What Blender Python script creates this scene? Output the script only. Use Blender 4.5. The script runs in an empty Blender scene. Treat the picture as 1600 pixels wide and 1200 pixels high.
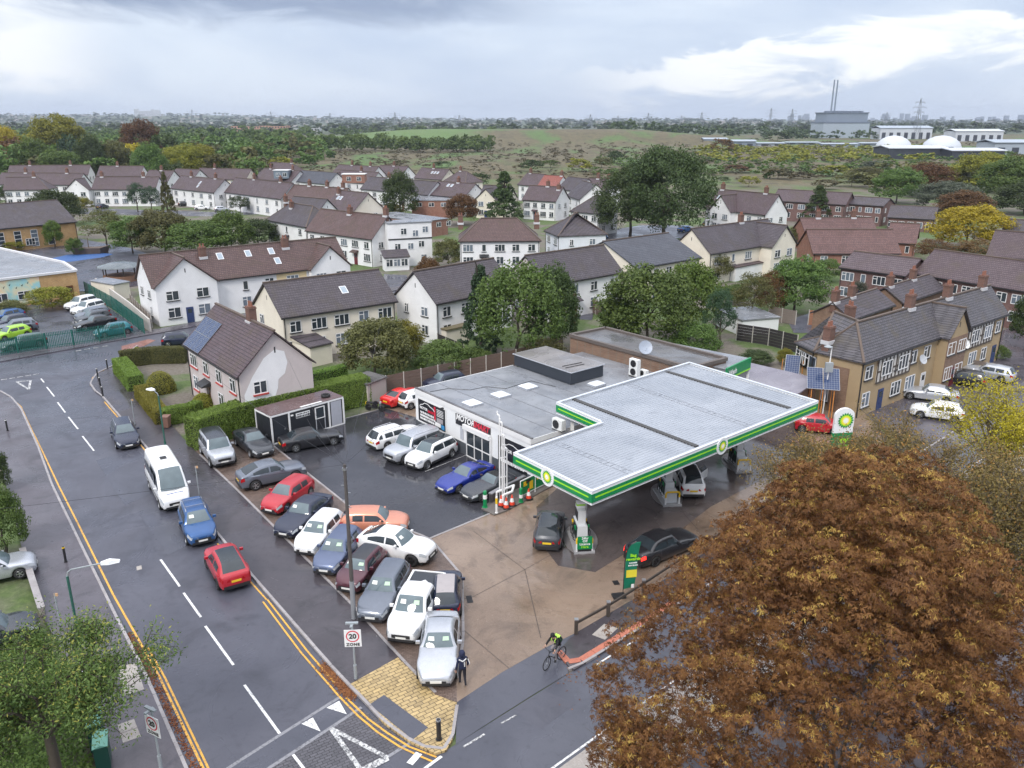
import bpy, bmesh, math, random
import numpy as np
from mathutils import Vector, Matrix
random.seed(7)
SC = bpy.context.scene
C = SC.collection
# ------------------------------------------------------------------ camera
F, HOR, CAMH = 1270.0, 188.0, 24.5            # focal length / horizon row for a 1600x1200 frame, flying height
TH = math.atan((600 - HOR) / F)
cam = bpy.data.objects.new('camera', bpy.data.cameras.new('camera'))
C.objects.link(cam); SC.camera = cam
cam.location = (0, 0, CAMH); cam.rotation_euler = (math.pi / 2 - TH, 0, 0)
cam.data.sensor_width = 36; cam.data.lens = 36 * F / 1600
cam.data.clip_start = 0.5; cam.data.clip_end = 40000
# ------------------------------------------------------------------ sky
SUN_EL, SUN_AZ = math.radians(42), math.radians(205)      # azimuth clockwise from +Y
world = bpy.data.worlds.new('World'); SC.world = world; world.use_nodes = True
def build_world():
    nt = world.node_tree; N = nt.nodes; Lk = nt.links; N.clear()
    def nd(t, **k):
        n = N.new(t)
        for a, b in k.items(): setattr(n, a, b)
        return n
    def mth(op, a, b=None, c=None, clamp=False):
        n = nd('ShaderNodeMath', operation=op, use_clamp=clamp)
        for i, v in enumerate((a, b, c)):
            if v is None: continue
            if isinstance(v, (int, float)): n.inputs[i].default_value = v
            else: Lk.new(v, n.inputs[i])
        return n.outputs[0]
    def mapr(v, a, b, c, d):
        n = nd('ShaderNodeMapRange', interpolation_type='SMOOTHSTEP')
        for i, q in zip((1, 2, 3, 4), (a, b, c, d)): n.inputs[i].default_value = q
        Lk.new(v, n.inputs[0]); return n.outputs[0]
    def mix(f, a, b):
        n = nd('ShaderNodeMix', data_type='RGBA')
        if isinstance(f, (int, float)): n.inputs[0].default_value = f
        else: Lk.new(f, n.inputs[0])
        for i, v in ((6, a), (7, b)):
            if isinstance(v, tuple): n.inputs[i].default_value = (*v, 1)
            else: Lk.new(v, n.inputs[i])
        return n.outputs[2]
    def noise(vec, sc, det, rough=0.55, dist=0.0):
        n = nd('ShaderNodeTexNoise'); n.inputs['Scale'].default_value = sc
        n.inputs['Detail'].default_value = det; n.inputs['Roughness'].default_value = rough
        n.inputs['Distortion'].default_value = dist
        Lk.new(vec, n.inputs['Vector']); return n.outputs[0]
    sky = nd('ShaderNodeTexSky', sky_type='NISHITA', sun_disc=False)
    sky.sun_elevation = SUN_EL; sky.sun_rotation = SUN_AZ; sky.air_density = 1.0; sky.dust_density = 2.0
    sc = nd('ShaderNodeVectorMath', operation='SCALE'); Lk.new(sky.outputs[0], sc.inputs[0]); sc.inputs[3].default_value = 0.12
    tc = nd('ShaderNodeTexCoord'); sep = nd('ShaderNodeSeparateXYZ'); Lk.new(tc.outputs['Generated'], sep.inputs[0])
    x, y, z = sep.outputs
    az = mth('ARCTAN2', x, y)                       # 0 ahead, + right (radians)
    el = mth('ARCSINE', z)
    comb = nd('ShaderNodeCombineXYZ'); Lk.new(az, comb.inputs[0]); Lk.new(mth('MULTIPLY', el, 3.2), comb.inputs[1])
    big = noise(comb.outputs[0], 2.6, 7, 0.55, 0.4)
    fine = noise(comb.outputs[0], 7.5, 8, 0.6, 0.6)
    # layered overcast: grey-blue sheet, darker belly, brighter breaks
    base = mix(mapr(big, 0.35, 0.68, 0, 1), (0.42, 0.49, 0.62), (0.56, 0.62, 0.71))
    # a dark shower cloud high to the left
    wob = mth('MULTIPLY_ADD', fine, 0.09, -0.045)
    elw = mth('ADD', el, wob)
    dark = mth('MULTIPLY', mapr(elw, 0.090, 0.122, 0, 1), mapr(az, -0.58, -0.44, 0, 1))
    dark = mth('MULTIPLY', dark, mapr(az, -0.12, 0.10, 1, 0))
    c1 = mix(mth('MULTIPLY', dark, 0.95), base, (0.22, 0.27, 0.39))
    # bright bank at the right and a brighter patch low at the left
    top = mth('MULTIPLY_ADD', az, 0.105, 0.052)
    d = mth('SUBTRACT', mth('ADD', top, mth('MULTIPLY_ADD', fine, 0.10, -0.05)), el)
    bank = mth('MULTIPLY', mapr(d, -0.002, 0.007, 0, 1), mapr(mth('ADD', d, wob), 0.022, 0.058, 1, 0))
    bank = mth('MULTIPLY', bank, mapr(az, 0.02, 0.22, 0, 1))
    c2 = mix(mth('MULTIPLY', bank, 0.92), c1, (0.78, 0.79, 0.80))
    lb = mth('MULTIPLY', mapr(az, -0.52, -0.40, 1, 0), mapr(elw, 0.02, 0.05, 0, 1))
    lb = mth('MULTIPLY', mth('MULTIPLY', lb, mapr(elw, 0.085, 0.12, 1, 0)), mapr(big, 0.30, 0.52, 0, 1))
    c3 = mix(mth('MULTIPLY', lb, 0.9), c2, (0.76, 0.77, 0.79))
    wisps = mth('MULTIPLY', mapr(fine, 0.48, 0.72, 0, 1), mapr(el, 0.0, 0.10, 0.20, 0.5))
    c4 = mix(mth('MULTIPLY', wisps, 0.45), c3, (0.62, 0.66, 0.73))
    hz = mapr(el, -0.02, 0.05, 1, 0)
    c5 = mix(mth('MULTIPLY', hz, 0.55), c4, (0.54, 0.60, 0.69))
    c6 = mix(mapr(el, 0.14, 1.2, 0, 0.9), c5, (1.58, 1.60, 1.70))      # overcast dome: zenith brighter than the horizon
    allc = mix(0.92, sc.outputs[0], c6)
    bg = nd('ShaderNodeBackground'); Lk.new(allc, bg.inputs[0]); bg.inputs[1].default_value = 1.0
    out = nd('ShaderNodeOutputWorld'); Lk.new(bg.outputs[0], out.inputs[0])
build_world()
sun_d = bpy.data.lights.new('sun', 'SUN'); sun_d.energy = 1.5; sun_d.angle = math.radians(14); sun_d.color = (1.0, 0.95, 0.88)
sun = bpy.data.objects.new('sun', sun_d); C.objects.link(sun)
_sd = Vector((math.sin(SUN_AZ) * math.cos(SUN_EL), math.cos(SUN_AZ) * math.cos(SUN_EL), math.sin(SUN_EL)))
sun.rotation_euler = _sd.to_track_quat('Z', 'Y').to_euler()
vs = SC.view_settings; vs.view_transform = 'Standard'; vs.look = 'None'; vs.exposure = 0.55; vs.gamma = 1.0; vs.use_curve_mapping = False
world.cycles.sampling_method = 'MANUAL'; world.cycles.sample_map_resolution = 256
SC.cycles.max_bounces = 4; SC.cycles.diffuse_bounces = 2; SC.cycles.glossy_bounces = 2; SC.cycles.transmission_bounces = 2
SC.cycles.transparent_max_bounces = 8; SC.cycles.volume_bounces = 0; SC.cycles.use_denoising = True
SC.cycles.use_adaptive_sampling = True; SC.cycles.adaptive_threshold = 0.02
SC.cycles.caustics_reflective = False; SC.cycles.caustics_refractive = False

# ------------------------------------------------------------------ helpers
_c, _s = math.cos(TH), math.sin(TH)
def px(x, y, z=0.0):
    """world point on the level z that the photograph shows at (x, y) of 1600x1200 (site survey from the photo)"""
    u = (x - 800) / F; v = (y - 600) / F
    t = (z - CAMH) / (-_s - v * _c)
    return Vector((u * t, (_c - v * _s) * t, z))
def P2(pts, z=0.0): return [px(a, b, z) for a, b in pts]
def link(o, parent=None):
    C.objects.link(o)
    if parent is not None: o.parent = parent
    return o
def tag(o, label=None, cat=None, group=None, kind=None):
    if label: o['label'] = label
    if cat: o['category'] = cat
    if group: o['group'] = group
    if kind: o['kind'] = kind
    return o
def thing(name, label, cat, loc=(0, 0, 0), rz=0.0, group=None):
    o = bpy.data.objects.new(name, None); o.empty_display_size = 0.3
    link(o); o.location = loc; o.rotation_euler = (0, 0, rz)
    return tag(o, label, cat, group)
def inst(name, mesh, parent=None, loc=(0, 0, 0), rot=(0, 0, 0), scale=(1, 1, 1), mat=None):
    o = bpy.data.objects.new(name, mesh); link(o, parent)
    o.location = loc; o.rotation_euler = rot; o.scale = scale
    if mat is not None:
        o.material_slots[0].link = 'OBJECT'; o.material_slots[0].material = mat
    return o
def copy_tree(o, parent=None):
    c = o.copy(); C.objects.link(c)
    if parent is not None: c.parent = parent
    for ch in o.children: copy_tree(ch, c)
    return c
class MB:
    def __init__(s): s.v = []; s.f = []; s.m = []; s.cur = 0
    def add(s, vs_, fs):
        b = len(s.v); s.v += [tuple(q) for q in vs_]; s.f += [tuple(i + b for i in f) for f in fs]; s.m += [s.cur] * len(fs); return s
    def box(s, x0, x1, y0, y1, z0, z1):
        return s.add([(x0, y0, z0), (x1, y0, z0), (x1, y1, z0), (x0, y1, z0), (x0, y0, z1), (x1, y0, z1), (x1, y1, z1), (x0, y1, z1)],
                     [(0, 3, 2, 1), (4, 5, 6, 7), (0, 1, 5, 4), (1, 2, 6, 5), (2, 3, 7, 6), (3, 0, 4, 7)])
    def cbox(s, cx, cy, cz, sx, sy, sz): return s.box(cx - sx / 2, cx + sx / 2, cy - sy / 2, cy + sy / 2, cz - sz / 2, cz + sz / 2)
    def prism(s, poly, z0, z1, bottom=False):
        n = len(poly); area = sum(poly[i][0] * poly[(i + 1) % n][1] - poly[(i + 1) % n][0] * poly[i][1] for i in range(n))
        if area < 0: poly = list(poly)[::-1]
        v = [(p[0], p[1], z0) for p in poly] + [(p[0], p[1], z1) for p in poly]
        f = [tuple(range(n, 2 * n))] + [(i, (i + 1) % n, n + (i + 1) % n, n + i) for i in range(n)]
        if bottom: f.append(tuple(range(n - 1, -1, -1)))
        return s.add(v, f)
    def sheet(s, poly, z=None):
        n = len(poly); area = sum(poly[i][0] * poly[(i + 1) % n][1] - poly[(i + 1) % n][0] * poly[i][1] for i in range(n))
        if area < 0: poly = list(poly)[::-1]
        return s.add([(p[0], p[1], p[2] if z is None else z) for p in poly], [tuple(range(n))])
    def tube(s, p, q, r, n=8, r2=None, cap=True):
        p = Vector(p); q = Vector(q); d = (q - p); r2 = r if r2 is None else r2
        if d.length < 1e-6: return s
        d.normalize(); a = d.orthogonal().normalized(); b = d.cross(a)
        v = []
        for c0, rr in ((p, r), (q, r2)):
            for i in range(n):
                t = 2 * math.pi * i / n; v.append(c0 + a * math.cos(t) * rr + b * math.sin(t) * rr)
        f = [(i, (i + 1) % n, n + (i + 1) % n, n + i) for i in range(n)]
        if cap: f += [tuple(range(n - 1, -1, -1)), tuple(range(n, 2 * n))]
        return s.add(v, f)
    def path(s, pts, r, n=6):
        for a, b in zip(pts[:-1], pts[1:]): s.tube(a, b, r, n)
        return s
    def lathe(s, prof, n=16, c=(0, 0, 0)):
        v = []; f = []
        for r, z in prof:
            for i in range(n):
                t = 2 * math.pi * i / n; v.append((c[0] + r * math.cos(t), c[1] + r * math.sin(t), c[2] + z))
        for k in range(len(prof) - 1):
            for i in range(n): f.append((k * n + i, k * n + (i + 1) % n, (k + 1) * n + (i + 1) % n, (k + 1) * n + i))
        f.append(tuple(range(n - 1, -1, -1))); f.append(tuple((len(prof) - 1) * n + i for i in range(n)))
        return s.add(v, f)
    def quad(s, a, b, c, d): return s.add([a, b, c, d], [(0, 1, 2, 3)])
    def bar(s, p, q, w, h, up=(0, 0, 1)):
        """rectangular bar from p to q, w across, h along up"""
        p = Vector(p); q = Vector(q); d = (q - p).normalized(); u = Vector(up); sd = d.cross(u)
        if sd.length < 1e-4: sd = d.orthogonal()
        sd.normalize(); u = sd.cross(d)
        v = []
        for c0 in (p, q):
            for a, b in ((-1, -1), (1, -1), (1, 1), (-1, 1)): v.append(c0 + sd * a * w / 2 + u * b * h / 2)
        return s.add(v, [(0, 1, 2, 3), (7, 6, 5, 4), (0, 4, 5, 1), (1, 5, 6, 2), (2, 6, 7, 3), (3, 7, 4, 0)])
    def mesh(s, name, mat=None, smooth=False, mats=None, angle=None):
        me = bpy.data.meshes.new(name); me.from_pydata(s.v, [], s.f)
        for m in (mats or ([mat] if mat else [])): me.materials.append(m)
        if mats: me.polygons.foreach_set('material_index', s.m)
        if smooth: me.polygons.foreach_set('use_smooth', [True] * len(s.f))
        me.update()
        if angle: me.set_sharp_from_angle(angle=math.radians(angle))
        return me
    def build(s, name, mat=None, parent=None, smooth=False, mats=None, angle=None, loc=None):
        o = bpy.data.objects.new(name, s.mesh(name, mat, smooth, mats, angle)); link(o, parent)
        if loc is not None: o.location = loc
        return o
def text_mesh(body, size, depth=0.0, align='CENTER', spacing=1.0, shear=0.0, bold=0.0, sx=1.0):
    cu = bpy.data.curves.new('lettering', 'FONT'); cu.body = body; cu.size = size; cu.extrude = depth; cu.align_x = align; cu.align_y = 'CENTER'
    cu.space_character = spacing; cu.shear = shear; cu.offset = bold; cu.resolution_u = 3
    o = bpy.data.objects.new('lettering', cu); C.objects.link(o)
    dg = bpy.context.evaluated_depsgraph_get(); dg.update()
    me = bpy.data.meshes.new_from_object(o.evaluated_get(dg)); bpy.data.objects.remove(o); bpy.data.curves.remove(cu)
    if sx != 1.0:
        for v in me.vertices: v.co.x *= sx
    return me
def letters(body, size, mat, parent, origin, right, up, bold=0.0, align='CENTER', shear=0.0, spacing=1.0, sx=1.0, name='lettering'):
    me = text_mesh(body, size, 0.004, align, spacing, shear, bold, sx); me.materials.clear(); me.materials.append(mat)
    r = Vector(right).normalized(); u = Vector(up).normalized(); n = r.cross(u)
    M = Matrix((r, u, n)).transposed().to_4x4(); M.translation = Vector(origin)
    me.transform(M); o = bpy.data.objects.new(name, me); o['kind'] = 'stuff'; return link(o, parent)

def print_line(par, origin, right, up, width, h, mat, n=9):
    """a line of print too small to read in the photograph: uneven short strokes"""
    o = Vector(origin); r = Vector(right).normalized(); u = Vector(up).normalized(); k = r.cross(u) * .004; m = MB(); x = -width / 2
    while x < width / 2:
        w = width / n * random.uniform(.45, .85); a = o + r * x - u * h * .5 + k; m.quad(a, a + r * w, a + r * w + u * h * random.uniform(.75, 1.0), a + u * h * random.uniform(.75, 1.0)); x += w + width / n * random.uniform(.12, .35)
    t = m.build('printed_line', mat, par); t['kind'] = 'stuff'; return t
# ------------------------------------------------------------------ materials
MAT = {}
class NT:
    def __init__(s, name):
        s.mat = bpy.data.materials.new(name); s.mat.use_nodes = True; s.nt = s.mat.node_tree; s.N = s.nt.nodes; s.L = s.nt.links
        s.b = s.N['Principled BSDF']; s.tc = None
    def co(s, kind='Object', scale=None):
        if s.tc is None: s.tc = s.N.new('ShaderNodeTexCoord')
        o = s.tc.outputs[kind]
        if scale:
            m = s.N.new('ShaderNodeMapping'); m.inputs['Scale'].default_value = scale; s.L.new(o, m.inputs[0]); o = m.outputs[0]
        return o
    def pos(s, scale=None, rz=0.0):
        g = s.N.new('ShaderNodeNewGeometry'); o = g.outputs['Position']
        if scale or rz:
            m = s.N.new('ShaderNodeMapping'); m.inputs['Scale'].default_value = scale or (1, 1, 1); m.inputs['Rotation'].default_value = (0, 0, rz)
            s.L.new(o, m.inputs[0]); o = m.outputs[0]
        return o
    def noise(s, vec, sc, det=4, rough=0.55, dist=0.0):
        n = s.N.new('ShaderNodeTexNoise'); n.inputs['Scale'].default_value = sc; n.inputs['Detail'].default_value = det
        n.inputs['Roughness'].default_value = rough; n.inputs['Distortion'].default_value = dist; s.L.new(vec, n.inputs['Vector']); return n.outputs[0]
    def mapr(s, v, a, b, c=0.0, d=1.0):
        n = s.N.new('ShaderNodeMapRange')
        for i, q in zip((1, 2, 3, 4), (a, b, c, d)): n.inputs[i].default_value = q
        s.L.new(v, n.inputs[0]); return n.outputs[0]
    def mix(s, f, a, b, blend='MIX'):
        n = s.N.new('ShaderNodeMix'); n.data_type = 'RGBA'; n.blend_type = blend
        if isinstance(f, (int, float)): n.inputs[0].default_value = f
        else: s.L.new(f, n.inputs[0])
        for i, v in ((6, a), (7, b)):
            if isinstance(v, tuple): n.inputs[i].default_value = (*v[:3], 1)
            else: s.L.new(v, n.inputs[i])
        return n.outputs[2]
    def math(s, op, a, b=None, clamp=False):
        n = s.N.new('ShaderNodeMath'); n.operation = op; n.use_clamp = clamp
        for i, v in enumerate((a, b)):
            if v is None: continue
            if isinstance(v, (int, float)): n.inputs[i].default_value = v
            else: s.L.new(v, n.inputs[i])
        return n.outputs[0]
    def set(s, inp, v):
        if isinstance(v, (int, float)): s.b.inputs[inp].default_value = v
        elif isinstance(v, tuple): s.b.inputs[inp].default_value = (*v[:3], 1)
        else: s.L.new(v, s.b.inputs[inp])
        return s
    def bump(s, h, strength=0.3, dist=0.02):
        n = s.N.new('ShaderNodeBump'); n.inputs['Strength'].default_value = strength; n.inputs['Distance'].default_value = dist
        s.L.new(h, n.inputs['Height']); s.L.new(n.outputs[0], s.b.inputs['Normal']); return s
def plain(name, col, rough=0.5, metal=0.0, var=0.12, scale=3.0, coat=0.0, spec=None):
    if name in MAT: return MAT[name]
    n = NT(name); v = n.noise(n.co('Object'), scale, 4)
    lo = tuple(c * (1 - var) for c in col); hi = tuple(min(1, c * (1 + var)) for c in col)
    n.set('Base Color', n.mix(v, lo, hi)).set('Roughness', n.mapr(v, 0.3, 0.7, max(0.02, rough - 0.08), min(1, rough + 0.08))).set('Metallic', metal)
    if coat: n.set('Coat Weight', coat); n.set('Coat Roughness', 0.04)
    if spec is not None: n.set('Specular IOR Level', spec)
    MAT[name] = n.mat; return n.mat
def glow(name, col, st):
    if name in MAT: return MAT[name]
    n = NT(name); n.set('Base Color', col).set('Emission Color', col).set('Emission Strength', st); MAT[name] = n.mat; return n.mat
def wetground(name, col, col2, scale=0.35, rlo=0.12, rhi=0.5, grain=30.0, stain=None, rot=0.0, joints=None, puddle=(0.42, 0.62)):
    n = NT(name); p = n.pos()
    a = n.noise(p, scale, 6, 0.6, 0.6); b = n.noise(p, grain, 3); w = n.noise(p, scale * 0.6, 5, 0.6, 1.2)
    c = n.mix(n.mapr(a, 0.35, 0.68), col, col2)
    c = n.mix(n.mapr(b, 0.35, 0.75, 0, 0.35), c, tuple(k * 1.6 for k in col2))
    fs = n.noise(p, 2.3, 6, 0.7, 0.8); c = n.mix(n.mapr(fs, 0.54, 0.70, 0, 0.45), c, tuple(k * 0.62 for k in col)); c = n.mix(n.mapr(n.noise(p, 5.0, 5, 0.7), 0.62, 0.72, 0, 0.35), c, tuple(min(1, k * 1.5) for k in col2))
    if stain is not None:
        st = n.noise(p, scale * 1.7, 7, 0.65, 1.0); c = n.mix(n.mapr(st, 0.52, 0.68, 0, 0.75), c, stain)
    if joints:
        br = n.N.new('ShaderNodeTexBrick'); n.L.new(n.pos(None, rot), br.inputs['Vector'])
        br.inputs['Scale'].default_value = 1.0; br.inputs['Brick Width'].default_value = joints[0]; br.inputs['Row Height'].default_value = joints[1]
        br.inputs['Mortar Size'].default_value = joints[2]; br.offset = joints[3] if len(joints) > 3 else 0.5
        br.inputs['Color1'].default_value = (1, 1, 1, 1); br.inputs['Color2'].default_value = (0.72, 0.72, 0.72, 1); br.inputs['Mortar'].default_value = (0.25, 0.25, 0.25, 1)
        c = n.mix(1.0, c, br.outputs[0], 'MULTIPLY'); n.bump(n.math('SUBTRACT', 1.0, br.outputs['Fac']), 0.5, 0.01)
    else: n.bump(b, 0.12, 0.01)
    n.set('Base Color', c).set('Roughness', n.mapr(w, puddle[0], puddle[1], rhi, rlo)); MAT[name] = n.mat; return n.mat
# ------------------------------------------------------------------ surface materials
ASPH = wetground('wet_asphalt', (0.056, 0.058, 0.076), (0.082, 0.083, 0.104), 0.22, 0.16, 0.48, 40, stain=(0.040, 0.041, 0.054))
ASPH2 = wetground('wet_new_asphalt', (0.055, 0.058, 0.076), (0.080, 0.083, 0.105), 0.3, 0.10, 0.42, 40)
YARD = wetground('wet_yard_tarmac', (0.026, 0.026, 0.032), (0.050, 0.050, 0.058), 0.16, 0.05, 0.34, 40, puddle=(0.40, 0.58))
PAVE = wetground('wet_footway', (0.068, 0.062, 0.073), (0.102, 0.092, 0.107), 0.28, 0.10, 0.45, 35, stain=(0.045, 0.042, 0.048))
PAVER = wetground('wet_dark_footway', (0.044, 0.039, 0.045), (0.072, 0.064, 0.072), 0.25, 0.08, 0.42, 35, stain=(0.035, 0.033, 0.037))
CONC = wetground('wet_concrete', (0.15, 0.105, 0.075), (0.26, 0.195, 0.148), 0.16, 0.05, 0.45, 25, stain=(0.065, 0.047, 0.036), puddle=(0.40, 0.56))
BRICKP = wetground('brick_paving', (0.15, 0.105, 0.085), (0.21, 0.155, 0.13), 0.35, 0.18, 0.5, 25, stain=(0.09, 0.065, 0.055), rot=math.radians(-10), joints=(0.21, 0.105, 0.008))
YELP = wetground('yellow_block_paving', (0.42, 0.30, 0.13), (0.54, 0.40, 0.20), 0.7, 0.25, 0.55, 18, stain=(0.25, 0.18, 0.09), rot=math.radians(-36), joints=(0.42, 0.21, 0.018))
TABLEP = wetground('dark_block_paving', (0.080, 0.078, 0.090), (0.11, 0.105, 0.12), 0.4, 0.2, 0.5, 18, rot=math.radians(-33), joints=(0.30, 0.15, 0.014))
REDT = wetground('red_surfacing', (0.20, 0.085, 0.065), (0.28, 0.13, 0.10), 0.4, 0.2, 0.5, 25)
KERBM = wetground('granite_kerb', (0.24, 0.22, 0.22), (0.34, 0.32, 0.32), 0.8, 0.25, 0.6, 30)
REDK = wetground('red_brick_edging', (0.34, 0.10, 0.06), (0.46, 0.17, 0.11), 0.9, 0.3, 0.6, 12)
SLABM = wetground('old_stone_slab', (0.26, 0.23, 0.21), (0.36, 0.33, 0.30), 0.9, 0.2, 0.55, 20)
def paint(name, col, wear):
    n = NT(name); p = n.pos(); a = n.noise(p, 9, 5, 0.7); b = n.noise(p, 1.2, 3)
    f = n.mapr(n.math('ADD', a, n.math('MULTIPLY', b, 0.25)), 0.62 - wear, 0.82 - wear, 0, 1)
    n.set('Base Color', n.mix(f, col, (0.09, 0.09, 0.10))).set('Roughness', 0.4); MAT[name] = n.mat; return n.mat
WHITEP = paint('white_road_paint', (0.75, 0.75, 0.74), -0.02)
WORNP = paint('worn_white_paint', (0.66, 0.66, 0.65), 0.10)
YELLOWP = paint('yellow_road_paint', (0.72, 0.38, 0.05), -0.02)
GREYP = paint('grey_granite_strip', (0.24, 0.24, 0.26), 0.0)

# ------------------------------------------------------------------ terrain
def smooth(a, b, t):
    t = max(0.0, min(1.0, (t - a) / (b - a))); return t * t * (3 - 2 * t)
def ground_h(X, Y):
    h = -0.02
    # capped landfill mound
    r = math.hypot((X - 40) / 330.0, (Y - 1080) / 300.0)
    h += 14.5 * (1 - smooth(0.25, 1.0, r)) * (0.92 + 0.08 * math.sin(X / 37.0) * math.cos(Y / 51.0))
    r2 = math.hypot((X - 190) / 130.0, (Y - 930) / 90.0); h += 6.0 * (1 - smooth(0.1, 1.0, r2))
    r3 = math.hypot((X + 150) / 190.0, (Y - 1000) / 120.0); h += 5.0 * (1 - smooth(0.0, 1.0, r3))
    if Y > 350: h += 0.6 * math.sin(X / 43.0 + 1.3 * math.sin(Y / 60.0)) * smooth(350, 500, Y)
    a = X / max(Y, 1.0)
    if Y > 2500:
        top = 30 + 38 * smooth(-0.05, -0.42, a) - 12 * smooth(0.1, 0.5, a)
        h += top * smooth(2800, 6800, Y) * (0.88 + 0.12 * math.sin(X / 420.0) * math.sin(X / 173.0 + 2))
    return h
def terrain():
    ys = [-60, 0, 40, 80, 140, 200, 260, 320] + [340 + 20 * i for i in range(56)] + [1500 + 150 * i for i in range(8)] + [2800 + 400 * i for i in range(14)]
    us = [-1.6 + 0.04 * i for i in range(81)]
    v = []; f = []
    for Y in ys:
        w = max(Y, 160)
        for u in us: X = u * w; v.append((X, Y, ground_h(X, Y)))
    n = len(us)
    for j in range(len(ys) - 1):
        for i in range(n - 1): f.append((j * n + i, j * n + i + 1, (j + 1) * n + i + 1, (j + 1) * n + i))
    n_ = NT('heath_and_gardens'); p = n_.pos()
    a = n_.noise(n_.pos((1, 0.35, 1)), 0.018, 6, 0.6, 0.8); b = n_.noise(n_.pos((1, 0.4, 1)), 0.07, 7, 0.65, 0.6); c = n_.noise(p, 0.9, 5, 0.7)
    brown = n_.mix(n_.mapr(b, 0.35, 0.65), (0.085, 0.070, 0.038), (0.145, 0.120, 0.062))
    green = n_.mix(n_.mapr(c, 0.3, 0.7), (0.052, 0.095, 0.024), (0.11, 0.185, 0.045))
    col = n_.mix(n_.mapr(a, 0.50, 0.60), brown, green)
    col = n_.mix(n_.mapr(b, 0.57, 0.68), col, (0.060, 0.050, 0.036)); d = n_.noise(n_.pos((1, 0.3, 1)), 0.22, 6, 0.7, 0.5); col = n_.mix(n_.mapr(d, 0.50, 0.66, 0, 0.8), col, (0.055, 0.058, 0.026))
    # near the houses: lawns and bare gardens
    sep = n_.N.new('ShaderNodeSeparateXYZ'); n_.L.new(p, sep.inputs[0])
    g2 = n_.noise(p, 0.09, 4, 0.6); c2 = n_.noise(p, 3.0, 6, 0.7)
    lawn = n_.mix(n_.mapr(c2, 0.3, 0.7), (0.050, 0.085, 0.022), (0.105, 0.150, 0.045))
    earth = n_.mix(n_.mapr(c2, 0.3, 0.7), (0.10, 0.085, 0.065), (0.19, 0.17, 0.145))
    near = n_.mix(n_.mapr(g2, 0.46, 0.56), lawn, earth)
    col = n_.mix(n_.mapr(sep.outputs[1], 285, 345), near, col)
    # pasture on the flank of the mound
    fld = n_.math('MULTIPLY', n_.mapr(sep.outputs[0], -20, -70), n_.mapr(sep.outputs[1], 800, 880))
    fld = n_.math('MULTIPLY', fld, n_.mapr(sep.outputs[1], 1350, 1250))
    col = n_.mix(n_.math('MULTIPLY', fld, 0.85), col, n_.mix(b, (0.085, 0.145, 0.040), (0.12, 0.19, 0.06)))
    # far town country: dark woods and fields
    far = n_.mix(n_.mapr(n_.noise(p, 0.006, 8, 0.7), 0.40, 0.58), (0.035, 0.050, 0.028), (0.10, 0.12, 0.06))
    col = n_.mix(n_.mapr(sep.outputs[1], 1400, 1700), col, far)
    n_.set('Base Color', col).set('Roughness', 0.95); n_.bump(c, 0.6, 0.15)
    me = bpy.data.meshes.new('ground'); me.from_pydata(v, [], f); me.materials.append(n_.mat); me.polygons.foreach_set('use_smooth', [True] * len(f))
    o = link(bpy.data.objects.new('ground', me)); tag(o, kind='structure'); return o
GROUND = terrain()

def struct(name, poly, mat, z, thick=None, zb=-0.3):
    m = MB()
    if thick: m.prism(poly, zb, z)
    else: m.sheet(poly, z)
    return tag(m.build(name, mat), kind='structure')
def ext(p, q, t):
    p = Vector(p); q = Vector(q); return q + (q - p).normalized() * t

# main road running away to the left
LK = [(33, 640), (60, 700), (82, 760), (140, 880), (185, 972), (225, 1050), (290, 1200)]
RK = [(160, 620), (242, 715), (350, 847), (395, 902), (515, 1040), (545, 1072), (570, 1097), (600, 1130), (642, 1160), (680, 1177)]
lkw = P2(LK, 0); rkw = P2(RK, 0)
farL, farR = P2([(-40, 566)], 0)[0], P2([(215, 527)], 0)[0]
roadA = [px(-30, 600), *lkw, ext(lkw[-2], lkw[-1], 14), px(760, 1300), px(690, 1175), *rkw[::-1], px(205, 540), px(120, 548), px(-30, 574)]
ROAD = struct('main_road', roadA, ASPH, 0.020)
# side street in front of the school
sA, sB = px(-20, 570), px(190, 532); sdir = (sB - sA).normalized(); snor = Vector((sdir.y, -sdir.x, 0))
road_side = [sA - sdir * 60, sB + sdir * 75, sB + sdir * 75 + snor * 6.5, sA - sdir * 60 + snor * 6.5]
struct('side_street', road_side, ASPH, 0.016)
# lower road, along the filling station
kA, kB = px(710, 1165), px(1010, 977); kdir = (kB - kA).normalized(); knor = Vector((kdir.y, -kdir.x, 0))
fA = px(900, 1185); lw = (fA - kA).dot(knor)
low = [kA - kdir * 40, kB + kdir * 120, kB + kdir * 120 + knor * lw, kA - kdir * 40 + knor * lw]
LOWROAD = struct('lower_road', low, ASPH2, 0.024)
struct('far_footway', [kA - kdir * 2 + knor * lw, kB + kdir * 120 + knor * lw, kB + kdir * 120 + knor * (lw + 3), kA - kdir * 2 + knor * (lw + 3)], SLABM, 0.13, True)
struct('green_verge', [kA - kdir * 2 + knor * (lw + 3), kB + kdir * 120 + knor * (lw + 3), kB + kdir * 120 + knor * (lw + 30), kA - kdir * 2 + knor * (lw + 30)], PAVE, 0.10, True)

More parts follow.
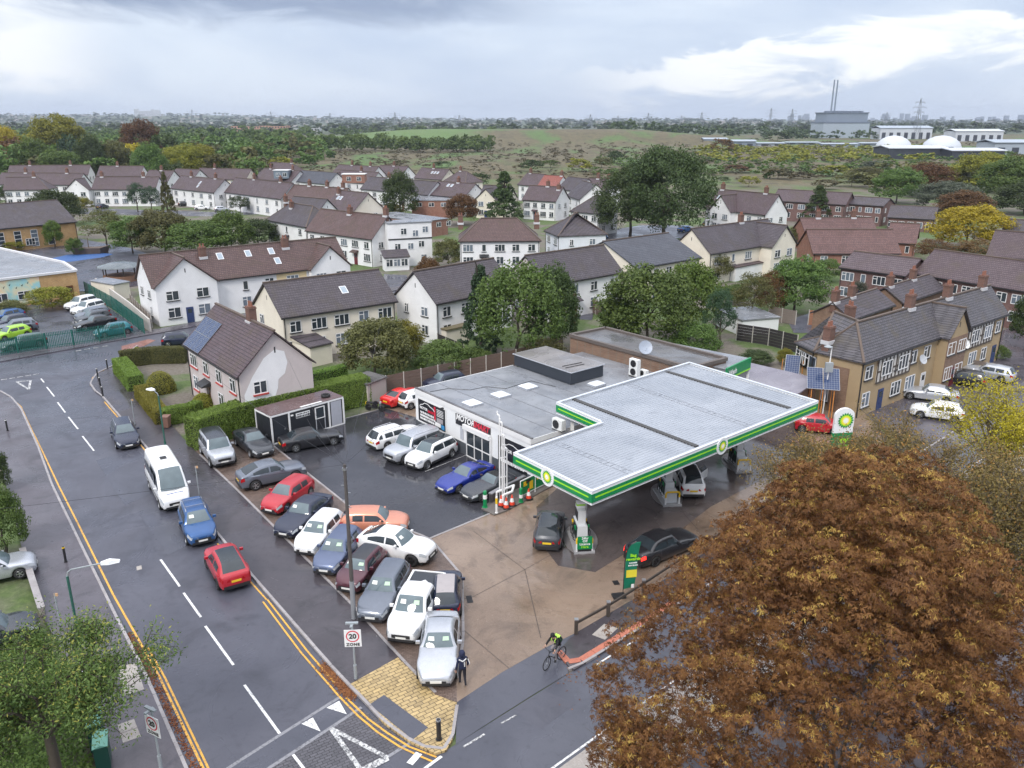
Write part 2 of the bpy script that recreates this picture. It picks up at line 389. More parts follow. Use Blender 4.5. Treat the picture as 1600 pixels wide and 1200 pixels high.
# footways
zP = 0.12
corner = [(215, 541), (196, 555), (176, 573), (152, 584), (141, 600), (149, 612), (160, 620)]
right_pave = P2(corner + RK[1:6] + [(622, 1027), (600, 1000), (552, 947), (460, 855), (380, 775), (312, 710), (300, 700), (282, 680), (267, 663), (225, 630), (203, 602), (190, 578), (200, 565), (232, 550)], zP)
struct('footway', right_pave, PAVER, zP, True)
left_pave = P2([(-60, 600), (0, 612), (25, 626)] + LK + [(190, 1330), (150, 1200), (118, 1060), (67, 962), (37, 867), (10, 760), (-10, 690), (-80, 640)], zP)
struct('footway', left_pave, PAVE, zP, True)
far_pave = [sA - sdir * 60, sB + sdir * 75, sB + sdir * 75 - snor * 2.2, sA - sdir * 60 - snor * 2.2]
struct('footway', [p + Vector((0, 0, zP)) for p in far_pave], PAVE, zP, True)
yel = P2([(622, 1027), (680, 1085), (714, 1098), (707, 1155), (697, 1172), (680, 1177), (642, 1160), (600, 1130), (570, 1097), (545, 1070)], zP)
struct('yellow_block_footway', yel, YELP, zP + 0.004, True)
struct('tarmac_patch', P2([(600, 1086), (669, 1137), (645, 1156), (577, 1101)], zP), ASPH2, zP + 0.009)
struct('red_table', P2([(190, 541), (232, 530), (243, 532), (225, 541), (190, 548)], 0.02), REDT, 0.034)
# filling station and dealer's yard
zY = 0.13
strip = P2([(305, 705), (395, 666), (427, 697), (550, 795), (672, 842), (722, 900), (724, 1000), (713, 1062), (714, 1097), (680, 1085), (622, 1027), (600, 1000), (552, 947), (460, 855), (380, 775), (312, 710)], zY)
struct('brick_parking_strip', strip, BRICKP, zY + 0.004, True)
yard = P2([(395, 666), (537, 655), (602, 638), (660, 655), (835, 745), (835, 768), (780, 797), (672, 842), (550, 795), (427, 697)], zY)
struct('dealer_yard', yard, YARD, zY + 0.008, True)
back_yard = P2([(537, 655), (602, 638), (690, 600), (800, 575), (860, 590), (700, 650), (650, 668)], zY)
struct('back_yard', back_yard, CONC, zY - 0.006, True)
fore = P2([(672, 842), (722, 900), (724, 1000), (713, 1062), (714, 1097), (785, 1050), (852, 1012), (897, 990), (1005, 927), (1102, 862), (1300, 745), (1400, 695), (1345, 640), (1240, 592), (1150, 585), (830, 690), (830, 765), (780, 797)], zY)
FORE = struct('forecourt', fore, CONC, zY, True)
# crossover sloping down to the lower road
xo = MB()
up_ = [(714, 1097), (785, 1050), (852, 1012), (897, 990)]
lo_ = [(712, 1163), (772, 1124), (832, 1086), (888, 1052)]
a_ = P2(up_, zY - 0.004); b_ = P2(lo_, 0.03)
for i in range(3): xo.quad(a_[i], b_[i], b_[i + 1], a_[i + 1])
tag(xo.build('vehicle_crossover', ASPH2), kind='structure')
st_pave = P2([(897, 990), (1005, 927), (1102, 862), (1300, 745), (1420, 672), (1500, 700), (1300, 800), (1012, 976), (897, 1046), (888, 1040), (872, 1018)], zP)
struct('footway', st_pave, PAVER, zP, True)
tud = P2([(1330, 640), (1420, 590), (1600, 500), (1720, 480), (1800, 560), (1500, 700), (1420, 690)], zP)
struct('parking_apron', tud, PAVE, zP - 0.01, True)
struct('school_car_park', P2([(-120, 495), (20, 468), (90, 462), (170, 480), (232, 523), (190, 529), (-20, 566), (-140, 590)], 0.03), ASPH2, 0.03)
struct('school_playground', P2([(-60, 400), (60, 378), (120, 372), (205, 388), (236, 398), (224, 445), (160, 455), (120, 455), (60, 470), (-80, 470)], 0.03), ASPH, 0.026)
struct('blue_play_surface', P2([(80, 404), (105, 398), (150, 394), (178, 397), (160, 402), (110, 409), (85, 409)], 0.03), plain('blue_rubber', (0.04, 0.11, 0.30), 0.6), 0.034)
for nm, pl in (('estate_street', [(600, 428), (636, 430), (640, 480), (612, 470), (598, 440)]), ('estate_street', [(470, 418), (520, 424), (560, 440), (560, 455), (500, 440)]),
               ('estate_street', [(1000, 352), (1075, 352), (1110, 362), (1080, 372), (1000, 372), (900, 378), (900, 368)]), ('estate_street', [(130, 325), (330, 331), (460, 327), (460, 332), (330, 338), (120, 334)]),
               ('estate_street', [(880, 475), (930, 478), (925, 500), (870, 496)]), ('estate_street', [(1380, 490), (1300, 520), (1240, 520), (1230, 500), (1330, 470)])):
    struct(nm, P2(pl, 0.02), ASPH, 0.012)

struct('dark_pump_bay', P2([(838, 792), (846, 850), (872, 884), (930, 894), (985, 860), (1040, 846), (1110, 792), (1190, 750), (1262, 700), (1255, 660), (1150, 640), (960, 700), (880, 755)], zY), wetground('dark_smooth_concrete', (0.070, 0.058, 0.058), (0.115, 0.095, 0.090), 0.22, 0.05, 0.35, 25, stain=(0.040, 0.034, 0.034), puddle=(0.36, 0.56)), zY + 0.003)  # darker, smoother concrete sheet over the ground below the canopy
for q in ([(150, 720), (215, 700), (262, 760), (195, 790)], [(215, 800), (250, 790), (300, 850), (262, 868)], [(95, 640), (150, 636), (160, 650), (104, 656)], [(800, 1110), (850, 1080), (900, 1100), (845, 1140)]):
    struct('road_patch', P2(q), ASPH2 if q[0][0] < 500 else ASPH, 0.0275)
struct('manhole_cover', P2([(213, 886), (221, 884), (222, 890), (214, 892)]), SLABM, 0.031)
# kerb stones, one by one where the photograph shows them
stone = MB().box(-0.44, 0.44, -0.07, 0.07, -0.2, 0.0).mesh('kerb_stone', KERBM)
def resample(pts, step):
    out = [Vector(pts[0])]; rest = step
    for a, b in zip(pts[:-1], pts[1:]):
        a = Vector(a); b = Vector(b); L = (b - a).length; t = rest
        while t <= L: out.append(a + (b - a) * (t / L)); t += step
        rest = t - L
    return out
def kerb(name, pts, z=0.135, off=0.0, mesh=stone, step=0.9):
    root = MB(); w = resample(pts, step)
    for a, b in zip(w[:-1], w[1:]): root.bar((a.x, a.y, z - 0.12), (b.x, b.y, z - 0.12), 0.10, 0.2)
    root = tag(root.build(name, KERBM), kind='structure')
    for a, b in zip(w[:-1], w[1:]):
        d = b - a; c = (a + b) / 2
        inst('kerb_stone', mesh, root, (c.x, c.y, z + random.uniform(-0.006, 0.006)), (0, 0, math.atan2(d.y, d.x) + random.uniform(-0.01, 0.01)), ((d.length - 0.02) / 0.88, 1, 1))
    return root
kerb('kerb', P2([(0, 612), (18, 622)] + LK + [(340, 1310)]))
kerb('kerb', P2(corner + RK[1:] + [(697, 1172), (707, 1155), (715, 1100)]))
redst = MB().box(-0.44, 0.44, -0.16, 0.16, -0.2, 0.0).mesh('brick_edging', REDK)
kerb('kerb', [px(888, 1048), px(896, 1048)] + [kA + kdir * t for t in (9.0, 26.0, 60)], 0.14)
kerb('red_edging', P2([(873, 1018), (893, 1040), (1008, 970), (1060, 936)], 0.1), 0.142, mesh=redst)
kerb('edging', P2([(312, 710), (380, 775), (460, 855), (552, 947), (600, 1000), (645, 1048), (682, 1084)], 0.1), 0.15)
kerb('edging', P2([(427, 697), (550, 795), (672, 842), (722, 900), (724, 1000), (713, 1064)], 0.1), 0.152)
kerb('edging', P2([(672, 842), (780, 797), (832, 766), (880, 752)], 0.1), 0.156)
kerb('edging', P2([(537, 655), (602, 638)], 0.1), 0.156)
for q in ([(183, 1044), (213, 1040), (226, 1081), (196, 1091)], [(184, 1136), (210, 1127), (221, 1155), (193, 1165)]):
    m = MB(); a, b, c, d = P2(q, 0)
    for k in range(2):                                                                                  # chamber covers made of two slabs
        p0 = a.lerp(d, k / 2 + 0.01); p1 = b.lerp(c, k / 2 + 0.01); p2 = b.lerp(c, (k + 1) / 2 - 0.01); p3 = a.lerp(d, (k + 1) / 2 - 0.01)
        m.prism([p0, p1, p2, p3], 0.1, zP + 0.012)
    tag(m.build('chamber_cover', SLABM), 'pale square two-slab chamber cover on left footway, ' + ('nearer the tree' if q[0][1] < 1100 else 'beside the 20 zone sign'), 'cover')
q = P2([(944, 978), (965, 985), (945, 1003), (925, 995)], 0); tag(MB().prism(q, 0.1, zP + 0.01).build('chamber_cover', SLABM), 'worn grey chamber cover in footway beside red edging', 'cover')

# markings
def line(pts, w, mat, z, parent, name='white_line', off=0.0):
    m = MB(); n = len(pts)
    L = []; R = []
    for i in range(n):
        d = (pts[min(i + 1, n - 1)] - pts[max(i - 1, 0)]).normalized(); s = Vector((-d.y, d.x, 0)); c = pts[i] + s * off
        L.append(c + s * w / 2); R.append(c - s * w / 2)
    for i in range(n - 1): m.quad(R[i], R[i + 1], L[i + 1], L[i])
    for k, v in enumerate(m.v): m.v[k] = (v[0], v[1], z)
    return m.build(name, mat, parent)
zM = 0.034
for a, b in [((382, 1071), (437, 1147)), ((321, 979), (365, 1040)), ((287, 927), (314, 965)), ((251, 875), (281, 917)), ((129, 682), (147, 705)), ((107, 652), (122, 671)), ((90, 629), (102, 645)),
             ((73, 605), (85, 620)), ((64, 592), (69, 598)), ((458, 1180), (478, 1206))]:
    line(P2([a, b]), 0.12, WHITEP, zM, ROAD)
line(P2([(216, 790), (243, 862)]), 0.02, ASPH2, zM, ROAD, 'repair_seam')
ylw = P2([(0, 616), (20, 624), (33, 636), (44, 660), (65, 703), (92, 760), (120, 815), (177, 930), (225, 1015), (250, 1060), (317, 1200), (350, 1275)])
line(ylw, 0.10, YELLOWP, zM, ROAD, 'yellow_line')
line(P2([(231, 1013), (258, 1060), (325, 1200), (358, 1275)]), 0.09, YELLOWP, zM, ROAD, 'yellow_line')
line(P2([(215, 1019), (232, 1013)]), 0.07, YELLOWP, zM + 0.004, ROAD, 'yellow_line')
yr = P2([(163, 628), (194, 664), (225, 702), (245, 728)]); line(yr, 0.10, YELLOWP, zM, ROAD, 'yellow_line')
line(P2([(340, 850), (372, 888), (417, 938)]), 0.09, YELLOWP, zM, ROAD, 'yellow_line')
yd = P2([(411, 941), (470, 1020), (529, 1088), (560, 1120), (590, 1145), (625, 1168), (655, 1182), (676, 1191)])
line(yd, 0.09, YELLOWP, zM + 0.004, ROAD, 'yellow_line'); line(P2([(418, 938), (480, 1018), (523, 1068)]), 0.09, YELLOWP, zM + 0.004, ROAD, 'yellow_line')
line(P2([(541, 1091), (575, 1124), (605, 1146), (640, 1168), (682, 1184)]), 0.09, YELLOWP, zM + 0.004, ROAD, 'yellow_line')
yc = P2([(178, 570), (160, 578), (143, 590), (139, 602), (150, 614)])
line(yc, 0.08, YELLOWP, zM, ROAD, 'yellow_line', 0.12); line(yc, 0.08, YELLOWP, zM, ROAD, 'yellow_line', 0.34)
line(P2([(531, 1090), (380, 1186), (300, 1238)]), 0.16, GREYP, zM - 0.002, ROAD, 'granite_strip')
line(P2([(565, 1106), (422, 1200), (330, 1262)]), 0.16, GREYP, zM - 0.002, ROAD, 'granite_strip')
line(P2([(645, 1159), (560, 1212), (480, 1262)]), 0.16, GREYP, zM - 0.002, ROAD, 'granite_strip')
tb = struct('speed_table', P2([(565, 1109), (645, 1157), (480, 1260), (330, 1260)]), TABLEP, 0.030)
tb2 = struct('speed_table_ramp', P2([(531, 1092), (563, 1106), (330, 1258), (296, 1238)]), ASPH2, 0.028)
for tri in ([(530, 1096), (542, 1117), (510, 1107)], [(489, 1122), (501, 1144), (471, 1132)]):
    MB().sheet(P2(tri), zM + 0.004).build('ramp_arrow', WHITEP, ROAD)
T = P2([(517, 1139), (606, 1185), (565, 1206)])
for a, b, w in ((0, 1, 0.20), (1, 2, 0.34), (2, 0, 0.20)): line([T[a], T[b]], w, WORNP, zM + 0.006 + 0.004 * a, ROAD, 'give_way_triangle')
T = P2([(26, 597), (48, 595), (45, 609)])
for a, b in ((0, 1), (1, 2), (2, 0)): line([T[a], T[b]], 0.22, WORNP, zM + 0.004 * a, ROAD, 'give_way_triangle')
for k in range(5): line(P2([(2 + k * 12.5, 594 - k * 2.0), (11 + k * 12.5, 592.6 - k * 2.0)]), 0.22, WORNP, zM, ROAD)
for k in range(4): line(P2([(118 + k * 14, 549 - k * 2.3), (127 + k * 14, 547.5 - k * 2.3)]), 0.2, WORNP, zM, ROAD)
for k in range(34):                                            # worn hatched crossing bars
    x = 2 + k * 5.2; y = 581 - k * 0.78
    line(P2([(x, y), (x + 2, y - 5.5)]), 0.10, MAT['wet_new_asphalt'], zM, ROAD, 'worn_bar')
line(P2([(724, 1168), (757, 1148)]), 0.10, WORNP, zM, LOWROAD); line(P2([(783, 1131), (807, 1118)]), 0.08, WORNP, zM, LOWROAD)
line(P2([(928, 1042), (1028, 978)]), 0.09, WHITEP, zM, LOWROAD); line(P2([(640, 1195), (655, 1178)]), 0.3, WHITEP, zM + 0.012, ROAD); line(P2([(660, 1205), (690, 1183)]), 0.14, WHITEP, zM + 0.012, ROAD)
line([kA + kdir * 2 + knor * (lw - 0.25), kA + kdir * 60 + knor * (lw - 0.25)], 0.10, WHITEP, zM, LOWROAD)
for a, b, c in (((740, 830), (820, 890), 0), ((820, 890), (845, 997), 0), ((820, 890), (862, 866), 0), ((862, 866), (960, 812), 0), ((740, 932), (820, 890), 0), ((725, 985), (795, 1044), 0), ((724, 936), (740, 932), 0), ((960, 812), (1010, 860), 0), ((1040, 770), (1110, 850), 0)):
    line(P2([a, b], zY), 0.035, plain('joint_seal', (0.05, 0.04, 0.035), 0.6), zY + 0.005, FORE, 'slab_joint')
for q, sz in (((958, 911), .45), ((729, 937), .7)): line([px(*q, zY), px(q[0] + 9, q[1] - 1, zY)], sz, plain('drain_iron', (0.03, 0.03, 0.032), 0.5, 0.5), zY + 0.006, FORE, 'drain_grate')
for a, b in (((664, 737), (736, 708)), ((590, 690), (640, 668))): line(P2([a, b], zY), 0.07, WORNP, zY + 0.014, None, 'bay_line')['kind'] = 'structure'
# ------------------------------------------------------------------ filling station
WHITE = plain('white_render', (0.78, 0.79, 0.80), 0.55, var=0.05, scale=1.2)
WPNL = plain('white_panel', (0.80, 0.82, 0.84), 0.35, var=0.03)
GREEN = plain('station_green', (0.005, 0.235, 0.075), 0.35, var=0.06)
LIME = plain('station_lime', (0.33, 0.74, 0.02), 0.35, var=0.05)
YELL = plain('signal_yellow', (0.85, 0.55, 0.02), 0.4, var=0.06)
BLACKP = plain('black_poster', (0.016, 0.017, 0.022), 0.4, var=0.1)
REDP = plain('poster_red', (0.62, 0.02, 0.05), 0.4, var=0.06)
LETW = plain('white_letters', (0.82, 0.82, 0.82), 0.5, var=0.03)
DGREY = plain('dark_grey_paint', (0.085, 0.095, 0.110), 0.5, var=0.12)
FRAMEW = plain('white_frame', (0.78, 0.78, 0.78), 0.4, var=0.05)
BLACK = plain('black_metal', (0.020, 0.020, 0.022), 0.4, var=0.15)
STEEL = plain('galvanised_steel', (0.42, 0.43, 0.45), 0.38, 0.8, var=0.12)
RUBBER = plain('black_rubber', (0.018, 0.018, 0.019), 0.75, var=0.15)
WOOD = plain('weathered_wood', (0.13, 0.095, 0.075), 0.75, var=0.3, scale=2)
def glass(name='window_glass', col=(0.035, 0.045, 0.055)):
    if name in MAT: return MAT[name]
    n = NT(name); v = n.noise(n.co('Object'), 1.5, 3)
    n.set('Base Color', n.mix(v, tuple(c * 0.6 for c in col), tuple(c * 1.5 for c in col))).set('Roughness', 0.06).set('Specular IOR Level', 0.7); MAT[name] = n.mat; return n.mat
GLASS = glass()
def roofing(name, c1, c2, stain, rough=(0.12, 0.5), scale=0.35):
    n = NT(name); p = n.pos(); a = n.noise(p, scale, 6, 0.6, 0.8); b = n.noise(p, scale * 5, 6, 0.7, 0.3); w = n.noise(p, scale * 0.8, 4, 0.6, 1)
    c = n.mix(n.mapr(a, 0.35, 0.65), c1, c2); c = n.mix(n.mapr(b, 0.58, 0.72, 0, 0.7), c, stain)
    n.set('Base Color', c).set('Roughness', n.mapr(w, 0.4, 0.6, rough[1], rough[0])); n.bump(b, 0.15, 0.01); MAT[name] = n.mat; return n.mat
FELT = roofing('grey_roof_felt', (0.175, 0.185, 0.205), (0.26, 0.27, 0.29), (0.13, 0.125, 0.125), (0.15, 0.5))
DFELT = roofing('dark_roof_felt', (0.085, 0.082, 0.085), (0.15, 0.145, 0.145), (0.05, 0.048, 0.048), (0.10, 0.5))
DECK = roofing('canopy_deck', (0.27, 0.295, 0.335), (0.35, 0.375, 0.415), (0.20, 0.215, 0.245), (0.22, 0.45), 0.25)
def brickm(name, c1, c2, mortar, w=0.225, h=0.075, z_up=True):
    n = NT(name); tc = n.co('Object'); sep = n.N.new('ShaderNodeSeparateXYZ'); n.L.new(tc, sep.inputs[0])
    cb = n.N.new('ShaderNodeCombineXYZ'); n.L.new(n.math('ADD', sep.outputs[0], sep.outputs[1]), cb.inputs[0]); n.L.new(sep.outputs[2], cb.inputs[1])
    br = n.N.new('ShaderNodeTexBrick'); n.L.new(cb.outputs[0], br.inputs['Vector']); br.inputs['Scale'].default_value = 1
    br.inputs['Brick Width'].default_value = w; br.inputs['Row Height'].default_value = h; br.inputs['Mortar Size'].default_value = 0.009
    for k, v in (('Color1', c1), ('Color2', c2), ('Mortar', mortar)): br.inputs[k].default_value = (*v, 1)
    v = n.noise(tc, 1.3, 5, 0.6); n.set('Base Color', n.mix(n.mapr(v, 0.4, 0.75, 0, 0.5), br.outputs[0], tuple(k * 0.6 for k in c1))).set('Roughness', 0.8)
    n.bump(n.math('SUBTRACT', 1.0, br.outputs['Fac']), 0.5, 0.008); MAT[name] = n.mat; return n.mat
BRBROWN = brickm('brown_brick', (0.20, 0.115, 0.075), (0.27, 0.165, 0.11), (0.20, 0.17, 0.14))

def hit(x, y, P, n):
    """point where the sight line of photo pixel (x, y) meets the plane through P with normal n"""
    u = (x - 800) / F; v = (y - 600) / F; d = Vector((u, _c - v * _s, -_s - v * _c)); o = Vector((0, 0, CAMH))
    return o + d * ((Vector(P) - o).dot(n) / d.dot(n))
B0 = px(651, 672, zY); B1 = px(829, 762, zY)
bu = (B1 - B0).normalized(); bv = Vector((-bu.y, bu.x, 0)); bn = -bv
RZ = math.atan2(bu.y, bu.x)
def loc3(u, v, z): return B0 + bu * u + bv * v + Vector((0, 0, z - zY))
def uv(p): d = Vector(p) - B0; return d.dot(bu), d.dot(bv)
def fac(x, y):                       # photo pixel on the shop front -> (u, z)
    h = hit(x, y, B0, bn); return (h - B0).dot(bu), h.z
LEN = (B1 - B0).length; ROOFZ = 3.75
shop = thing('car_showroom', 'flat roofed white car showroom with black posters beside the canopy', 'building', B0, RZ)
# local frame: x along the front, y towards the rear, z up
D1 = uv(px(806, 572, ROOFZ))[1]
m = MB(); m.box(0, LEN, 0, D1, 0, ROOFZ - 0.35 - zY)
m.build('wall', WHITE, shop)
m = MB(); m.box(-0.05, LEN + 0.05, -0.06, 0.0, ROOFZ - 0.36 - zY, ROOFZ + 0.03 - zY); m.box(-0.05, 0.0, 0.0, D1, ROOFZ - 0.36 - zY, ROOFZ + 0.02 - zY)
m.box(LEN, LEN + 0.05, 0.0, D1, ROOFZ - 0.36 - zY, ROOFZ + 0.02 - zY); m.build('fascia', FRAMEW, shop)
m = MB(); m.box(-0.06, LEN + 0.06, -0.03, 0.17, ROOFZ + 0.03 - zY, ROOFZ + 0.09 - zY); m.build('parapet_trim', DFELT, shop)
# roof covers the shop and the stores behind it
ur, vr = uv(px(1000, 586, ROOFZ)); ub, vb = uv(px(892, 553, ROOFZ))
m = MB(); m.box(0.0, LEN, 0.17, D1, ROOFZ - 0.35 - zY, ROOFZ - 0.02 - zY); m.build('roof', FELT, shop)
m = MB(); m.box(0.6, LEN + 0.5, D1 + 0.005, D1 + 11, -0.1, ROOFZ - 0.06 - zY); m.build('rear_store', FELT, shop)
# felt joints
m = MB()
for v in (2.3, 4.6, 6.9, 9.2, 11.5):
    if v < D1: m.box(0.1, LEN - 0.1, v - 0.035, v + 0.035, ROOFZ - 0.021 - zY, ROOFZ - 0.008 - zY)
m.build('felt_lap', plain('felt_lap', (0.15, 0.155, 0.17), 0.5), shop)
# plinth
m = MB(); u0, z0 = fac(651, 655)
m.box(-0.02, LEN, -0.02, 0.0, 0, 0.95); m.build('plinth', DGREY, shop)
def panel(par, u0, u1, z0, z1, mat, name, y=-0.03, t=0.03): return MB().box(u0, u1, y - t, y, z0 - zY, z1 - zY).build(name, mat, par)
# left poster
a = fac(654, 619); b = fac(697, 677); pu0, pu1 = a[0], b[0]
a = fac(654, 622)[1]; pz0 = fac(655, 655)[1]
fr = panel(shop, pu0 - 0.15, pu1 + 0.15, pz0 - 0.15, a + 0.12, FRAMEW, 'poster_frame', -0.021, 0.02)
po = panel(shop, pu0, pu1, pz0, a, BLACKP, 'poster', -0.042, 0.02)
def shop_letters(t, size, mat, u, z, y=-0.07, parent=po, **k): return letters(t, size, mat, shop, (u, y, z - zY), (1, 0, 0), (0, 0, 1), **k)
pw = pu1 - pu0
def car_outline(u0, w, z0, h):
    pts = [(0, .15), (.08, .45), (.22, .62), (.34, .98), (.55, 1.0), (.72, .7), (.90, .55), (1, .2)]
    m = MB()
    for p, q in zip(pts[:-1], pts[1:]): m.bar((u0 + p[0] * w, -0.07, z0 + p[1] * h - zY), (u0 + q[0] * w, -0.07, z0 + q[1] * h - zY), 0.02, 0.05, (0, 0, 1))
    m.build('car_outline', LETW, shop)
ph = a - pz0
car_outline(pu0 + 0.06 * pw, 0.56 * pw, pz0 + 0.66 * ph, 0.26 * ph)
shop_letters('MOTOR', 0.30, LETW, pu0 + 0.21 * pw, pz0 + 0.64 * ph, bold=0.01); shop_letters('SMART', 0.30, REDP, pu0 + 0.49 * pw, pz0 + 0.60 * ph, bold=0.01)
for k in range(3): print_line(shop, (pu0 + (.33 + .02 * k) * pw, -.066, pz0 + (.44 - .14 * k) * ph - zY), (1, 0, 0), (0, 0, 1), (.5 + .05 * k) * pw, .2, LETW, 10)
for k in range(5): panel(shop, pu0 + 0.70 * pw, pu1 - 0.06 * pw, pz0 + (0.86 - k * 0.07) * ph, pz0 + (0.885 - k * 0.07) * ph, LETW, 'poster_line', -0.064, 0.01)
panel(shop, pu0 + 0.60 * pw, pu0 + 0.66 * pw, pz0 + 0.35 * ph, pz0 + 0.95 * ph, REDP, 'poster_stripe', -0.064, 0.01)
panel(shop, pu0 + 0.64 * pw, pu0 + 0.84 * pw, pz0 + 0.10 * ph, pz0 + 0.28 * ph, LETW, 'poster_box', -0.064, 0.01)
panel(shop, pu0 + 0.86 * pw, pu0 + 0.97 * pw, pz0 + 0.06 * ph, pz0 + 0.26 * ph, plain('poster_blue', (0.05, 0.30, 0.62), 0.4), 'poster_box', -0.064, 0.01)
panel(shop, pu0 + 0.70 * pw, pu0 + 0.92 * pw, pz0 + 0.30 * ph, pz0 + 0.50 * ph, plain('poster_grey', (0.35, 0.32, 0.34), 0.4), 'poster_box', -0.064, 0.01)
# name board
su0 = fac(713, 648)[0]; su1 = fac(767, 682)[0]; sz1 = fac(713, 645)[1]; sz0 = fac(713, 659)[1]
panel(shop, su0, su1, sz0 - 0.1, sz1, BLACKP, 'name_board', -0.02, 0.06)
sw = su1 - su0
shop_letters('MOTOR', 0.66, LETW, su0 + 0.28 * sw, (sz0 + sz1) / 2 + 0.12, y=-0.085, bold=0.02, shear=0.25, sx=0.95); shop_letters('SMART', 0.66, REDP, su0 + 0.74 * sw, (sz0 + sz1) / 2 + 0.12, y=-0.085, bold=0.02, shear=0.25, sx=0.95)
shop_letters('LONDON LTD', 0.24, LETW, su0 + 0.5 * sw, sz0 + 0.08, y=-0.085, spacing=1.6)
# shutter box, glazed entrance
du0 = fac(730, 690)[0]; du1 = fac(767, 712)[0]
panel(shop, du0 - 0.2, du1 + 0.1, 2.35, 2.72, FRAMEW, 'shutter_box', -0.02, 0.28)
dr = thing('_', '_', '_'); bpy.data.objects.remove(dr)
ent = panel(shop, du0, du1, 0.15, 2.35, GLASS, 'entrance_glazing', -0.022, 0.02)
m = MB()
for k in range(4):
    u = du0 + (du1 - du0) * k / 3; m.box(u - 0.04, u + 0.04, -0.08, -0.043, 0.02, 2.22)
for z in (0.05, 1.0, 2.2): m.box(du0, du1, -0.079, -0.044, z - 0.04, z + 0.04)
m.build('frame', FRAMEW, ent)
for k, u in enumerate((du0 - 0.55,)): panel(shop, u - 0.28, u + 0.1, 1.3, 2.3, plain('notice_grey', (0.45, 0.47, 0.52), 0.4), 'notice', -0.021, 0.02)
panel(shop, du1 + 0.05, du1 + 0.15, 0.14, 2.5, FRAMEW, 'door_post', -0.02, 0.15)
# right poster
ru0 = fac(779, 690)[0]; ru1 = LEN - 0.35
panel(shop, ru0, ru1, 0.9, 3.0, BLACKP, 'poster', -0.021, 0.03); rw = ru1 - ru0
car_outline(ru0 + 0.15 * rw, 0.7 * rw, 2.3, 0.4)
shop_letters('MOTOR', 0.34, LETW, ru0 + 0.3 * rw, 2.12, bold=0.01, y=-0.06); shop_letters('SMART', 0.34, REDP, ru0 + 0.7 * rw, 2.12, bold=0.01, y=-0.06)
print_line(shop, (ru0 + .5 * rw, -.055, 1.25 - zY), (1, 0, 0), (0, 0, 1), .8 * rw, .3, LETW, 10)
MB().box(3.95, 4.1, -0.35, -0.06, 3.0, 3.1).tube((4.02, -0.3, 3.1), (4.02, -0.3, 2.95), 0.06).build('wall_lamp', BLACK, shop)
# rooflights, one by one
def rooflight(p, w, d, label):
    o = thing('rooflight', label, 'rooflight', p, RZ)
    MB().box(-w / 2, w / 2, -d / 2, d / 2, -0.02, 0.16).build('kerb', plain('rooflight_kerb', (0.36, 0.38, 0.42), 0.4), o)
    m = MB(); q = w * 0.42; e = d * 0.42
    m.add([(-w * .47, -d * .47, .162), (w * .47, -d * .47, .162), (w * .47, d * .47, .162), (-w * .47, d * .47, .162), (-q * .7, -e * .7, .30), (q * .7, -e * .7, .30), (q * .7, e * .7, .30), (-q * .7, e * .7, .30)],
          [(4, 5, 6, 7), (0, 1, 5, 4), (1, 2, 6, 5), (2, 3, 7, 6), (3, 0, 4, 7)])
    m.build('dome', plain('frosted_dome', (0.66, 0.69, 0.73), 0.25), o)
zr = ROOFZ - 0.02
for q, l in (((738, 632), 'white domed rooflight nearest the name board on showroom roof'), ((782, 619), 'white domed rooflight in the middle of the three on showroom roof'), ((825, 606), 'white domed rooflight closest to the dark roof box'), ((932, 602), 'small white rooflight right of the dark roof box')):
    rooflight(px(*q, zr), 1.25 if q[0] < 900 else 1.0, 1.25, l)
m = MB(); pts = [px(*q, zr + 0.03) for q in [(672, 612), (700, 607), (735, 609), (760, 604), (790, 607), (830, 595), (850, 600), (868, 604)]]
tag(m.path(pts, 0.02, 5).build('roof_cable', BLACK), 'thin black cable trailing across the grey showroom roof', 'cable')
# dark plant box on the roof
q0 = px(892, 601, zr); h0 = 1.0
pc = uv(q0); pl = uv(px(806, 570, zr)); pb = uv(px(944, 588, zr))
o = thing('roof_box', 'dark grey box room with flat gravelly roof on top of showroom', 'roof box', loc3(0, 0, zr), RZ)
um0, um1 = pl[0], pc[0]; vm0 = pc[1]; vm1 = pb[1]
MB().box(um0, um1, vm0, vm1, 0, h0).build('wall', plain('anthracite_cladding', (0.035, 0.042, 0.055), 0.5, var=0.08), o)
MB().box(um0 - 0.12, um1 + 0.12, vm0 - 0.12, vm1 + 0.12, h0, h0 + 0.07).build('roof_edge', plain('pale_trim', (0.40, 0.42, 0.46), 0.4), o)
MB().box(um0 - 0.05, um1 + 0.05, vm0 - 0.05, vm1 + 0.05, h0 + 0.07, h0 + 0.085).build('roof', roofing('gravel_roof', (0.16, 0.15, 0.15), (0.25, 0.235, 0.23), (0.09, 0.085, 0.085)), o)
m = MB(); m.path([(um1 - 1.6, vm0 + 0.5, h0 + 0.12), (um1 - 1.4, vm1 - 1.2, h0 + 0.12)], 0.03, 5); m.path([(um1 - 1.1, vm0 + 0.4, h0 + 0.12), (um1 - 0.9, vm1 - 1.4, h0 + 0.12)], 0.03, 5); m.build('conduit', BLACK, o)
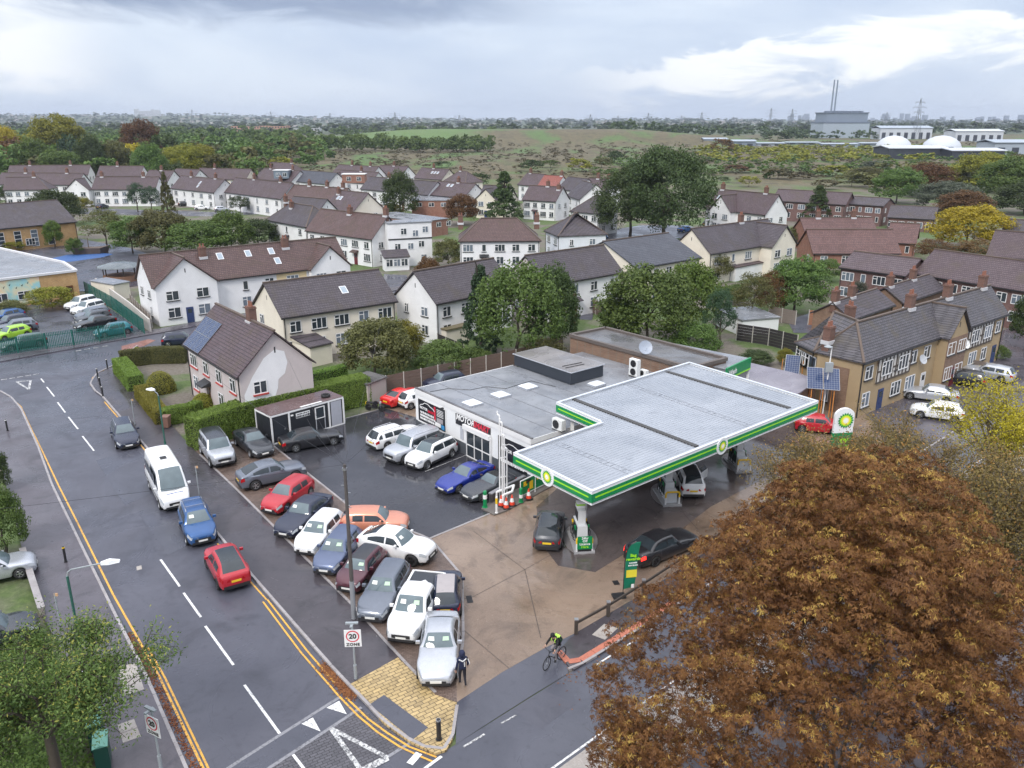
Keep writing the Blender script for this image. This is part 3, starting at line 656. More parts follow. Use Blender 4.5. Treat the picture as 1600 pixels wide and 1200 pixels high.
# air conditioners
def aircon(p, rz, w, h, fans, label):
    o = thing('air_conditioner', label, 'air conditioner', p, rz)
    MB().box(-w / 2, w / 2, -0.2, 0.2, 0.08, 0.08 + h).build('casing', plain('aircon_white', (0.72, 0.73, 0.72), 0.4, var=0.04), o)
    for k in range(fans):
        z = 0.08 + h * (k + 0.5) / fans; r = min(w * .38, h / fans * .42); mm = MB(); mm.tube((-w * .1 if fans == 1 else 0, -0.23, z), (-w * .1 if fans == 1 else 0, -0.2, z), r, 16); mm.build('fan_grille', BLACK, o)
    [MB().box(x - .05, x + .05, -.22, .22, 0, .08).build('foot', BLACK, o) for x in (-w / 2 + .1, w / 2 - .1)]
aircon(px(873, 672, zr), RZ, 1.0, 0.75, 1, 'white single fan air conditioner at showroom roof edge by canopy')
aircon(px(991, 588, zr), RZ, 0.95, 1.45, 2, 'tall white twin fan air conditioner against brick wall')
aircon(px(1006, 588, zr), RZ, 0.7, 0.5, 1, 'small white air conditioner beside the tall twin fan one')
m = MB(); g = px(894, 672, zr); m.box(-.12, .12, -.12, .12, 0, 1.3); o = m.build('vent_pipe', FRAMEW); o.location = g; tag(o, 'square white upstand on showroom roof by the canopy corner', 'vent')

# brick block and wash hall behind
bz = 4.9
bp = [px(891, 525, bz), px(946, 514, bz), px(1135, 562, bz), px(1085, 576, bz)]
bp[3] = bp[0] + (bp[2] - bp[1])
bb = thing('brick_store', 'brown brick store block with wet flat roof and parapet', 'building', bp[0], 0)
loc = [p - bp[0] for p in bp]
MB().prism(loc, -bz, 0.0).build('wall', BRBROWN, bb)
m = MB()
for i in range(4):
    a, b = loc[i], loc[(i + 1) % 4]; m.bar(a + Vector((0, 0, 0.08)), b + Vector((0, 0, 0.08)), 0.32, 0.30)
m.build('parapet', plain('parapet_coping', (0.12, 0.10, 0.09), 0.6), bb)
cen = sum(loc, Vector()) / 4
MB().sheet([cen + (p - cen) * 0.985 for p in loc], 0.03).build('roof', DFELT, bb)
def dish(p, r, az, label, mat=None, pole=0.5):
    o = thing('satellite_dish', label, 'satellite dish', p, az)
    MB().tube((0, 0, -0.02), (0, 0, pole), 0.03).build('mast', STEEL, o)
    m = MB(); v = []; n = 14
    for k in range(4):
        rr = r * k / 3
        for i in range(n):
            t = 2 * math.pi * i / n; v.append((-0.35 * (rr / r) ** 2 * r * 0 + 0.25 * rr * rr / r, rr * math.cos(t), rr * math.sin(t)))
    f = [(k * n + i, k * n + (i + 1) % n, (k + 1) * n + (i + 1) % n, (k + 1) * n + i) for k in range(3) for i in range(n)]
    R = Matrix.Rotation(-0.5, 3, 'Y'); v = [tuple(R @ Vector(q) + Vector((0.05, 0, pole))) for q in v]; m.add(v, f)
    m.build('reflector', mat or plain('dish_grey', (0.42, 0.44, 0.47), 0.5), o, smooth=True)
    MB().tube((0.05, 0, pole - r * 0.6), (r * 0.9, 0, pole + 0.1), 0.015, 5).build('feed_arm', STEEL, o)
dish(px(1007, 556, bz + 0.03), 0.62, math.radians(-80), 'large round grey satellite dish on wet brick store roof', plain('dish_blue_grey', (0.33, 0.37, 0.44), 0.45), 0.75)
wz = 3.4
wp = [px(1040, 534, wz), px(1170, 556, wz), px(1145, 580, wz), px(1100, 575, wz)]
wp = [px(1047, 536, wz + 1.2), px(1169, 560, wz + 1.2)]
wd = Vector((wp[1] - wp[0])); wn = Vector((wd.y, -wd.x, 0)).normalized()
wash = thing('car_wash_hall', 'low grey car wash hall with green fascia behind the brick store', 'building', wp[0], math.atan2(wd.y, wd.x))
L_ = wd.length
MB().box(0, L_, -4.2, 0.0, -4.6, -0.06).build('wall', plain('grey_profile_sheet', (0.25, 0.26, 0.28), 0.5), wash)
MB().box(-0.1, L_ + 0.1, -4.3, 0.1, -0.06, 0.02).build('roof', FELT, wash)
m = MB().box(L_ + 0.1, L_ + 0.25, -4.4, 0.1, -0.95, 0.12); m.build('fascia', GREEN, wash); MB().box(L_ + 0.25, L_ + 0.265, -4.4, 0.1, -0.95, -0.83).build('stripe', LIME, wash)
letters('Wash', 0.62, LETW, wash, (L_ + 0.27, -3.3, -0.42), (0, 1, 0), (0, 0, 1), bold=0.015)
for y in (-4.3, 0.0): MB().box(L_ + .0, L_ + .2, y - .08, y + .08, -4.6, -0.95).build('post', FRAMEW, wash)

# ------------------------------------------------------------------ canopy
CZ = 5.55; CT = 0.80
cpx = [(925, 769), (1279, 627), (1077, 566), (869, 629), (940, 660), (802, 708)]
cw = [px(*q, CZ) for q in cpx]
can = thing('forecourt_canopy', 'large white ribbed forecourt canopy with green and lime fascia', 'canopy', (cw[0].x, cw[0].y, 0), 0)
O = Vector((cw[0].x, cw[0].y, 0)); cl = [p - O for p in cw]
MB().prism(cl, CZ - CT + 0.05, CZ - 0.16, True).build('soffit', plain('soffit_white', (0.62, 0.63, 0.65), 0.5, var=0.04), can)
def fascia(a, b, green, out):
    d = (b - a).normalized(); n = Vector((d.y, -d.x, 0)); L = (b - a).length; z1 = CZ; z0 = CZ - CT
    def band(za, zb, o0, o1, mat, nm, i0=0.0, i1=0.0):
        p = a + d * i0; q = b - d * i1; mm = MB(); c4 = [p + n * o0, q + n * o0, q + n * o1, p + n * o1]
        return mm.prism([(c.x, c.y) for c in c4], za, zb, True).build(nm, mat, can)
    band(z0, z1, -0.10, 0.0, WPNL, 'fascia_panel', 0.0, 0.101)
    band(z1, z1 + 0.05, -0.17, 0.02, plain('canopy_trim', (0.60, 0.63, 0.68), 0.35), 'edge_trim', 0.0, 0.171)
    if green:
        band(z0 + 0.14, z1 - 0.15, 0.0, 0.012, GREEN, 'green_band', 0.0 if green < 3 else 0.1, 0.0)
        band(z0 + 0.37, z0 + 0.46, 0.012, 0.018, LIME, 'lime_stripe', 0.25, 0.25)
for i, g in enumerate((2, 0, 0, 2, 0, 2)):
    fascia(cl[i], cl[(i + 1) % 6], g, 1)
# ribbed deck: ribs run along the front edge
ad = (cl[1] - cl[0]).normalized(); an = Vector((-ad.y, ad.x, 0))
poly2 = [(p.dot(ad), p.dot(an)) for p in cl]
def clip(y):
    xs = []
    for i in range(6):
        (x0, y0), (x1, y1) = poly2[i], poly2[(i + 1) % 6]
        if (y0 - y) * (y1 - y) < 0: xs.append(x0 + (x1 - x0) * (y - y0) / (y1 - y0))
    return sorted(xs)
m = MB(); ymin = min(p[1] for p in poly2) + 0.2; ymax = max(p[1] for p in poly2) - 0.2; y = ymin
zd = CZ - 0.14
while y < ymax:
    xs = clip(y + 0.08)
    for k in range(0, len(xs) - 1, 2):
        a, b = xs[k] + 0.16, xs[k + 1] - 0.16
        if b - a < 0.3: continue
        A = lambda x, yy, z: tuple(ad * x + an * yy + Vector((0, 0, z)))
        for (ya, za, yb, zb) in ((0, 0, .15, 0), (.15, 0, .175, .035), (.175, .035, .235, .035), (.235, .035, .26, 0)):
            m.quad(A(a, y + ya, zd + za), A(b, y + ya, zd + za), A(b, y + yb, zd + zb), A(a, y + yb, zd + zb))
    y += 0.26
m.build('ribbed_deck', DECK, can)
GUT = plain('gutter_dark', (0.055, 0.052, 0.050), 0.5)
for a, b in (((894, 623), (1090, 698)), ((1040, 580), (1235, 638))):
    p, q = px(*a, CZ - 0.1) - O, px(*b, CZ - 0.1) - O; d = (q - p).normalized()
    MB().bar(p + d * 0.15, q - d * 0.05, 0.32, 0.10).build('gutter', GUT, can)
for a, b in (((976, 598), (1180, 668)), ((872, 692), (985, 738))):
    p, q = px(*a, CZ - 0.1) - O, px(*b, CZ - 0.1) - O; m = MB(); d = (q - p).normalized(); s = Vector((-d.y, d.x, 0))
    for k in (-0.22, 0.22): m.bar(p + s * k, q + s * k, 0.03, 0.025)
    L = (q - p).length
    for k in range(int(L / 0.45)): m.bar(p + d * (k * .45) - s * .22, p + d * (k * .45) + s * .22, 0.04, 0.02)
    m.build('roof_walkway', plain('walkway_grey', (0.34, 0.36, 0.40), 0.5), can)
def helios(par, c, right, up, R, name='emblem', plate=None):
    r = Vector(right).normalized(); u = Vector(up).normalized(); n = r.cross(u); c = Vector(c)
    def disc(rad, t0, t1, mat, nm, N=28):
        m = MB(); pts = [r * math.cos(2 * math.pi * i / N) * rad + u * math.sin(2 * math.pi * i / N) * rad for i in range(N)]
        m.add([c + p + n * t0 for p in pts] + [c + p + n * t1 for p in pts], [tuple(range(N, 2 * N))] + [(i, (i + 1) % N, N + (i + 1) % N, N + i) for i in range(N)]); return m.build(nm, mat, par)
    def star(ro, ri, off, t, mat, nm, N=18):
        m = MB(); v = [c + n * t]
        for i in range(2 * N):
            a = math.pi * (i + off) / N; rad = ro if i % 2 == 0 else ri; v.append(c + n * t + r * math.cos(a) * rad + u * math.sin(a) * rad)
        m.add(v, [(0, 1 + i, 1 + (i + 1) % (2 * N)) for i in range(2 * N)]); return m.build(nm, mat, par)
    e = disc(R, 0.0, 0.06, WPNL, name) if plate is None else plate
    kw = dict()
    star(R * .76, R * .58, 0, .066, GREEN, 'emblem_petals'); star(R * .62, R * .46, 1, .072, LIME, 'emblem_petals'); star(R * .50, R * .36, 0, .078, plain('emblem_yellow', (0.95, 0.80, 0.05), 0.4), 'emblem_petals'); star(R * .32, R * .20, 1, .084, plain('emblem_white', (0.9, 0.9, 0.82), 0.4), 'emblem_petals')
fd = (cl[1] - cl[0]).normalized(); fnn = Vector((fd.y, -fd.x, 0))
hh = hit(1128, 694, cw[0], fnn) - O; helios(can, Vector((hh.x, hh.y, CZ - CT / 2)), fd, (0, 0, 1), 0.56)
fd2 = (cl[0] - cl[5]).normalized(); fn2 = Vector((fd2.y, -fd2.x, 0))
hh = hit(856, 745, cw[0], fn2) - O; helios(can, Vector((hh.x, hh.y, CZ - CT / 2)), fd2, (0, 0, 1), 0.56)
for q in ((912, 838), (1046, 752), (1155, 690), (1000, 690), (1110, 640)):
    g = px(*q, zY) - O; MB().box(g.x - .14, g.x + .14, g.y - .14, g.y + .14, zY, CZ - CT + 0.06).build('column', WPNL, can)

# ------------------------------------------------------------------ pumps
DISP = plain('pump_white', (0.66, 0.68, 0.70), 0.35, var=0.06)
def pump(g, label, board):
    """two-sided pump seen end on; local -y points at the camera end"""
    o = thing('fuel_pump', label, 'fuel pump', g, math.radians(6), 'fuel pumps under the canopy')
    m = MB(); m.box(-.62, .62, -1.35, 1.35, 0, .14); m.build('plinth', plain('pump_plinth', (0.36, 0.36, 0.37), 0.6), o)
    m = MB(); v = [(-.34, -.55, .14), (.34, -.55, .14), (.34, 1.0, .14), (-.34, 1.0, .14), (-.30, -.50, 1.35), (.30, -.50, 1.35), (.30, .95, 1.35), (-.30, .95, 1.35)]
    m.add(v, [(0, 1, 5, 4), (1, 2, 6, 5), (2, 3, 7, 6), (3, 0, 4, 7), (4, 5, 6, 7)]); m.build('body', DISP, o)
    m = MB(); m.box(-.22, .22, -.28, .82, 1.35, 2.25); m.build('head', DISP, o)
    for s in (-1, 1):
        m = MB(); m.box(s * .22, s * .245, -.10, .70, 1.55, 2.1); m.build('display', BLACK, o)
        m = MB(); m.box(s * .31, s * .36, -.45, .9, .45, 1.3); m.build('side_panel', plain('pump_dark', (0.03, 0.05, 0.045), 0.45), o)
        for k in range(3):
            m = MB(); y = -.3 + k * .4; m.path([(s * .36, y, 1.25), (s * .52, y, .9), (s * .50, y + .1, .4), (s * .36, y + .15, .25)], 0.025, 6); m.build('hose', RUBBER, o)
            MB().bar((s * .38, y, 1.05), (s * .42, y + .02, 1.35), .06, .10).build('nozzle', (GREEN, BLACK, YELL)[k], o)
    m = MB(); m.box(-.26, .26, .15, .45, 2.25, 2.62); m.build('top_sign', LETW, o); m = MB(); m.box(-.265, .265, .145, .455, 2.40, 2.50); m.build('top_stripe', LIME, o)
    m = MB(); m.path([(-.46, -1.2, .14), (-.46, -1.2, .62)], .06, 8); m.path([(.46, -1.2, .14), (.46, -1.2, .62)], .06, 8); m.build('guard_leg', FRAMEW, o)
    m = MB(); m.path([(-.46, -1.2, .62), (-.46, -1.2, .90), (-.38, -1.2, 1.0), (.38, -1.2, 1.0), (.46, -1.2, .90), (.46, -1.2, .62)], .062, 8); m.build('guard_hoop', YELL, o)
    if board:
        b = MB().box(-.44, .44, -1.32, -1.27, .30, 1.12).build('board', GREEN, o)
        for k, (t, mt) in enumerate((('24hr', LETW), ('Off', LETW), ('Licence', LETW), ('Here', LIME))):
            letters(t, .21, mt, b, (0, -1.33, 1.02 - k * .19), (1, 0, 0), (0, 0, 1), bold=.006)
        MB().box(-.40, .40, -1.31, -1.28, .14, .30).build('board_foot', BLACK, o)
    else:
        MB().box(-.36, .36, -1.02, -.56, .14, 1.0).build('bin', DISP, o)
    return o
pump(px(907, 848, zY), 'fuel pump with the green off licence board, nearest the canopy corner', True)
pump(px(1042, 778, zY), 'fuel pump with yellow guard hoop just left of the parked white crossover', False)
pump(px(1152, 728, zY), 'fuel pump farthest right, half behind the brown chestnut crown', False)
isl = MB()
for q in ((907, 848), (1042, 778), (1152, 728)):
    c = px(*q, 0); m = MB(); pts = []
    for i in range(20):
        t = 2 * math.pi * i / 20; pts.append((c.x + math.cos(t) * 1.05, c.y + 0.2 + math.sin(t) * 1.9 + (0.0)))
    tag(m.prism(pts, 0.05, zY + 0.03).build('pump_island', plain('island_concrete', (0.22, 0.20, 0.20), 0.4, var=0.25)), kind='structure')

# ------------------------------------------------------------------ vents, cones and clutter by the canopy corner
isl = P2([(752, 796), (765, 786), (880, 728), (905, 738), (790, 800), (772, 806)], zY)
struct('planted_island', isl, plain('island_paving', (0.14, 0.125, 0.115), 0.5, var=0.25), zY + 0.09, True)
zi = zY + 0.09
tw = thing('tank_vents', 'cluster of tall white tank vent pipes by the canopy corner', 'vent pipes', px(786, 782, zi), RZ)
def rel(q, z=zi): return px(*q, z) - tw.location
R0 = Matrix.Rotation(-RZ, 3, 'Z')
for (q, h) in (((781, 780), 6.0), ((785, 783), 5.6), ((788, 785), 4.8), ((792, 778), 3.6)):
    g = R0 @ rel(q); m = MB(); m.tube((g.x, g.y, 0), (g.x, g.y, h), .05, 8); m.tube((g.x, g.y, h), (g.x - .22, g.y, h + .04), .05, 8); m.tube((g.x - .22, g.y, h), (g.x - .22, g.y, h + .25), .05, 8); m.build('vent_pipe', FRAMEW, tw)
m = MB()
for z in (1.6, 3.0): m.bar(R0 @ rel((781, 780)) + Vector((0, 0, z)), R0 @ rel((792, 778)) + Vector((0, 0, z)), .05, .08)
m.build('pipe_bracket', FRAMEW, tw)
m = MB(); a, b, c, d = [R0 @ rel(q) for q in ((776, 785), (803, 774), (800, 784), (786, 790))]
for p in (a, b, c, d): p.z = .75
m.path([a, b, c, d], .085, 8); m.tube(a, (a.x, a.y, 0), .06); m.tube(d, (d.x, d.y, 0), .08); m.build('manifold', FRAMEW, tw)
wl = thing('low_wall', 'low dark wall box around the tank vent pipes', 'wall', (0, 0, 0)); m = MB()
ww = P2([(766, 785), (795, 768), (820, 756), (842, 748)], zi)
for a, b in zip(ww[:-1], ww[1:]): m.bar(a + Vector((0, 0, .3)), b + Vector((0, 0, .3)), .22, .6)
m.build('wall', plain('dark_wall', (0.09, 0.08, 0.08), 0.6, var=0.2), wl); m = MB()
for a, b in zip(ww[:-1], ww[1:]): m.bar(a + Vector((0, 0, .63)), b + Vector((0, 0, .63)), .30, .07)
m.build('coping', plain('wall_coping', (0.22, 0.22, 0.235), 0.5), wl)
ORANGE = plain('cone_orange', (0.75, 0.07, 0.03), 0.45, var=0.08)
def cone(p, label):
    o = thing('traffic_cone', label, 'traffic cone', p, random.uniform(0, 1.5), 'traffic cones by the tank vents')
    MB().box(-.24, .24, -.24, .24, 0, .06).build('base', BLACK, o)
    MB().lathe([(.19, .06), (.145, .26)], 14).build('lower_cone', ORANGE, o); MB().lathe([(.145, .26), (.085, .52)], 14).build('sleeve', LETW, o); MB().lathe([(.085, .52), (.035, .75)], 14).build('tip', ORANGE, o)
for q, l in (((783, 790), 'orange and white traffic cone left of the three by the vent pipes'), ((791, 793.5), 'orange and white traffic cone in front, middle of the three'), ((800, 789), 'orange and white traffic cone right of the three by the vent pipes'), ((826, 779), 'orange and white traffic cone standing before the green banner')): cone(px(*q, zi), l)
def bollard(p, h, r, mat, label, name='bollard', band=None, group=None):
    o = thing(name, label, 'bollard', p, 0, group); MB().lathe([(r, 0), (r, h - .05), (r * .8, h)], 12).build('post', mat, o)
    if band: MB().lathe([(r * 1.06, band[0]), (r * 1.06, band[1])], 12).build('band', band[2], o)
    MB().lathe([(r * 1.5, 0), (r * 1.4, .03)], 12).build('base', mat, o); return o
bollard(px(776, 801, zi), 1.15, .075, FRAMEW, 'white bollard with yellow band at the vent corner', band=(.65, 1.05, YELL))
bollard(px(758, 792, zi), 1.15, .13, GREEN, 'green advertising bollard on corner of the vent island', band=(.6, .9, LETW))
bollard(px(814, 784, zi), 1.0, .12, GREEN, 'green advertising bollard beside the banner rail', band=(.3, .55, LETW))
bn_ = thing('banner_rail', 'green and yellow promotional banner on a white rail under canopy', 'banner', px(813, 780, zi), 0)
e = px(858, 757, zi) - px(813, 780, zi); MB().bar((0, 0, .75), (e.x, e.y, .75), .03, 1.0).build('banner', GREEN, bn_)
m = MB(); m.bar((0, 0, 1.3), (e.x, e.y, 1.3), .06, .06); m.bar((0, 0, .22), (e.x, e.y, .22), .05, .05)
for t in (0, .5, 1): m.bar((e.x * t, e.y * t, 0), (e.x * t, e.y * t, 1.3), .06, .06, (1, 0, 0))
m.build('rail', FRAMEW, bn_); en = Vector((e.y, -e.x, 0)).normalized()
for t0, t1, z0, z1, mt in ((.10, .22, .8, 1.15, YELL), (.30, .42, .4, 1.0, YELL), (.55, .85, .85, 1.15, YELL), (.18, .34, .95, 1.2, BLACK)):
    p, q = Vector((e.x * t0, e.y * t0, 0)) + en * .02, Vector((e.x * t1, e.y * t1, 0)) + en * .02; MB().quad((p.x, p.y, z0), (q.x, q.y, z0), (q.x, q.y, z1), (p.x, p.y, z1)).build('banner_print', mt, bn_)

# ------------------------------------------------------------------ container office
c0, c1, c2 = px(427, 695, zY), px(538, 662, zY), px(405, 672, zY)
cu = (c1 - c0).normalized(); cL = (c1 - c0).length; cD = 2.45; ch = 2.35
ofc = thing('site_office', 'black site cabin with white trim and brown roof below the hedge', 'cabin', c0, math.atan2(cu.y, cu.x))
MB().box(0, cL, 0, cD, 0.1, ch).build('wall', plain('cabin_black', (0.022, 0.024, 0.030), 0.45, var=0.2), ofc)
MB().box(-.04, cL + .04, -.04, cD + .04, ch + .06, ch + .10).build('roof', roofing('cabin_roof', (0.10, 0.062, 0.062), (0.15, 0.10, 0.10), (0.07, 0.05, 0.05)), ofc)
m = MB(); m.box(-.05, cL + .05, -.05, 0.0, ch - .09, ch + .06); m.box(-.05, 0.0, 0, cD, ch - .09, ch + .06); m.box(cL, cL + .05, 0, cD, ch - .09, ch + .06)
m.box(-.05, cL + .05, -.051, 0, .0, .1)
for x in (0, cL * .235, cL * .79, cL): m.box(x - .07, x + .07, -.055, 0, .1, ch - .09)
m.box(-.055, .0, cD - .1, cD, .1, ch - .09); m.box(-.3 + cL * .45, cL * .7, -.05, .15, ch + .10, ch + .14); m.build('white_trim', FRAMEW, ofc)
MB().box(cL * .82, cL * .97, -.03, 0, .12, ch - .15).build('roller_door', plain('grey_shutter', (0.40, 0.41, 0.46), 0.4), ofc)
w_ = MB().box(cL * .60, cL * .72, -.03, 0, 1.15, 2.05).build('window', GLASS, ofc); m = MB()
for x in (.595, .72): m.box(cL * x - .03, cL * x + .05, -.06, 0.0, 1.1, 2.1)
m.box(cL * .6, cL * .72, -.06, 0, 1.1, 1.16); m.box(cL * .6, cL * .72, -.06, 0, 2.04, 2.1); m.build('frame', FRAMEW, w_)
m = MB()
for x in (.595, .72): m.box(cL * x, cL * x + .05, -.05, 0, .1, 1.1)
m.build('door_frame', plain('cabin_trim', (.4, .42, .46), .4), ofc)
d_ = MB().box(cL * .03, cL * .20, -.025, 0, .12, 2.1).build('door', plain('cabin_door', (0.030, 0.034, 0.042), 0.4), ofc); MB().box(cL * .16, cL * .18, -.06, -.026, 1.0, 1.12).build('handle', STEEL, d_)
MB().box(cL * .33, cL * .52, -.03, 0, 1.62, 2.05).build('sign_board', LETW, ofc)
print_line(ofc, (cL * .425, -.034, 1.94), (1, 0, 0), (0, 0, 1), 1.1, .1, BLACK, 7); print_line(ofc, (cL * .43, -.034, 1.75), (1, 0, 0), (0, 0, 1), 1.3, .19, BLACK, 8)
MB().box(cL * .26, cL * .29, -.1, 0, 1.95, 2.05).build('lamp', FRAMEW, ofc)
ty = MB(); n = 18; v = []; f = []
for i in range(n):
    for k in range(8):
        a = 2 * math.pi * i / n; b = 2 * math.pi * k / 8; r = .30 + .10 * math.cos(b); v.append((r * math.cos(a) , r * math.sin(a), .12 + .12 * math.sin(b)))
for i in range(n):
    for k in range(8): f.append((i * 8 + k, ((i + 1) % n) * 8 + k, ((i + 1) % n) * 8 + (k + 1) % 8, i * 8 + (k + 1) % 8))
ty.add(v, f); t_ = ty.build('old_tyre', RUBBER, smooth=True); t_.location = px(509, 620, ch + zY + .1); tag(t_, 'black car tyre lying on the cabin roof', 'tyre')

# ------------------------------------------------------------------ totem, flag, rail, posts
tp = px(1309, 726, zY)
tot = thing('price_totem', 'white and green filling station totem half hidden by autumn tree', 'sign', tp, math.radians(8))
m = MB(); N = 10; pr = [(-.95, 3.3), (.95, 3.3)] + [(.95 * math.cos(t * math.pi / N), 5.0 + .75 * math.sin(t * math.pi / N)) for t in range(N + 1)]
m.add([(x, -.12, z) for x, z in pr] + [(x, .12, z) for x, z in pr], [tuple(range(len(pr))), tuple(range(2 * len(pr) - 1, len(pr) - 1, -1))] + [(i, len(pr) + i, len(pr) + (i + 1) % len(pr), (i + 1) % len(pr)) for i in range(len(pr))]); m.build('head_panel', WPNL, tot)
helios(tot, (0.1, -.12, 4.55), (1, 0, 0), (0, 0, 1), 1.05, plate=tot); MB().box(-.97, .97, -.13, .13, 0, 3.3).build('price_panel', GREEN, tot)
for k in range(3): MB().box(-.2, .75, -.15, -.13, 2.3 - k * .7, 2.75 - k * .7).build('price_window', LIME, tot)
tot.scale = (.8, .8, .78)
fp = px(973, 930, zY)
fl = thing('feather_flag', 'green feather flag with yellow panel beside the timber rail', 'flag', fp, math.radians(10))
m = MB(); m.path([(0, 0, 0), (.03, 0, 2.0), (.12, 0, 2.7), (.32, 0, 3.05), (.62, 0, 3.2)], .022, 6); m.build('pole', BLACK, fl)
edge = [(0.02, .35), (.04, 1.2), (.06, 2.0), (.14, 2.65), (.33, 3.0), (.66, 3.16)]; inner = [(.62, .45), (.66, 1.0), (.70, 1.6), (.76, 2.2), (.80, 2.7), (.86, 3.18)]
m = MB(); v = [(x, -.01 + .04 * math.sin(z * 3), z) for x, z in edge] + [(x, -.01 + .05 * math.sin(z * 3 + 1), z) for x, z in inner]
m.add(v + [(a, b + .012, c) for a, b, c in v], [(i, i + 6, i + 7, i + 1) for i in range(5)] + [(i + 12, i + 13, i + 19, i + 18) for i in range(5)])
fb = m.build('banner', plain('flag_green', (0.005, 0.17, 0.095), 0.55), fl)
MB().box(.12, .70, -.075, -.068, 1.10, 1.55).build('yellow_panel', plain('flag_yellow', (0.75, 0.65, 0.05), .5), fb)
for k, t in enumerate(('Bag', 'rewards')): letters(t, .24, LIME, fb, (.46, -.08, 2.42 - k * .22), (1, 0, 0), (0, 0, 1), bold=.008)
for k in range(2): print_line(fb, (.46, -.076, 1.98 - k * .15), (1, 0, 0), (0, 0, 1), .42 + .1 * k, .09, LETW, 7)
MB().box(.42, .58, -.075, -.068, .45, .68).build('emblem_patch', LETW, fb)
MB().cbox(-.25, -.1, .05, .7, .5, .1).build('foot_weight', BLACK, fl)
rl = [px(900, 990, zY), px(950, 962, zY), px(1005, 927, zY), px(1102, 862, zY), px(1190, 806, zY), px(1290, 745, zY)]
rail = thing('knee_rail', 'low dark timber knee rail fence along front of forecourt', 'fence', rl[0], 0)
TIM = plain('dark_timber', (0.060, 0.048, 0.040), 0.6, var=0.25)
for p in rl:
    g = p - rl[0]; m = MB(); m.box(g.x - .09, g.x + .09, g.y - .09, g.y + .09, 0, .80); m.build('post', TIM, rail); MB().cbox(g.x, g.y, .83, .20, .20, .06).build('cap', STEEL, rail)
for a, b in zip(rl[:-1], rl[1:]):
    MB().bar(a - rl[0] + Vector((0, 0, .62)), b - rl[0] + Vector((0, 0, .62)), .07, .14).build('rail', TIM, rail)
# ------------------------------------------------------------------ houses
def tiles(name, c1, c2, moss, w=0.28, h=0.20):
    n = NT(name); tc = n.co('Object'); sep = n.N.new('ShaderNodeSeparateXYZ'); n.L.new(tc, sep.inputs[0])
    cb = n.N.new('ShaderNodeCombineXYZ'); n.L.new(n.math('ADD', sep.outputs[0], n.math('MULTIPLY', sep.outputs[1], 0.31)), cb.inputs[0]); n.L.new(sep.outputs[2], cb.inputs[1])
    br = n.N.new('ShaderNodeTexBrick'); n.L.new(cb.outputs[0], br.inputs['Vector']); br.inputs['Scale'].default_value = 1
    br.inputs['Brick Width'].default_value = w; br.inputs['Row Height'].default_value = h; br.inputs['Mortar Size'].default_value = 0.022
    br.inputs['Color1'].default_value = (*c1, 1); br.inputs['Color2'].default_value = (*c2, 1); br.inputs['Mortar'].default_value = (*[k * .35 for k in c1], 1)
    g = n.pos(); v = n.noise(g, 0.45, 5, 0.65, 0.5); v2 = n.noise(g, 2.2, 4, 0.6)
    c = n.mix(n.mapr(v, 0.50, 0.72, 0, 0.7), br.outputs[0], moss); c = n.mix(n.mapr(v2, 0.6, 0.8, 0, 0.45), c, tuple(k * 1.5 for k in c2))
    n.set('Base Color', c).set('Roughness', n.mapr(v, 0.3, 0.7, 0.42, 0.75)); n.bump(n.math('SUBTRACT', 1.0, br.outputs['Fac']), 0.7, 0.03); MAT[name] = n.mat; return n.mat
RBROWN = tiles('brown_roof_tiles', (0.080, 0.052, 0.060), (0.108, 0.074, 0.082), (0.090, 0.072, 0.055))
RDARK = tiles('dark_roof_tiles', (0.062, 0.050, 0.060), (0.088, 0.072, 0.084), (0.080, 0.068, 0.055))
RRUST = tiles('rusty_roof_tiles', (0.092, 0.052, 0.050), (0.125, 0.074, 0.068), (0.085, 0.066, 0.050))
RSLATE = tiles('blue_slate', (0.060, 0.065, 0.085), (0.085, 0.090, 0.112), (0.075, 0.075, 0.085), 0.3, 0.17)
RRED = tiles('red_clay_tiles', (0.112, 0.056, 0.052), (0.148, 0.076, 0.068), (0.08, 0.05, 0.045), 0.3, 0.26)
RBRIGHT = tiles('new_red_tiles', (0.25, 0.072, 0.055), (0.31, 0.10, 0.075), (0.25, 0.08, 0.06))
RSTONE = tiles('stone_slate', (0.078, 0.072, 0.082), (0.110, 0.102, 0.114), (0.110, 0.095, 0.070), 0.34, 0.19)
def render_wall(name, col, dirt=0.35, patch=None):
    n = NT(name); p = n.pos(); a = n.noise(p, 0.5, 5, 0.6, 0.4); b = n.noise(n.pos((1, 1, 0.15)), 1.6, 5, 0.7)
    c = n.mix(n.mapr(a, 0.35, 0.7), col, tuple(k * 0.88 for k in col)); c = n.mix(n.mapr(b, 0.60, 0.80, 0, dirt), c, tuple(k * f for k, f in zip(col, (0.55, 0.53, 0.48))))
    n.set('Base Color', c).set('Roughness', 0.85); n.bump(n.noise(p, 40, 2), 0.2, 0.01); MAT[name] = n.mat; return n.mat
WWHITE = render_wall('white_pebbledash', (0.80, 0.80, 0.81)); WCREAM = render_wall('cream_pebbledash', (0.76, 0.70, 0.60)); WPINK = render_wall('pinkish_grey_pebbledash', (0.56, 0.50, 0.49))
WYEL = render_wall('pale_yellow_render', (0.78, 0.62, 0.36)); WBLUE = render_wall('cool_white_render', (0.72, 0.75, 0.80)); WTAN = render_wall('tan_roughcast', (0.38, 0.285, 0.170))
BRRED = brickm('red_brick', (0.25, 0.095, 0.065), (0.33, 0.14, 0.095), (0.27, 0.22, 0.18)); BRDARK = brickm('dark_purple_brick', (0.15, 0.075, 0.068), (0.20, 0.105, 0.092), (0.17, 0.14, 0.13)); BRYEL = brickm('yellow_stock_brick', (0.52, 0.30, 0.12), (0.62, 0.38, 0.17), (0.42, 0.32, 0.20))
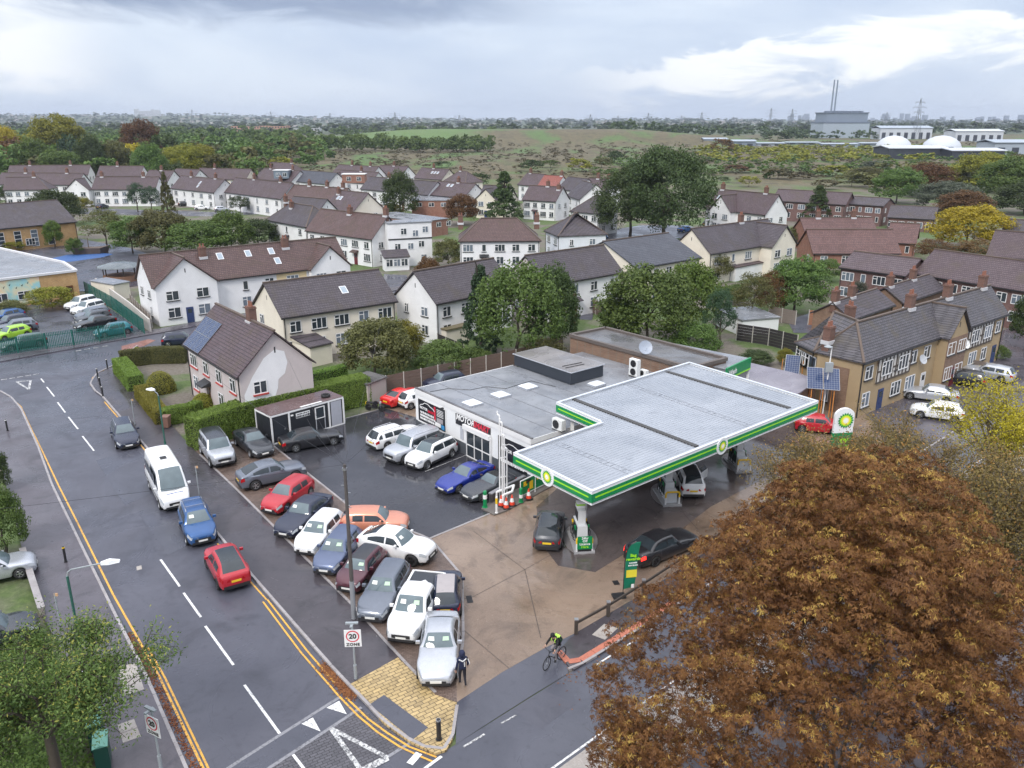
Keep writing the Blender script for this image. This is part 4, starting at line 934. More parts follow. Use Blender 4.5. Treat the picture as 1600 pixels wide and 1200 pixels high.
CHIM = brickm('chimney_brick', (0.145, 0.070, 0.052), (0.195, 0.094, 0.070), (0.15, 0.12, 0.10)); POT = plain('clay_pot', (0.24, 0.10, 0.065), 0.7); RIDGE = plain('ridge_tile', (0.115, 0.085, 0.068), 0.7, var=0.35, scale=1.5)
GUTB = plain('black_gutter', (0.025, 0.025, 0.027), 0.45); CURT = plain('net_curtain', (0.42, 0.45, 0.50), 0.3, var=0.3, scale=2)
GLASSC = glass('curtained_glass', (0.14, 0.17, 0.21)); SILLR = plain('red_sill', (0.42, 0.06, 0.05), 0.6); DOORS = [plain('door_maroon', (0.14, 0.02, 0.03), 0.4), plain('door_white', (0.70, 0.70, 0.70), 0.4), plain('door_brown', (0.12, 0.05, 0.02), 0.4), plain('door_blue', (0.03, 0.05, 0.14), 0.4)]
WM = {}
def win_meshes(w, h, nl, frame=FRAMEW):
    k = (w, h, nl, frame.name)
    if k in WM: return WM[k]
    g = []
    for gm in (GLASS, GLASSC): g.append(MB().box(-w / 2, w / 2, -0.03, 0.0, 0, h).mesh('window', gm))
    m = MB(); t = 0.075
    m.box(-w / 2 - t * .4, w / 2 + t * .4, -.075, -.031, -t, 0.0); m.box(-w / 2, w / 2, -.07, -.031, h - t, h)
    for i in range(nl + 1): x = -w / 2 + w * i / nl; m.box(x - t / 2, x + t / 2, -.068, -.032, 0, h - t)
    if nl > 1: m.box(-w / 2, -w / 2 + w / nl, -.066, -.033, h * .66 - t / 2, h * .66 + t / 2)
    WM[k] = (g, m.mesh('frame', frame), MB().box(-w / 2 - .1, w / 2 + .1, -.16, 0, -.16, -.08).mesh('sill', BLACK), MB().box(-w / 2 - .1, w / 2 + .1, -.16, 0, -.20, -.08).mesh('sill', SILLR)); return WM[k]
def window(par, x, y, z, rz, w, h, nl=2, sill=0, rng=random, frame=FRAMEW):
    g, f, s, s2 = win_meshes(w, h, nl, frame)
    o = inst('window', g[1 if rng.random() < .35 else 0], par, (x, y, z), (0, 0, rz)); inst('frame', f, o)
    if sill: inst('sill', s if sill == 1 else s2, o)
    return o
DOORM = {}
def door(par, x, y, rz, mat):
    if mat.name not in DOORM: DOORM[mat.name] = (MB().box(-.45, .45, -.05, 0, 0, 2.0).mesh('door', mat), MB().box(-.25, .25, -.06, -.051, 1.25, 1.75).mesh('pane', GLASS))
    a, b = DOORM[mat.name]; o = inst('door', a, par, (x, y, 0.0), (0, 0, rz)); inst('pane', b, o); return o
CHM = MB().box(-.42, .42, -.32, .32, -1.2, 1.25).box(-.47, .47, -.37, .37, 1.05, 1.15).mesh('chimney', CHIM); POTM = MB().lathe([(.13, 0), (.10, .38), (.12, .42)], 10).mesh('chimney_pot', POT)
CHFL = MB().box(-.52, .52, -.42, .42, -.35, -.02).mesh('lead_flashing', plain('lead_flashing', (.55, .55, .57), .5))
SKYM = MB().box(-.40, .40, -.55, .55, 0, .05).mesh('skylight', FRAMEW); SKYG = MB().box(-.32, .32, -.47, .47, .05, .058).mesh('pane', plain('skylight_glass', (.30, .36, .42), .12))
def solve_z(gx, gy, ypix):
    lo, hi = 0, 30
    for _ in range(40):
        z = (lo + hi) / 2; Z = z - CAMH; v = 600 + F * (-(gy * _s + Z * _c)) / (gy * _c - Z * _s)
        if v > ypix: lo = z
        else: hi = z
    return z
def slab_roof(m, pts_top, t=0.14):
    """closed slab under a planar quad/tri"""
    n = len(pts_top); top = [Vector(p) for p in pts_top]; bot = [p - Vector((0, 0, t)) for p in top]
    m.add([*top, *bot], [tuple(range(n)), tuple(range(2 * n - 1, n - 1, -1))] + [(i, n + i, n + (i + 1) % n, (i + 1) % n) for i in range(n)])
HN = 0
def house(label, e, dep=7.6, ez=4.9, rise=None, apex=None, wall=WWHITE, roof=RBROWN, ends='gg', ch=(), sky=(), wings=(), bays=None, doors=True, sill=1, name='house', cat='house', group=None, gw=True, porch=True, far=False, winc=FRAMEW, storeys=2, side=None, lwall=None):
    global HN; HN += 1; rng = random.Random(HN * 17)
    a, b = px(e[0], e[1], ez), px(e[2], e[3], ez); d = (b - a).normalized(); L = (b - a).length
    yv = Vector((-d.y, d.x, 0))
    if side is not None:                                      # pixel of the far eaves corner of the left (or right) gable
        q = px(side[0], side[1], ez); dep = abs((q - a).dot(yv))
    oh = 0.28
    h = thing(name, label, cat, (a.x, a.y, 0), math.atan2(d.y, d.x), group)
    if apex is not None:
        mid = a + yv * (dep / 2) if apex[0] < (e[0] + e[2]) / 2 else b + yv * (dep / 2)
        rise = solve_z(mid.x, mid.y, apex[1]) - ez
    if rise is None: rise = dep / 2 * 0.86
    rz = ez + rise; dz = rise / (dep / 2) * oh
    x0, x1, y0, y1 = oh, L - oh, oh, dep - oh
    hl, hr = (dep * .5 if ends[0] == 'h' else 0), (dep * .5 if ends[1] == 'h' else 0)
    # walls with gable tops
    m = MB(); wz = ez + 0.0
    m.add([(x0, y0, -.3), (x1, y0, -.3), (x1, y1, -.3), (x0, y1, -.3), (x0, y0, wz), (x1, y0, wz), (x1, y1, wz), (x0, y1, wz)], [(0, 1, 5, 4), (1, 2, 6, 5), (2, 3, 7, 6), (3, 0, 4, 7)])
    for gx, en in ((x0, ends[0]), (x1, ends[1])):
        if en == 'g': m.add([(gx, y0, wz), (gx, y1, wz), (gx, dep / 2, rz - .22)], [(0, 1, 2)])
    m.build('wall', wall, h)
    if lwall is not None:
        MB().add([(x0 - .02, y0, -.3), (x0 - .02, y1, -.3), (x0 - .02, y1, wz), (x0 - .02, dep / 2, rz - .25), (x0 - .02, y0, wz)], [(0, 1, 2, 3, 4)]).build('gable_wall', lwall, h)
    # roof
    m = MB(); ev = -.02
    A, B_, C_, D_ = (-ev, 0, ez), (L + ev, 0, ez), (L + ev, dep, ez), (-ev, dep, ez); R1, R2 = (hl, dep / 2, rz), (L - hr, dep / 2, rz)
    slab_roof(m, [A, B_, R2, R1]); slab_roof(m, [C_, D_, R1, R2])
    if hl: slab_roof(m, [D_, A, R1])
    if hr: slab_roof(m, [B_, C_, R2])
    rf = m.build('roof', roof, h)
    m = MB(); m.bar((hl, dep / 2, rz + .03), (L - hr, dep / 2, rz + .03), .24, .14)
    if hl:
        for c in (A, D_): m.bar(c, R1, .2, .12)
    if hr:
        for c in (B_, C_): m.bar(c, R2, .2, .12)
    m.build('ridge', RIDGE, rf)
    MB().box(0, L, -.10, .0, ez - .20, ez - .08).build('gutter', GUTB, h)
    for gx in ((x0 + .15), (x1 - .15)): MB().tube((gx, y0 - .06, 0), (gx, y0 - .06, ez - .15), .05, 6).build('downpipe', GUTB, h)
    # windows on the near side
    fl = [(ez - 1.75, 1.15), (0.95, 1.25)] if storeys == 2 else [(0.9, 1.25)]
    nb = bays or max(2, round(L / 2.7)); wing_rng = [(f0 * L, f1 * L) for f0, f1, _ in wings]
    for k in range(nb):
        x = x0 + (x1 - x0) * (k + .5) / nb
        if any(p - .8 < x < q + .8 for p, q in wing_rng): continue
        for j, (z, hh) in enumerate(fl):
            if j == len(fl) - 1 and doors and k % 3 == 1 and storeys == 2:
                door(h, x, y0, 0, rng.choice(DOORS))
                if porch: MB().add([(x - .8, y0 - .85, 2.25), (x + .8, y0 - .85, 2.25), (x + .8, y0, 2.6), (x - .8, y0, 2.6), (x - .8, y0 - .85, 2.15), (x + .8, y0 - .85, 2.15), (x + .8, y0, 2.2), (x - .8, y0, 2.2)], [(0, 1, 2, 3), (7, 6, 5, 4), (0, 4, 5, 1), (1, 5, 6, 2), (3, 7, 4, 0)]).build('porch_roof', rng.choice((roof, GUTB)), h)
                continue
            t = rng.choice(((1.7, 3), (1.2, 2), (1.2, 2), (.65, 1))) if k % 2 else rng.choice(((1.7, 3), (1.7, 3), (1.2, 2)))
            window(h, x, y0, z, 0, t[0], hh, t[1], sill, rng, winc)
    if gw:
        for s, en in ((0, ends[0]), (1, ends[1])):
            gx = x1 if s else x0; r = math.pi / 2 if s else -math.pi / 2
            for z, hh in fl:
                for fy in ((.3,) if dep < 6.5 else (.28, .70)):
                    if rng.random() < .75: window(h, gx, dep * (fy if s else 1 - fy), z, r, rng.choice((.65, 1.1, 1.1)), hh * .9, 2, sill, rng, winc)
            if en == 'g': MB().box(gx - .01 if not s else gx - .01, gx + .02 if s else gx + .01, dep / 2 - .06, dep / 2 + .06, rz - 1.9, rz - 1.4).build('air_slit', GUTB, h)
    for c in ch:
        f, off = (c if isinstance(c, tuple) else (c, 0.0)); o = inst('chimney', CHM, h, (f * L, dep / 2 + off * dep, rz - abs(off) * 2 * rise + .05)); inst('lead_flashing', CHFL, o)
        for px_ in (-.2, .2): inst('chimney_pot', POTM, o, (px_, 0, 1.25))
    sl = math.atan2(rise, dep / 2)
    for f, v in sky:
        o = inst('skylight', SKYM, h, (f * L, v * dep / 2, ez + v * rise + .01), (sl, 0, 0)); inst('pane', SKYG, o)
    for f0, f1, pr in wings:
        wx0, wx1 = f0 * L, f1 * L; W = wx1 - wx0; cx = (wx0 + wx1) / 2; wr = min(rise * .97, W / 2 * rise / (dep / 2)); rzz = ez + wr; yb = dep / 2 * (wr / rise)
        m = MB(); i = oh
        m.add([(wx0 + i, -pr + i, -.3), (wx1 - i, -pr + i, -.3), (wx1 - i, y0 + .1, -.3), (wx0 + i, y0 + .1, -.3), (wx0 + i, -pr + i, wz), (wx1 - i, -pr + i, wz), (wx1 - i, y0 + .1, wz), (wx0 + i, y0 + .1, wz), (cx, -pr + i, rzz - .22)], [(0, 1, 5, 8, 4), (1, 2, 6, 5), (3, 0, 4, 7)])
        m.build('gable_wing', wall, h)
        m = MB(); slab_roof(m, [(wx0, -pr, ez), (cx, -pr, rzz), (cx, yb + .3, rzz), (wx0, 0.15, ez)][::-1]); slab_roof(m, [(wx1, -pr, ez), (wx1, 0.15, ez), (cx, yb + .3, rzz), (cx, -pr, rzz)][::-1]); m.build('wing_roof', roof, h)
        MB().bar((cx, -pr, rzz + .03), (cx, yb, rzz + .03), .24, .14).build('wing_ridge', RIDGE, h)
        MB().box(cx - .06, cx + .06, -pr + i - .02, -pr + i, rzz - 1.9, rzz - 1.4).build('air_slit', GUTB, h)
        for z, hh in fl:
            for q in (.27, .73): window(h, wx0 + W * q, -pr + i, z, 0, 1.5, hh, 3 if rng.random() < .5 else 2, sill, rng, winc)
        if doors: door(h, cx, -pr + i, 0, rng.choice(DOORS))
    h['len'] = L; h['dep'] = dep; h['rz'] = rz
    return h
# --- nearest houses
H1 = house('white house block with two front gables and four roof windows behind the side street', (236, 449, 546, 413), dep=7.6, ez=4.9, rise=3.5, wings=((0.0, .30, 1.0), (.76, 1.0, 1.0)), ch=((.28, -.12), (.70, -.1)), sky=((.36, .72), (.50, .72), (.62, .72), (.63, .38)), roof=RRUST, wall=WWHITE, bays=8)
H2 = house('cream semi detached house with one roof window above the overgrown garden', (439, 497, 622, 470), apex=(415, 442), side=(401, 474), wall=WCREAM, roof=RDARK, sky=((.60, .52),), bays=5, ez=4.9, doors=False)
H3 = house('roadside house with solar panels and flaking white patch on its gable', (285, 537, 370, 590), side=(486, 562), apex=(420, 517), wall=WPINK, roof=RBROWN, sill=2, bays=4, ez=4.9, ch=((.62, .02),))
H4 = house('white house with dark brown roof behind the tall cypress', (681, 475, 806, 449), side=(636, 456), apex=(656, 424), wall=WWHITE, roof=RDARK, bays=4, doors=False)
house('pair of white and beige houses right of the tall cypress', (852, 446, 975, 425), dep=7.8, apex=(827, 399), wall=WWHITE, roof=RDARK, bays=4, lwall=WPINK)
house('cream gabled house with long slate grey roof left of the terrace wing', (995, 419, 1097, 402), side=(959, 391), apex=(969, 377), wall=WCREAM, roof=RSLATE, bays=5)
house('white terrace with brown and grey roof and a forward gable on its right', (1110, 397, 1229, 378), dep=8, apex=(1079, 357), wall=WCREAM, roof=RDARK, wings=((.64, 1.0, 2.2),), ch=(.62,), bays=5)
house('white terrace with flat roofed white dormer and terracotta chimneys in the middle', (476, 360, 581, 374), dep=8, rise=3.7, wall=WWHITE, roof=RRUST, ch=((.48, -.05), (.97, .0)), bays=6)
house('hipped white house with two chimneys facing the camera', (716, 377, 846, 376), dep=8, apex=(742, 341), ends='hh', wall=WWHITE, roof=RRUST, ch=((.03, -.1), (.96, -.1)), bays=5)
house('hipped pale house corner on, left of the big tree', (850, 360, 872, 369), dep=9.5, ends='hh', wall=WBLUE, roof=RDARK, bays=2, rise=3.6, porch=False)
house('hipped white house tucked against the left of the big tree', (890, 330, 936, 334), dep=8, ends='hg', wall=WWHITE, roof=RDARK, bays=3)
house('small hipped white house behind the left end of the middle terrace', (415, 343, 478, 355), dep=8, ends='hh', wall=WWHITE, roof=RDARK, ch=((.35, -.12), (.1, 0)), bays=3)
house('white gabled house with dark roof behind the small hipped one', (436, 337, 489, 343), dep=8.5, apex=(497, 311), wall=WWHITE, roof=RDARK, bays=3)
house('white house with part blue slate roof left of the poplar like tree', (505, 325, 552, 331), dep=9, wall=WCREAM, roof=RBROWN, ch=((.12, -.1),), sky=((.2, .6), (.3, .6)), bays=3)
house('white terrace left half hidden by the dark round tree', (562, 295, 668, 305), dep=8, wall=WWHITE, roof=RDARK, ch=(.3,), bays=7)
house('white terrace with two roof windows right of the dark round tree', (666, 304, 725, 309), side=(746, 304), apex=(735, 287), wall=WWHITE, roof=RBROWN, ch=(.55,), sky=((.35, .75), (.45, .75)), bays=5)
house('white house with gable toward camera left of the tall conifer', (746, 310, 790, 312), dep=7.5, wall=WCREAM, roof=RDARK, wings=((0, .75, 1.5),), bays=2)
house('white terrace right of the tall conifer with red roof behind', (815, 312, 869, 315), dep=8, apex=(877, 292), wall=WWHITE, roof=RBROWN, ch=((.9, -.1), (.55, 0)), bays=4)
house('white gabled house between the terrace and the big tree', (885, 305, 905, 312), dep=9, wall=WWHITE, roof=RDARK, bays=2)
house('white house with forward gable right of the big tree', (1100, 325, 1196, 336), dep=8, rise=4.2, wall=WWHITE, roof=RBROWN, wings=((.18, .55, 2.0),), ch=(.1, .8), sky=((.12, .6),), bays=6)
# --- rows further back, left to right
rows = [
 ('long white terrace with tiled porches left of the pine clump', (142, 296, 243, 296), RBROWN, WWHITE, dict(ch=(.1, .75), wings=((-.36, .02, 2.0),))),
 ('white terrace at the left with a chimney and low hipped end', (4, 297, 76, 296), RBROWN, WWHITE, dict(ch=(.62,), ends='gh')),
 ('long brown roofed terrace behind the left hipped one', (-8, 288, 122, 289), RBROWN, WWHITE, dict(ch=(.3, .8))),
 ('far long terrace at left edge of the wood', (10, 274, 138, 273), RBROWN, WWHITE, dict(ch=(.25, .75))),
 ('far terrace between the left trees and the slim fir', (150, 275, 220, 275), RBROWN, WWHITE, dict(ch=(.4,))),
 ('white terrace with two roof windows above the parked cars', (266, 294, 334, 301), RBROWN, WWHITE, dict(apex=(347, 280), ch=(.25, .8), sky=((.55, .6), (.56, .35)))),
 ('white terrace right of the one with two roof windows', (350, 300, 439, 311), RBROWN, WWHITE, dict(apex=(452, 286), ch=(.35, .8))),
 ('white terrace with long roof behind the middle terrace', (442, 311, 528, 318), RRUST, WWHITE, dict(ch=(.3, .62, .9))),
 ('far white house with half bright red roof', (302, 279, 384, 281), RBROWN, WCREAM, dict(ch=(.3,))),
 ('far white gable left of the half red roof', (262, 280, 300, 282), RBROWN, WWHITE, dict()),
 ('far terrace with grey box dormer', (398, 279, 455, 284), RBROWN, WWHITE, dict(ch=(.2, .8))),
 ('far hipped brown roof above the grey dormer', (402, 267, 455, 270), RBROWN, WWHITE, dict(ends='hh', ch=(.8,))),
 ('far house with dark solar roof beside white gables', (458, 283, 512, 288), RSLATE, WWHITE, dict()),
 ('far white terrace with white gable at centre row', (512, 282, 578, 287), RBROWN, WWHITE, dict(wings=((0, .28, 1.0),), ch=(.6,))),
 ('far brown roof row behind the red brick dormer', (517, 272, 580, 276), RBROWN, WWHITE, dict(ch=(.35, .8))),
 ('far brown roof right of the red brick dormer', (582, 273, 626, 276), RBROWN, WWHITE, dict(ch=(.5,))),
 ('far house with three roof windows and pale gable', (646, 278, 690, 281), RBROWN, WCREAM, dict(sky=((.5, .6), (.6, .6), (.7, .6)), ch=(.45,))),
 ('far hipped house right of the three roof windows', (692, 283, 727, 286), RBROWN, WCREAM, dict(ends='hh', ch=(.4,))),
 ('far house with bright red roof behind the conifer terrace', (838, 292, 868, 294), RBRIGHT, WWHITE, dict(ch=(.9,))),
 ('far brown roof left of the bright red one', (808, 288, 838, 291), RBROWN, WWHITE, dict(ch=(.2,))),
 ('far white gable right of the bright red roof', (870, 295, 902, 299), RDARK, WWHITE, dict()),
 ('far brown roof touching the big tree on its left', (905, 298, 945, 301), RBROWN, WWHITE, dict(ch=(.4, .8))),
 ('far brown roofed house beyond the lawn at left', (222, 283, 262, 284), RBROWN, WWHITE, dict(ch=(.5,))),
]
for l, e, r, w, k in rows:
    k.setdefault('bays', max(2, round((e[2] - e[0]) / 14))); k.setdefault('dep', 8.0); house(l, e, roof=r, wall=w, doors=False, porch=False, **k)
# --- brick estate at the right
BK = dict(name='brick_house', cat='house', porch=False, sill=0)
house('dark brick terrace with wide windows left of the stepped party wall', (1310, 417, 1416, 431), apex=(1335, 392), dep=8.5, wall=BRDARK, roof=RBROWN, bays=4, **BK)
house('long dark brick terrace running off the right edge', (1427, 427, 1640, 461), dep=8.5, rise=2.9, wall=BRDARK, roof=RBROWN, bays=8, **BK)
house('low house with long deep red tiled roof among the gardens', (1270, 396, 1409, 396), dep=9, ez=2.6, rise=3.6, storeys=1, wall=BRRED, roof=RRED, bays=4, doors=False, **BK)
house('low red roofed house behind the deep red one', (1261, 372, 1376, 371), dep=9, ez=2.7, rise=3.4, storeys=1, wall=BRRED, roof=RRED, ch=(.25, .74), bays=4, doors=False, **BK)
house('small brick gable house left of the yellow tree', (1384, 378, 1432, 381), dep=9, ez=2.7, rise=3.2, storeys=1, wall=BRRED, roof=RRED, bays=2, doors=False, **BK)
house('dark brick terrace behind the dark conifer at right', (1205, 313, 1322, 320), dep=8, rise=2.6, wall=BRDARK, roof=RBROWN, bays=6, doors=False, **BK)
house('dark brick terrace with plain brick gable end at right', (1322, 318, 1381, 322), dep=8, apex=(1396, 310), wall=BRDARK, roof=RDARK, bays=4, doors=False, **BK)
house('low dark roofed brick row left of the yellow tree', (1386, 339, 1462, 343), dep=9, ez=3.0, rise=2.4, storeys=1, wall=BRDARK, roof=RDARK, bays=5, doors=False, **BK)
house('dark roofed brick house behind the right of the yellow tree', (1560, 372, 1640, 378), dep=10, ez=3.2, rise=3.2, storeys=1, wall=BRDARK, roof=RDARK, bays=3, doors=False, **BK)
house('dark brick house with two white windows at right edge', (1540, 399, 1640, 408), dep=8, wall=BRDARK, roof=RBROWN, bays=4, doors=False, **BK)
# --- half timbered row
TD = house('half timbered tan row with slate roof and brick chimneys at right', (1350, 567, 1577, 490), side=(1269, 549), apex=(1338, 510), ends='hg', wall=WTAN, roof=RSTONE, ch=((.02, .30), (.40, 0), (.66, .0), (.93, 0)), wings=((.47, .63, .9),), bays=11, doors=True, porch=False, name='terrace_row', ez=5.2)
L = TD['len']
BEAM = plain('dark_timber_beam', (0.075, 0.060, 0.050), 0.6); INF = plain('white_infill', (0.56, 0.54, 0.51), 0.8)
for f0, f1 in ((.10, .30), (.70, .90)):
    MB().box(f0 * L, f1 * L, .20, .279, 2.75, 4.95).build('timbered_panel', INF, TD)
    nn = int((f1 - f0) * L / .62)
    for k in range(nn + 1): x = f0 * L + (f1 - f0) * L * k / nn; MB().box(x - .055, x + .055, .13, .199, 2.75, 4.95).build('beam', BEAM, TD)
    for z in (2.75, 3.75, 4.9): MB().box(f0 * L, f1 * L, .145, .198, z - .07, z + .07).build('beam', BEAM, TD)
    for k in (.25, .75): window(TD, (f0 + (f1 - f0) * k) * L, .125, 3.35, 0, 1.7, 1.25, 3)
MB().box(.52 * L, .58 * L, .1, .27, 0, 2.2).build('entry', BLACK, TD)
MB().box(.47 * L + .28, .63 * L - .28, -.66, -.621, -.1, 5.0).build('brick_front', BRBROWN, TD)
m = MB(); dep = TD['dep']; m.box(.20, .28, dep * .28, dep * .62, 0, 4.3); m.build('brick_breast', BRBROWN, TD)
bw = house('rear wing of the tan row with two brick stacks', (1241, 534, 1272, 549), dep=9.0, rise=2.4, wall=WTAN, roof=RSTONE, ends='hh', ch=((.0, .1), ), bays=3, doors=False, porch=False)
house('low dark roofed outshot behind the tan row, left of centre', (1332, 500, 1400, 476), dep=5, rise=1.6, ez=3.6, storeys=1, wall=BRBROWN, roof=RDARK, ch=((.05, 0), (.4, 0)), bays=3, doors=False, porch=False)
house('low dark roofed outshot behind the tan row, right of centre', (1412, 474, 1480, 451), dep=5, rise=1.6, ez=3.6, storeys=1, wall=BRBROWN, roof=RDARK, ch=((.1, 0), (.6, 0)), bays=3, doors=False, porch=False)
for f, y, z, r, l in ((.36, .2, 3.6, .45, 'grey satellite dish under the eaves of the tan row, nearer end'), (.66, .2, 3.6, .5, 'big white satellite dish on the tan row right of its brick gable')):
    p = TD.matrix_world @ Vector((0, 0, 0)); R = Matrix.Rotation(TD.rotation_euler.z, 3, 'Z'); q = Vector(TD.location) + R @ Vector((f * L, y - .25, z - .5)); dish(q, r, math.radians(-65), l, plain('dish_white', (.7, .7, .7), .4) if f > .5 else None, .5)
MB().box(H1['len'] * .60, H1['len'] * .76, .266, .279, 2.6, 4.88).build('yellow_front', WYEL, H1)
# --- details on single houses
def on(h, x, y, z): return Vector(h.location) + Matrix.Rotation(h.rotation_euler.z, 3, 'Z') @ Vector((x, y, z))
# flat roofed dormer on the middle terrace
g = [px(606, 349, 7.6), px(674, 346, 7.6)]; fd_ = (g[1] - g[0]).normalized(); o = thing('roof_extension', 'white flat roofed loft extension with three windows on the middle terrace', 'extension', (g[0].x, g[0].y, 0), math.atan2(fd_.y, fd_.x)); Lg = (g[1] - g[0]).length
MB().box(0, Lg, 0, 4.2, 0, 7.5).build('wall', WWHITE, o); MB().box(-.15, Lg + .15, -.15, 4.35, 7.5, 7.65).build('roof', FELT, o); MB().box(-.05, Lg + .05, -.1, -.001, 4.7, 4.9).build('gutter', GUTB, o)
for x, z in ((.35, 5.6), (.62, 5.2), (.85, 5.8), (.2, 3.0), (.5, 3.0), (.75, 3.3), (.3, .9), (.8, .9)): window(o, x * Lg, 0, z, 0, 1.0, 1.05, 2)
o = thing('house_extension', 'single storey white bay extension with dark lean-to roof at the middle terrace', 'extension', px(602, 424, 0), math.radians(20)); MB().box(0, 4.2, 0, 2.2, 0, 2.3).build('wall', WWHITE, o)
m = MB(); slab_roof(m, [(-.2, -.2, 2.35), (4.4, -.2, 2.35), (4.4, 2.3, 3.3), (-.2, 2.3, 3.3)]); m.build('roof', RDARK, o)
for k in range(3): window(o, .8 + 1.3 * k, 0, .8, 0, 1.1, 1.2, 2)
# solar array: panels one by one on the roadside house
L3, d3, r3 = H3['len'], H3['dep'], H3['rz']; rise3 = r3 - 4.9; sl3 = math.atan2(rise3, d3 / 2); SOL = NT('solar_cells'); br = SOL.N.new('ShaderNodeTexBrick'); SOL.L.new(SOL.co('Object'), br.inputs['Vector']); br.inputs['Scale'].default_value = 1; br.offset = 0
br.inputs['Brick Width'].default_value = .16; br.inputs['Row Height'].default_value = .16; br.inputs['Mortar Size'].default_value = .006
for k, v in (('Color1', (.018, .035, .095, 1)), ('Color2', (.022, .042, .11, 1)), ('Mortar', (.25, .28, .34, 1))): br.inputs[k].default_value = v
SOL.set('Base Color', br.outputs[0]).set('Roughness', .12); MAT['solar_cells'] = SOL.mat; SOL = SOL.mat
SPM = MB().box(-.47, .47, -.80, .80, .0, .04).mesh('panel', SOL); SPF = MB().box(-.49, .49, -.82, -.80, 0, .05).box(-.49, .49, .80, .82, 0, .05).box(-.49, -.47, -.80, .80, 0, .05).box(.47, .49, -.80, .80, 0, .05).mesh('frame', STEEL)
def solar(par, n, mloc, rot, step, s=1.0):
    for i in range(n[0]):
        for j in range(n[1]):
            o = inst('panel', SPM, par, mloc(i, j), rot, (s, s, s)); inst('frame', SPF, o)
sa = thing('solar_array', 'blue solar array of framed panels on the roadside house roof', 'solar panels', on(H3, 0, 0, 0), H3.rotation_euler.z)
solar(sa, (4, 2), lambda i, j: (.9 + i * 1.0, (.62 + j * 1.66) * math.cos(sl3) + .1, 4.9 + (.62 + j * 1.66) * math.sin(sl3) + .16), (sl3, 0, 0), 0)
# white repair patch on its right gable wall: thin render coat with its own outline
m = MB(); pts = [(.35, .1), (.30, 3.2), (1.1, 4.6), (2.2, 6.0), (3.2, 6.6), (4.0, 6.3), (4.2, 5.3), (3.9, 4.4), (3.3, 4.0), (3.2, 3.3), (2.9, 2.6), (2.2, 2.3), (2.1, 1.2), (1.7, .2)]
m.add([(L3 - .28 + .015, y + .25, z) for y, z in pts], [tuple(range(len(pts)))]); m.build('bare_render_patch', WWHITE, H3)
# lean-tos and sheds beside houses
def shed(label, corners, h, wall, roof, rise=.5, name='shed'):
    a, b, c = [px(*q, 0) for q in corners]; d = (b - a).normalized(); W = (b - a).length; D = abs((c - a).dot(Vector((-d.y, d.x, 0)))); o = thing(name, label, name.replace('_', ' '), a, math.atan2(d.y, d.x))
    MB().box(0, W, 0, D, -.05, h).build('wall', wall, o); m = MB(); slab_roof(m, [(-.15, -.15, h), (W + .15, -.15, h), (W + .15, D + .15, h + rise), (-.15, D + .15, h + rise)]); m.build('roof', roof, o)
    m = MB(); m.add([(0, 0, h - .14), (0, D, h - .14), (0, D, h + rise - .15), (W, 0, h - .14), (W, D, h - .14), (W, D, h + rise - .15)], [(0, 1, 2), (3, 5, 4)]); m.build('side_wall', wall, o); return o
shed('cream outhouse with mono pitch dark roof behind the clipped hedge', ((487, 574), (520, 566), (478, 558)), 2.2, WCREAM, RDARK, .6, 'outhouse')
shed('grey block shed with mossy roof at hedge end', ((576, 634), (604, 622), (572, 618)), 2.1, render_wall('shed_render', (.48, .43, .40)), DFELT, .15)
shed('white shed beside the school palisade fence', ((181, 470), (205, 465), (178, 458)), 2.4, WCREAM, FELT, .1)
shed('white lean-to with dark roof by the cypress', ((655, 525), (684, 533), (652, 512)), 2.2, WWHITE, DFELT, .1, 'outhouse')
shed('pale shed with mossy roof under the cypress', ((698, 540), (733, 532), (694, 526)), 1.9, WCREAM, roofing('mossy_roof', (.12, .10, .06), (.18, .15, .08), (.08, .07, .04)), .1)
shed('flat roofed rear extension of the cream house', ((537, 534), (585, 520), (534, 508)), 2.4, WCREAM, DFELT, .05, 'house_extension')
shed('white garden room with grey roof right of the green trees', ((1158, 525), (1215, 520), (1158, 505)), 2.0, WPNL, FELT, .1)
shed('white extension with brown roof and rooflights below the right terrace', ((1148, 440), (1205, 428), (1140, 425)), 2.3, WWHITE, RBROWN, 1.0, 'house_extension')
# brick flats with grey roofs between the rows
for l, q, h in (('long red brick block with shallow grey roof behind the poplar', ((644, 340), (704, 340), (640, 322)), 4.5), ('lower red brick block with grey roof beside the white extension', ((660, 372), (700, 366), (655, 352)), 3.6)):
    o = shed(l, q, h, BRRED, FELT, .3, 'brick_block')
    for k in range(3): window(o, 2 + 3.2 * k, 0, h - 1.6, 0, 1.4, 1.0, 2)
# box dormers on far roofs
for l, q, w, hh, mt in (('grey box dormer on a far brown roof', (428, 279), 5, 2.6, plain('dormer_grey', (.16, .20, .25), .5)), ('red brick dormer with white window on a far roof', (535, 286), 7, 2.6, BRRED)):
    p = px(*q, 5.8); o = thing('box_dormer', l, 'dormer', p, 0); MB().box(0, w, 0, 4, 0, hh).build('wall', mt, o); MB().box(-.2, w + .2, -.2, 4.1, hh, hh + .2).build('roof', FRAMEW, o)
    for k in (.3, .75): window(o, w * k, 0, .7, 0, 1.3, 1.2, 2)
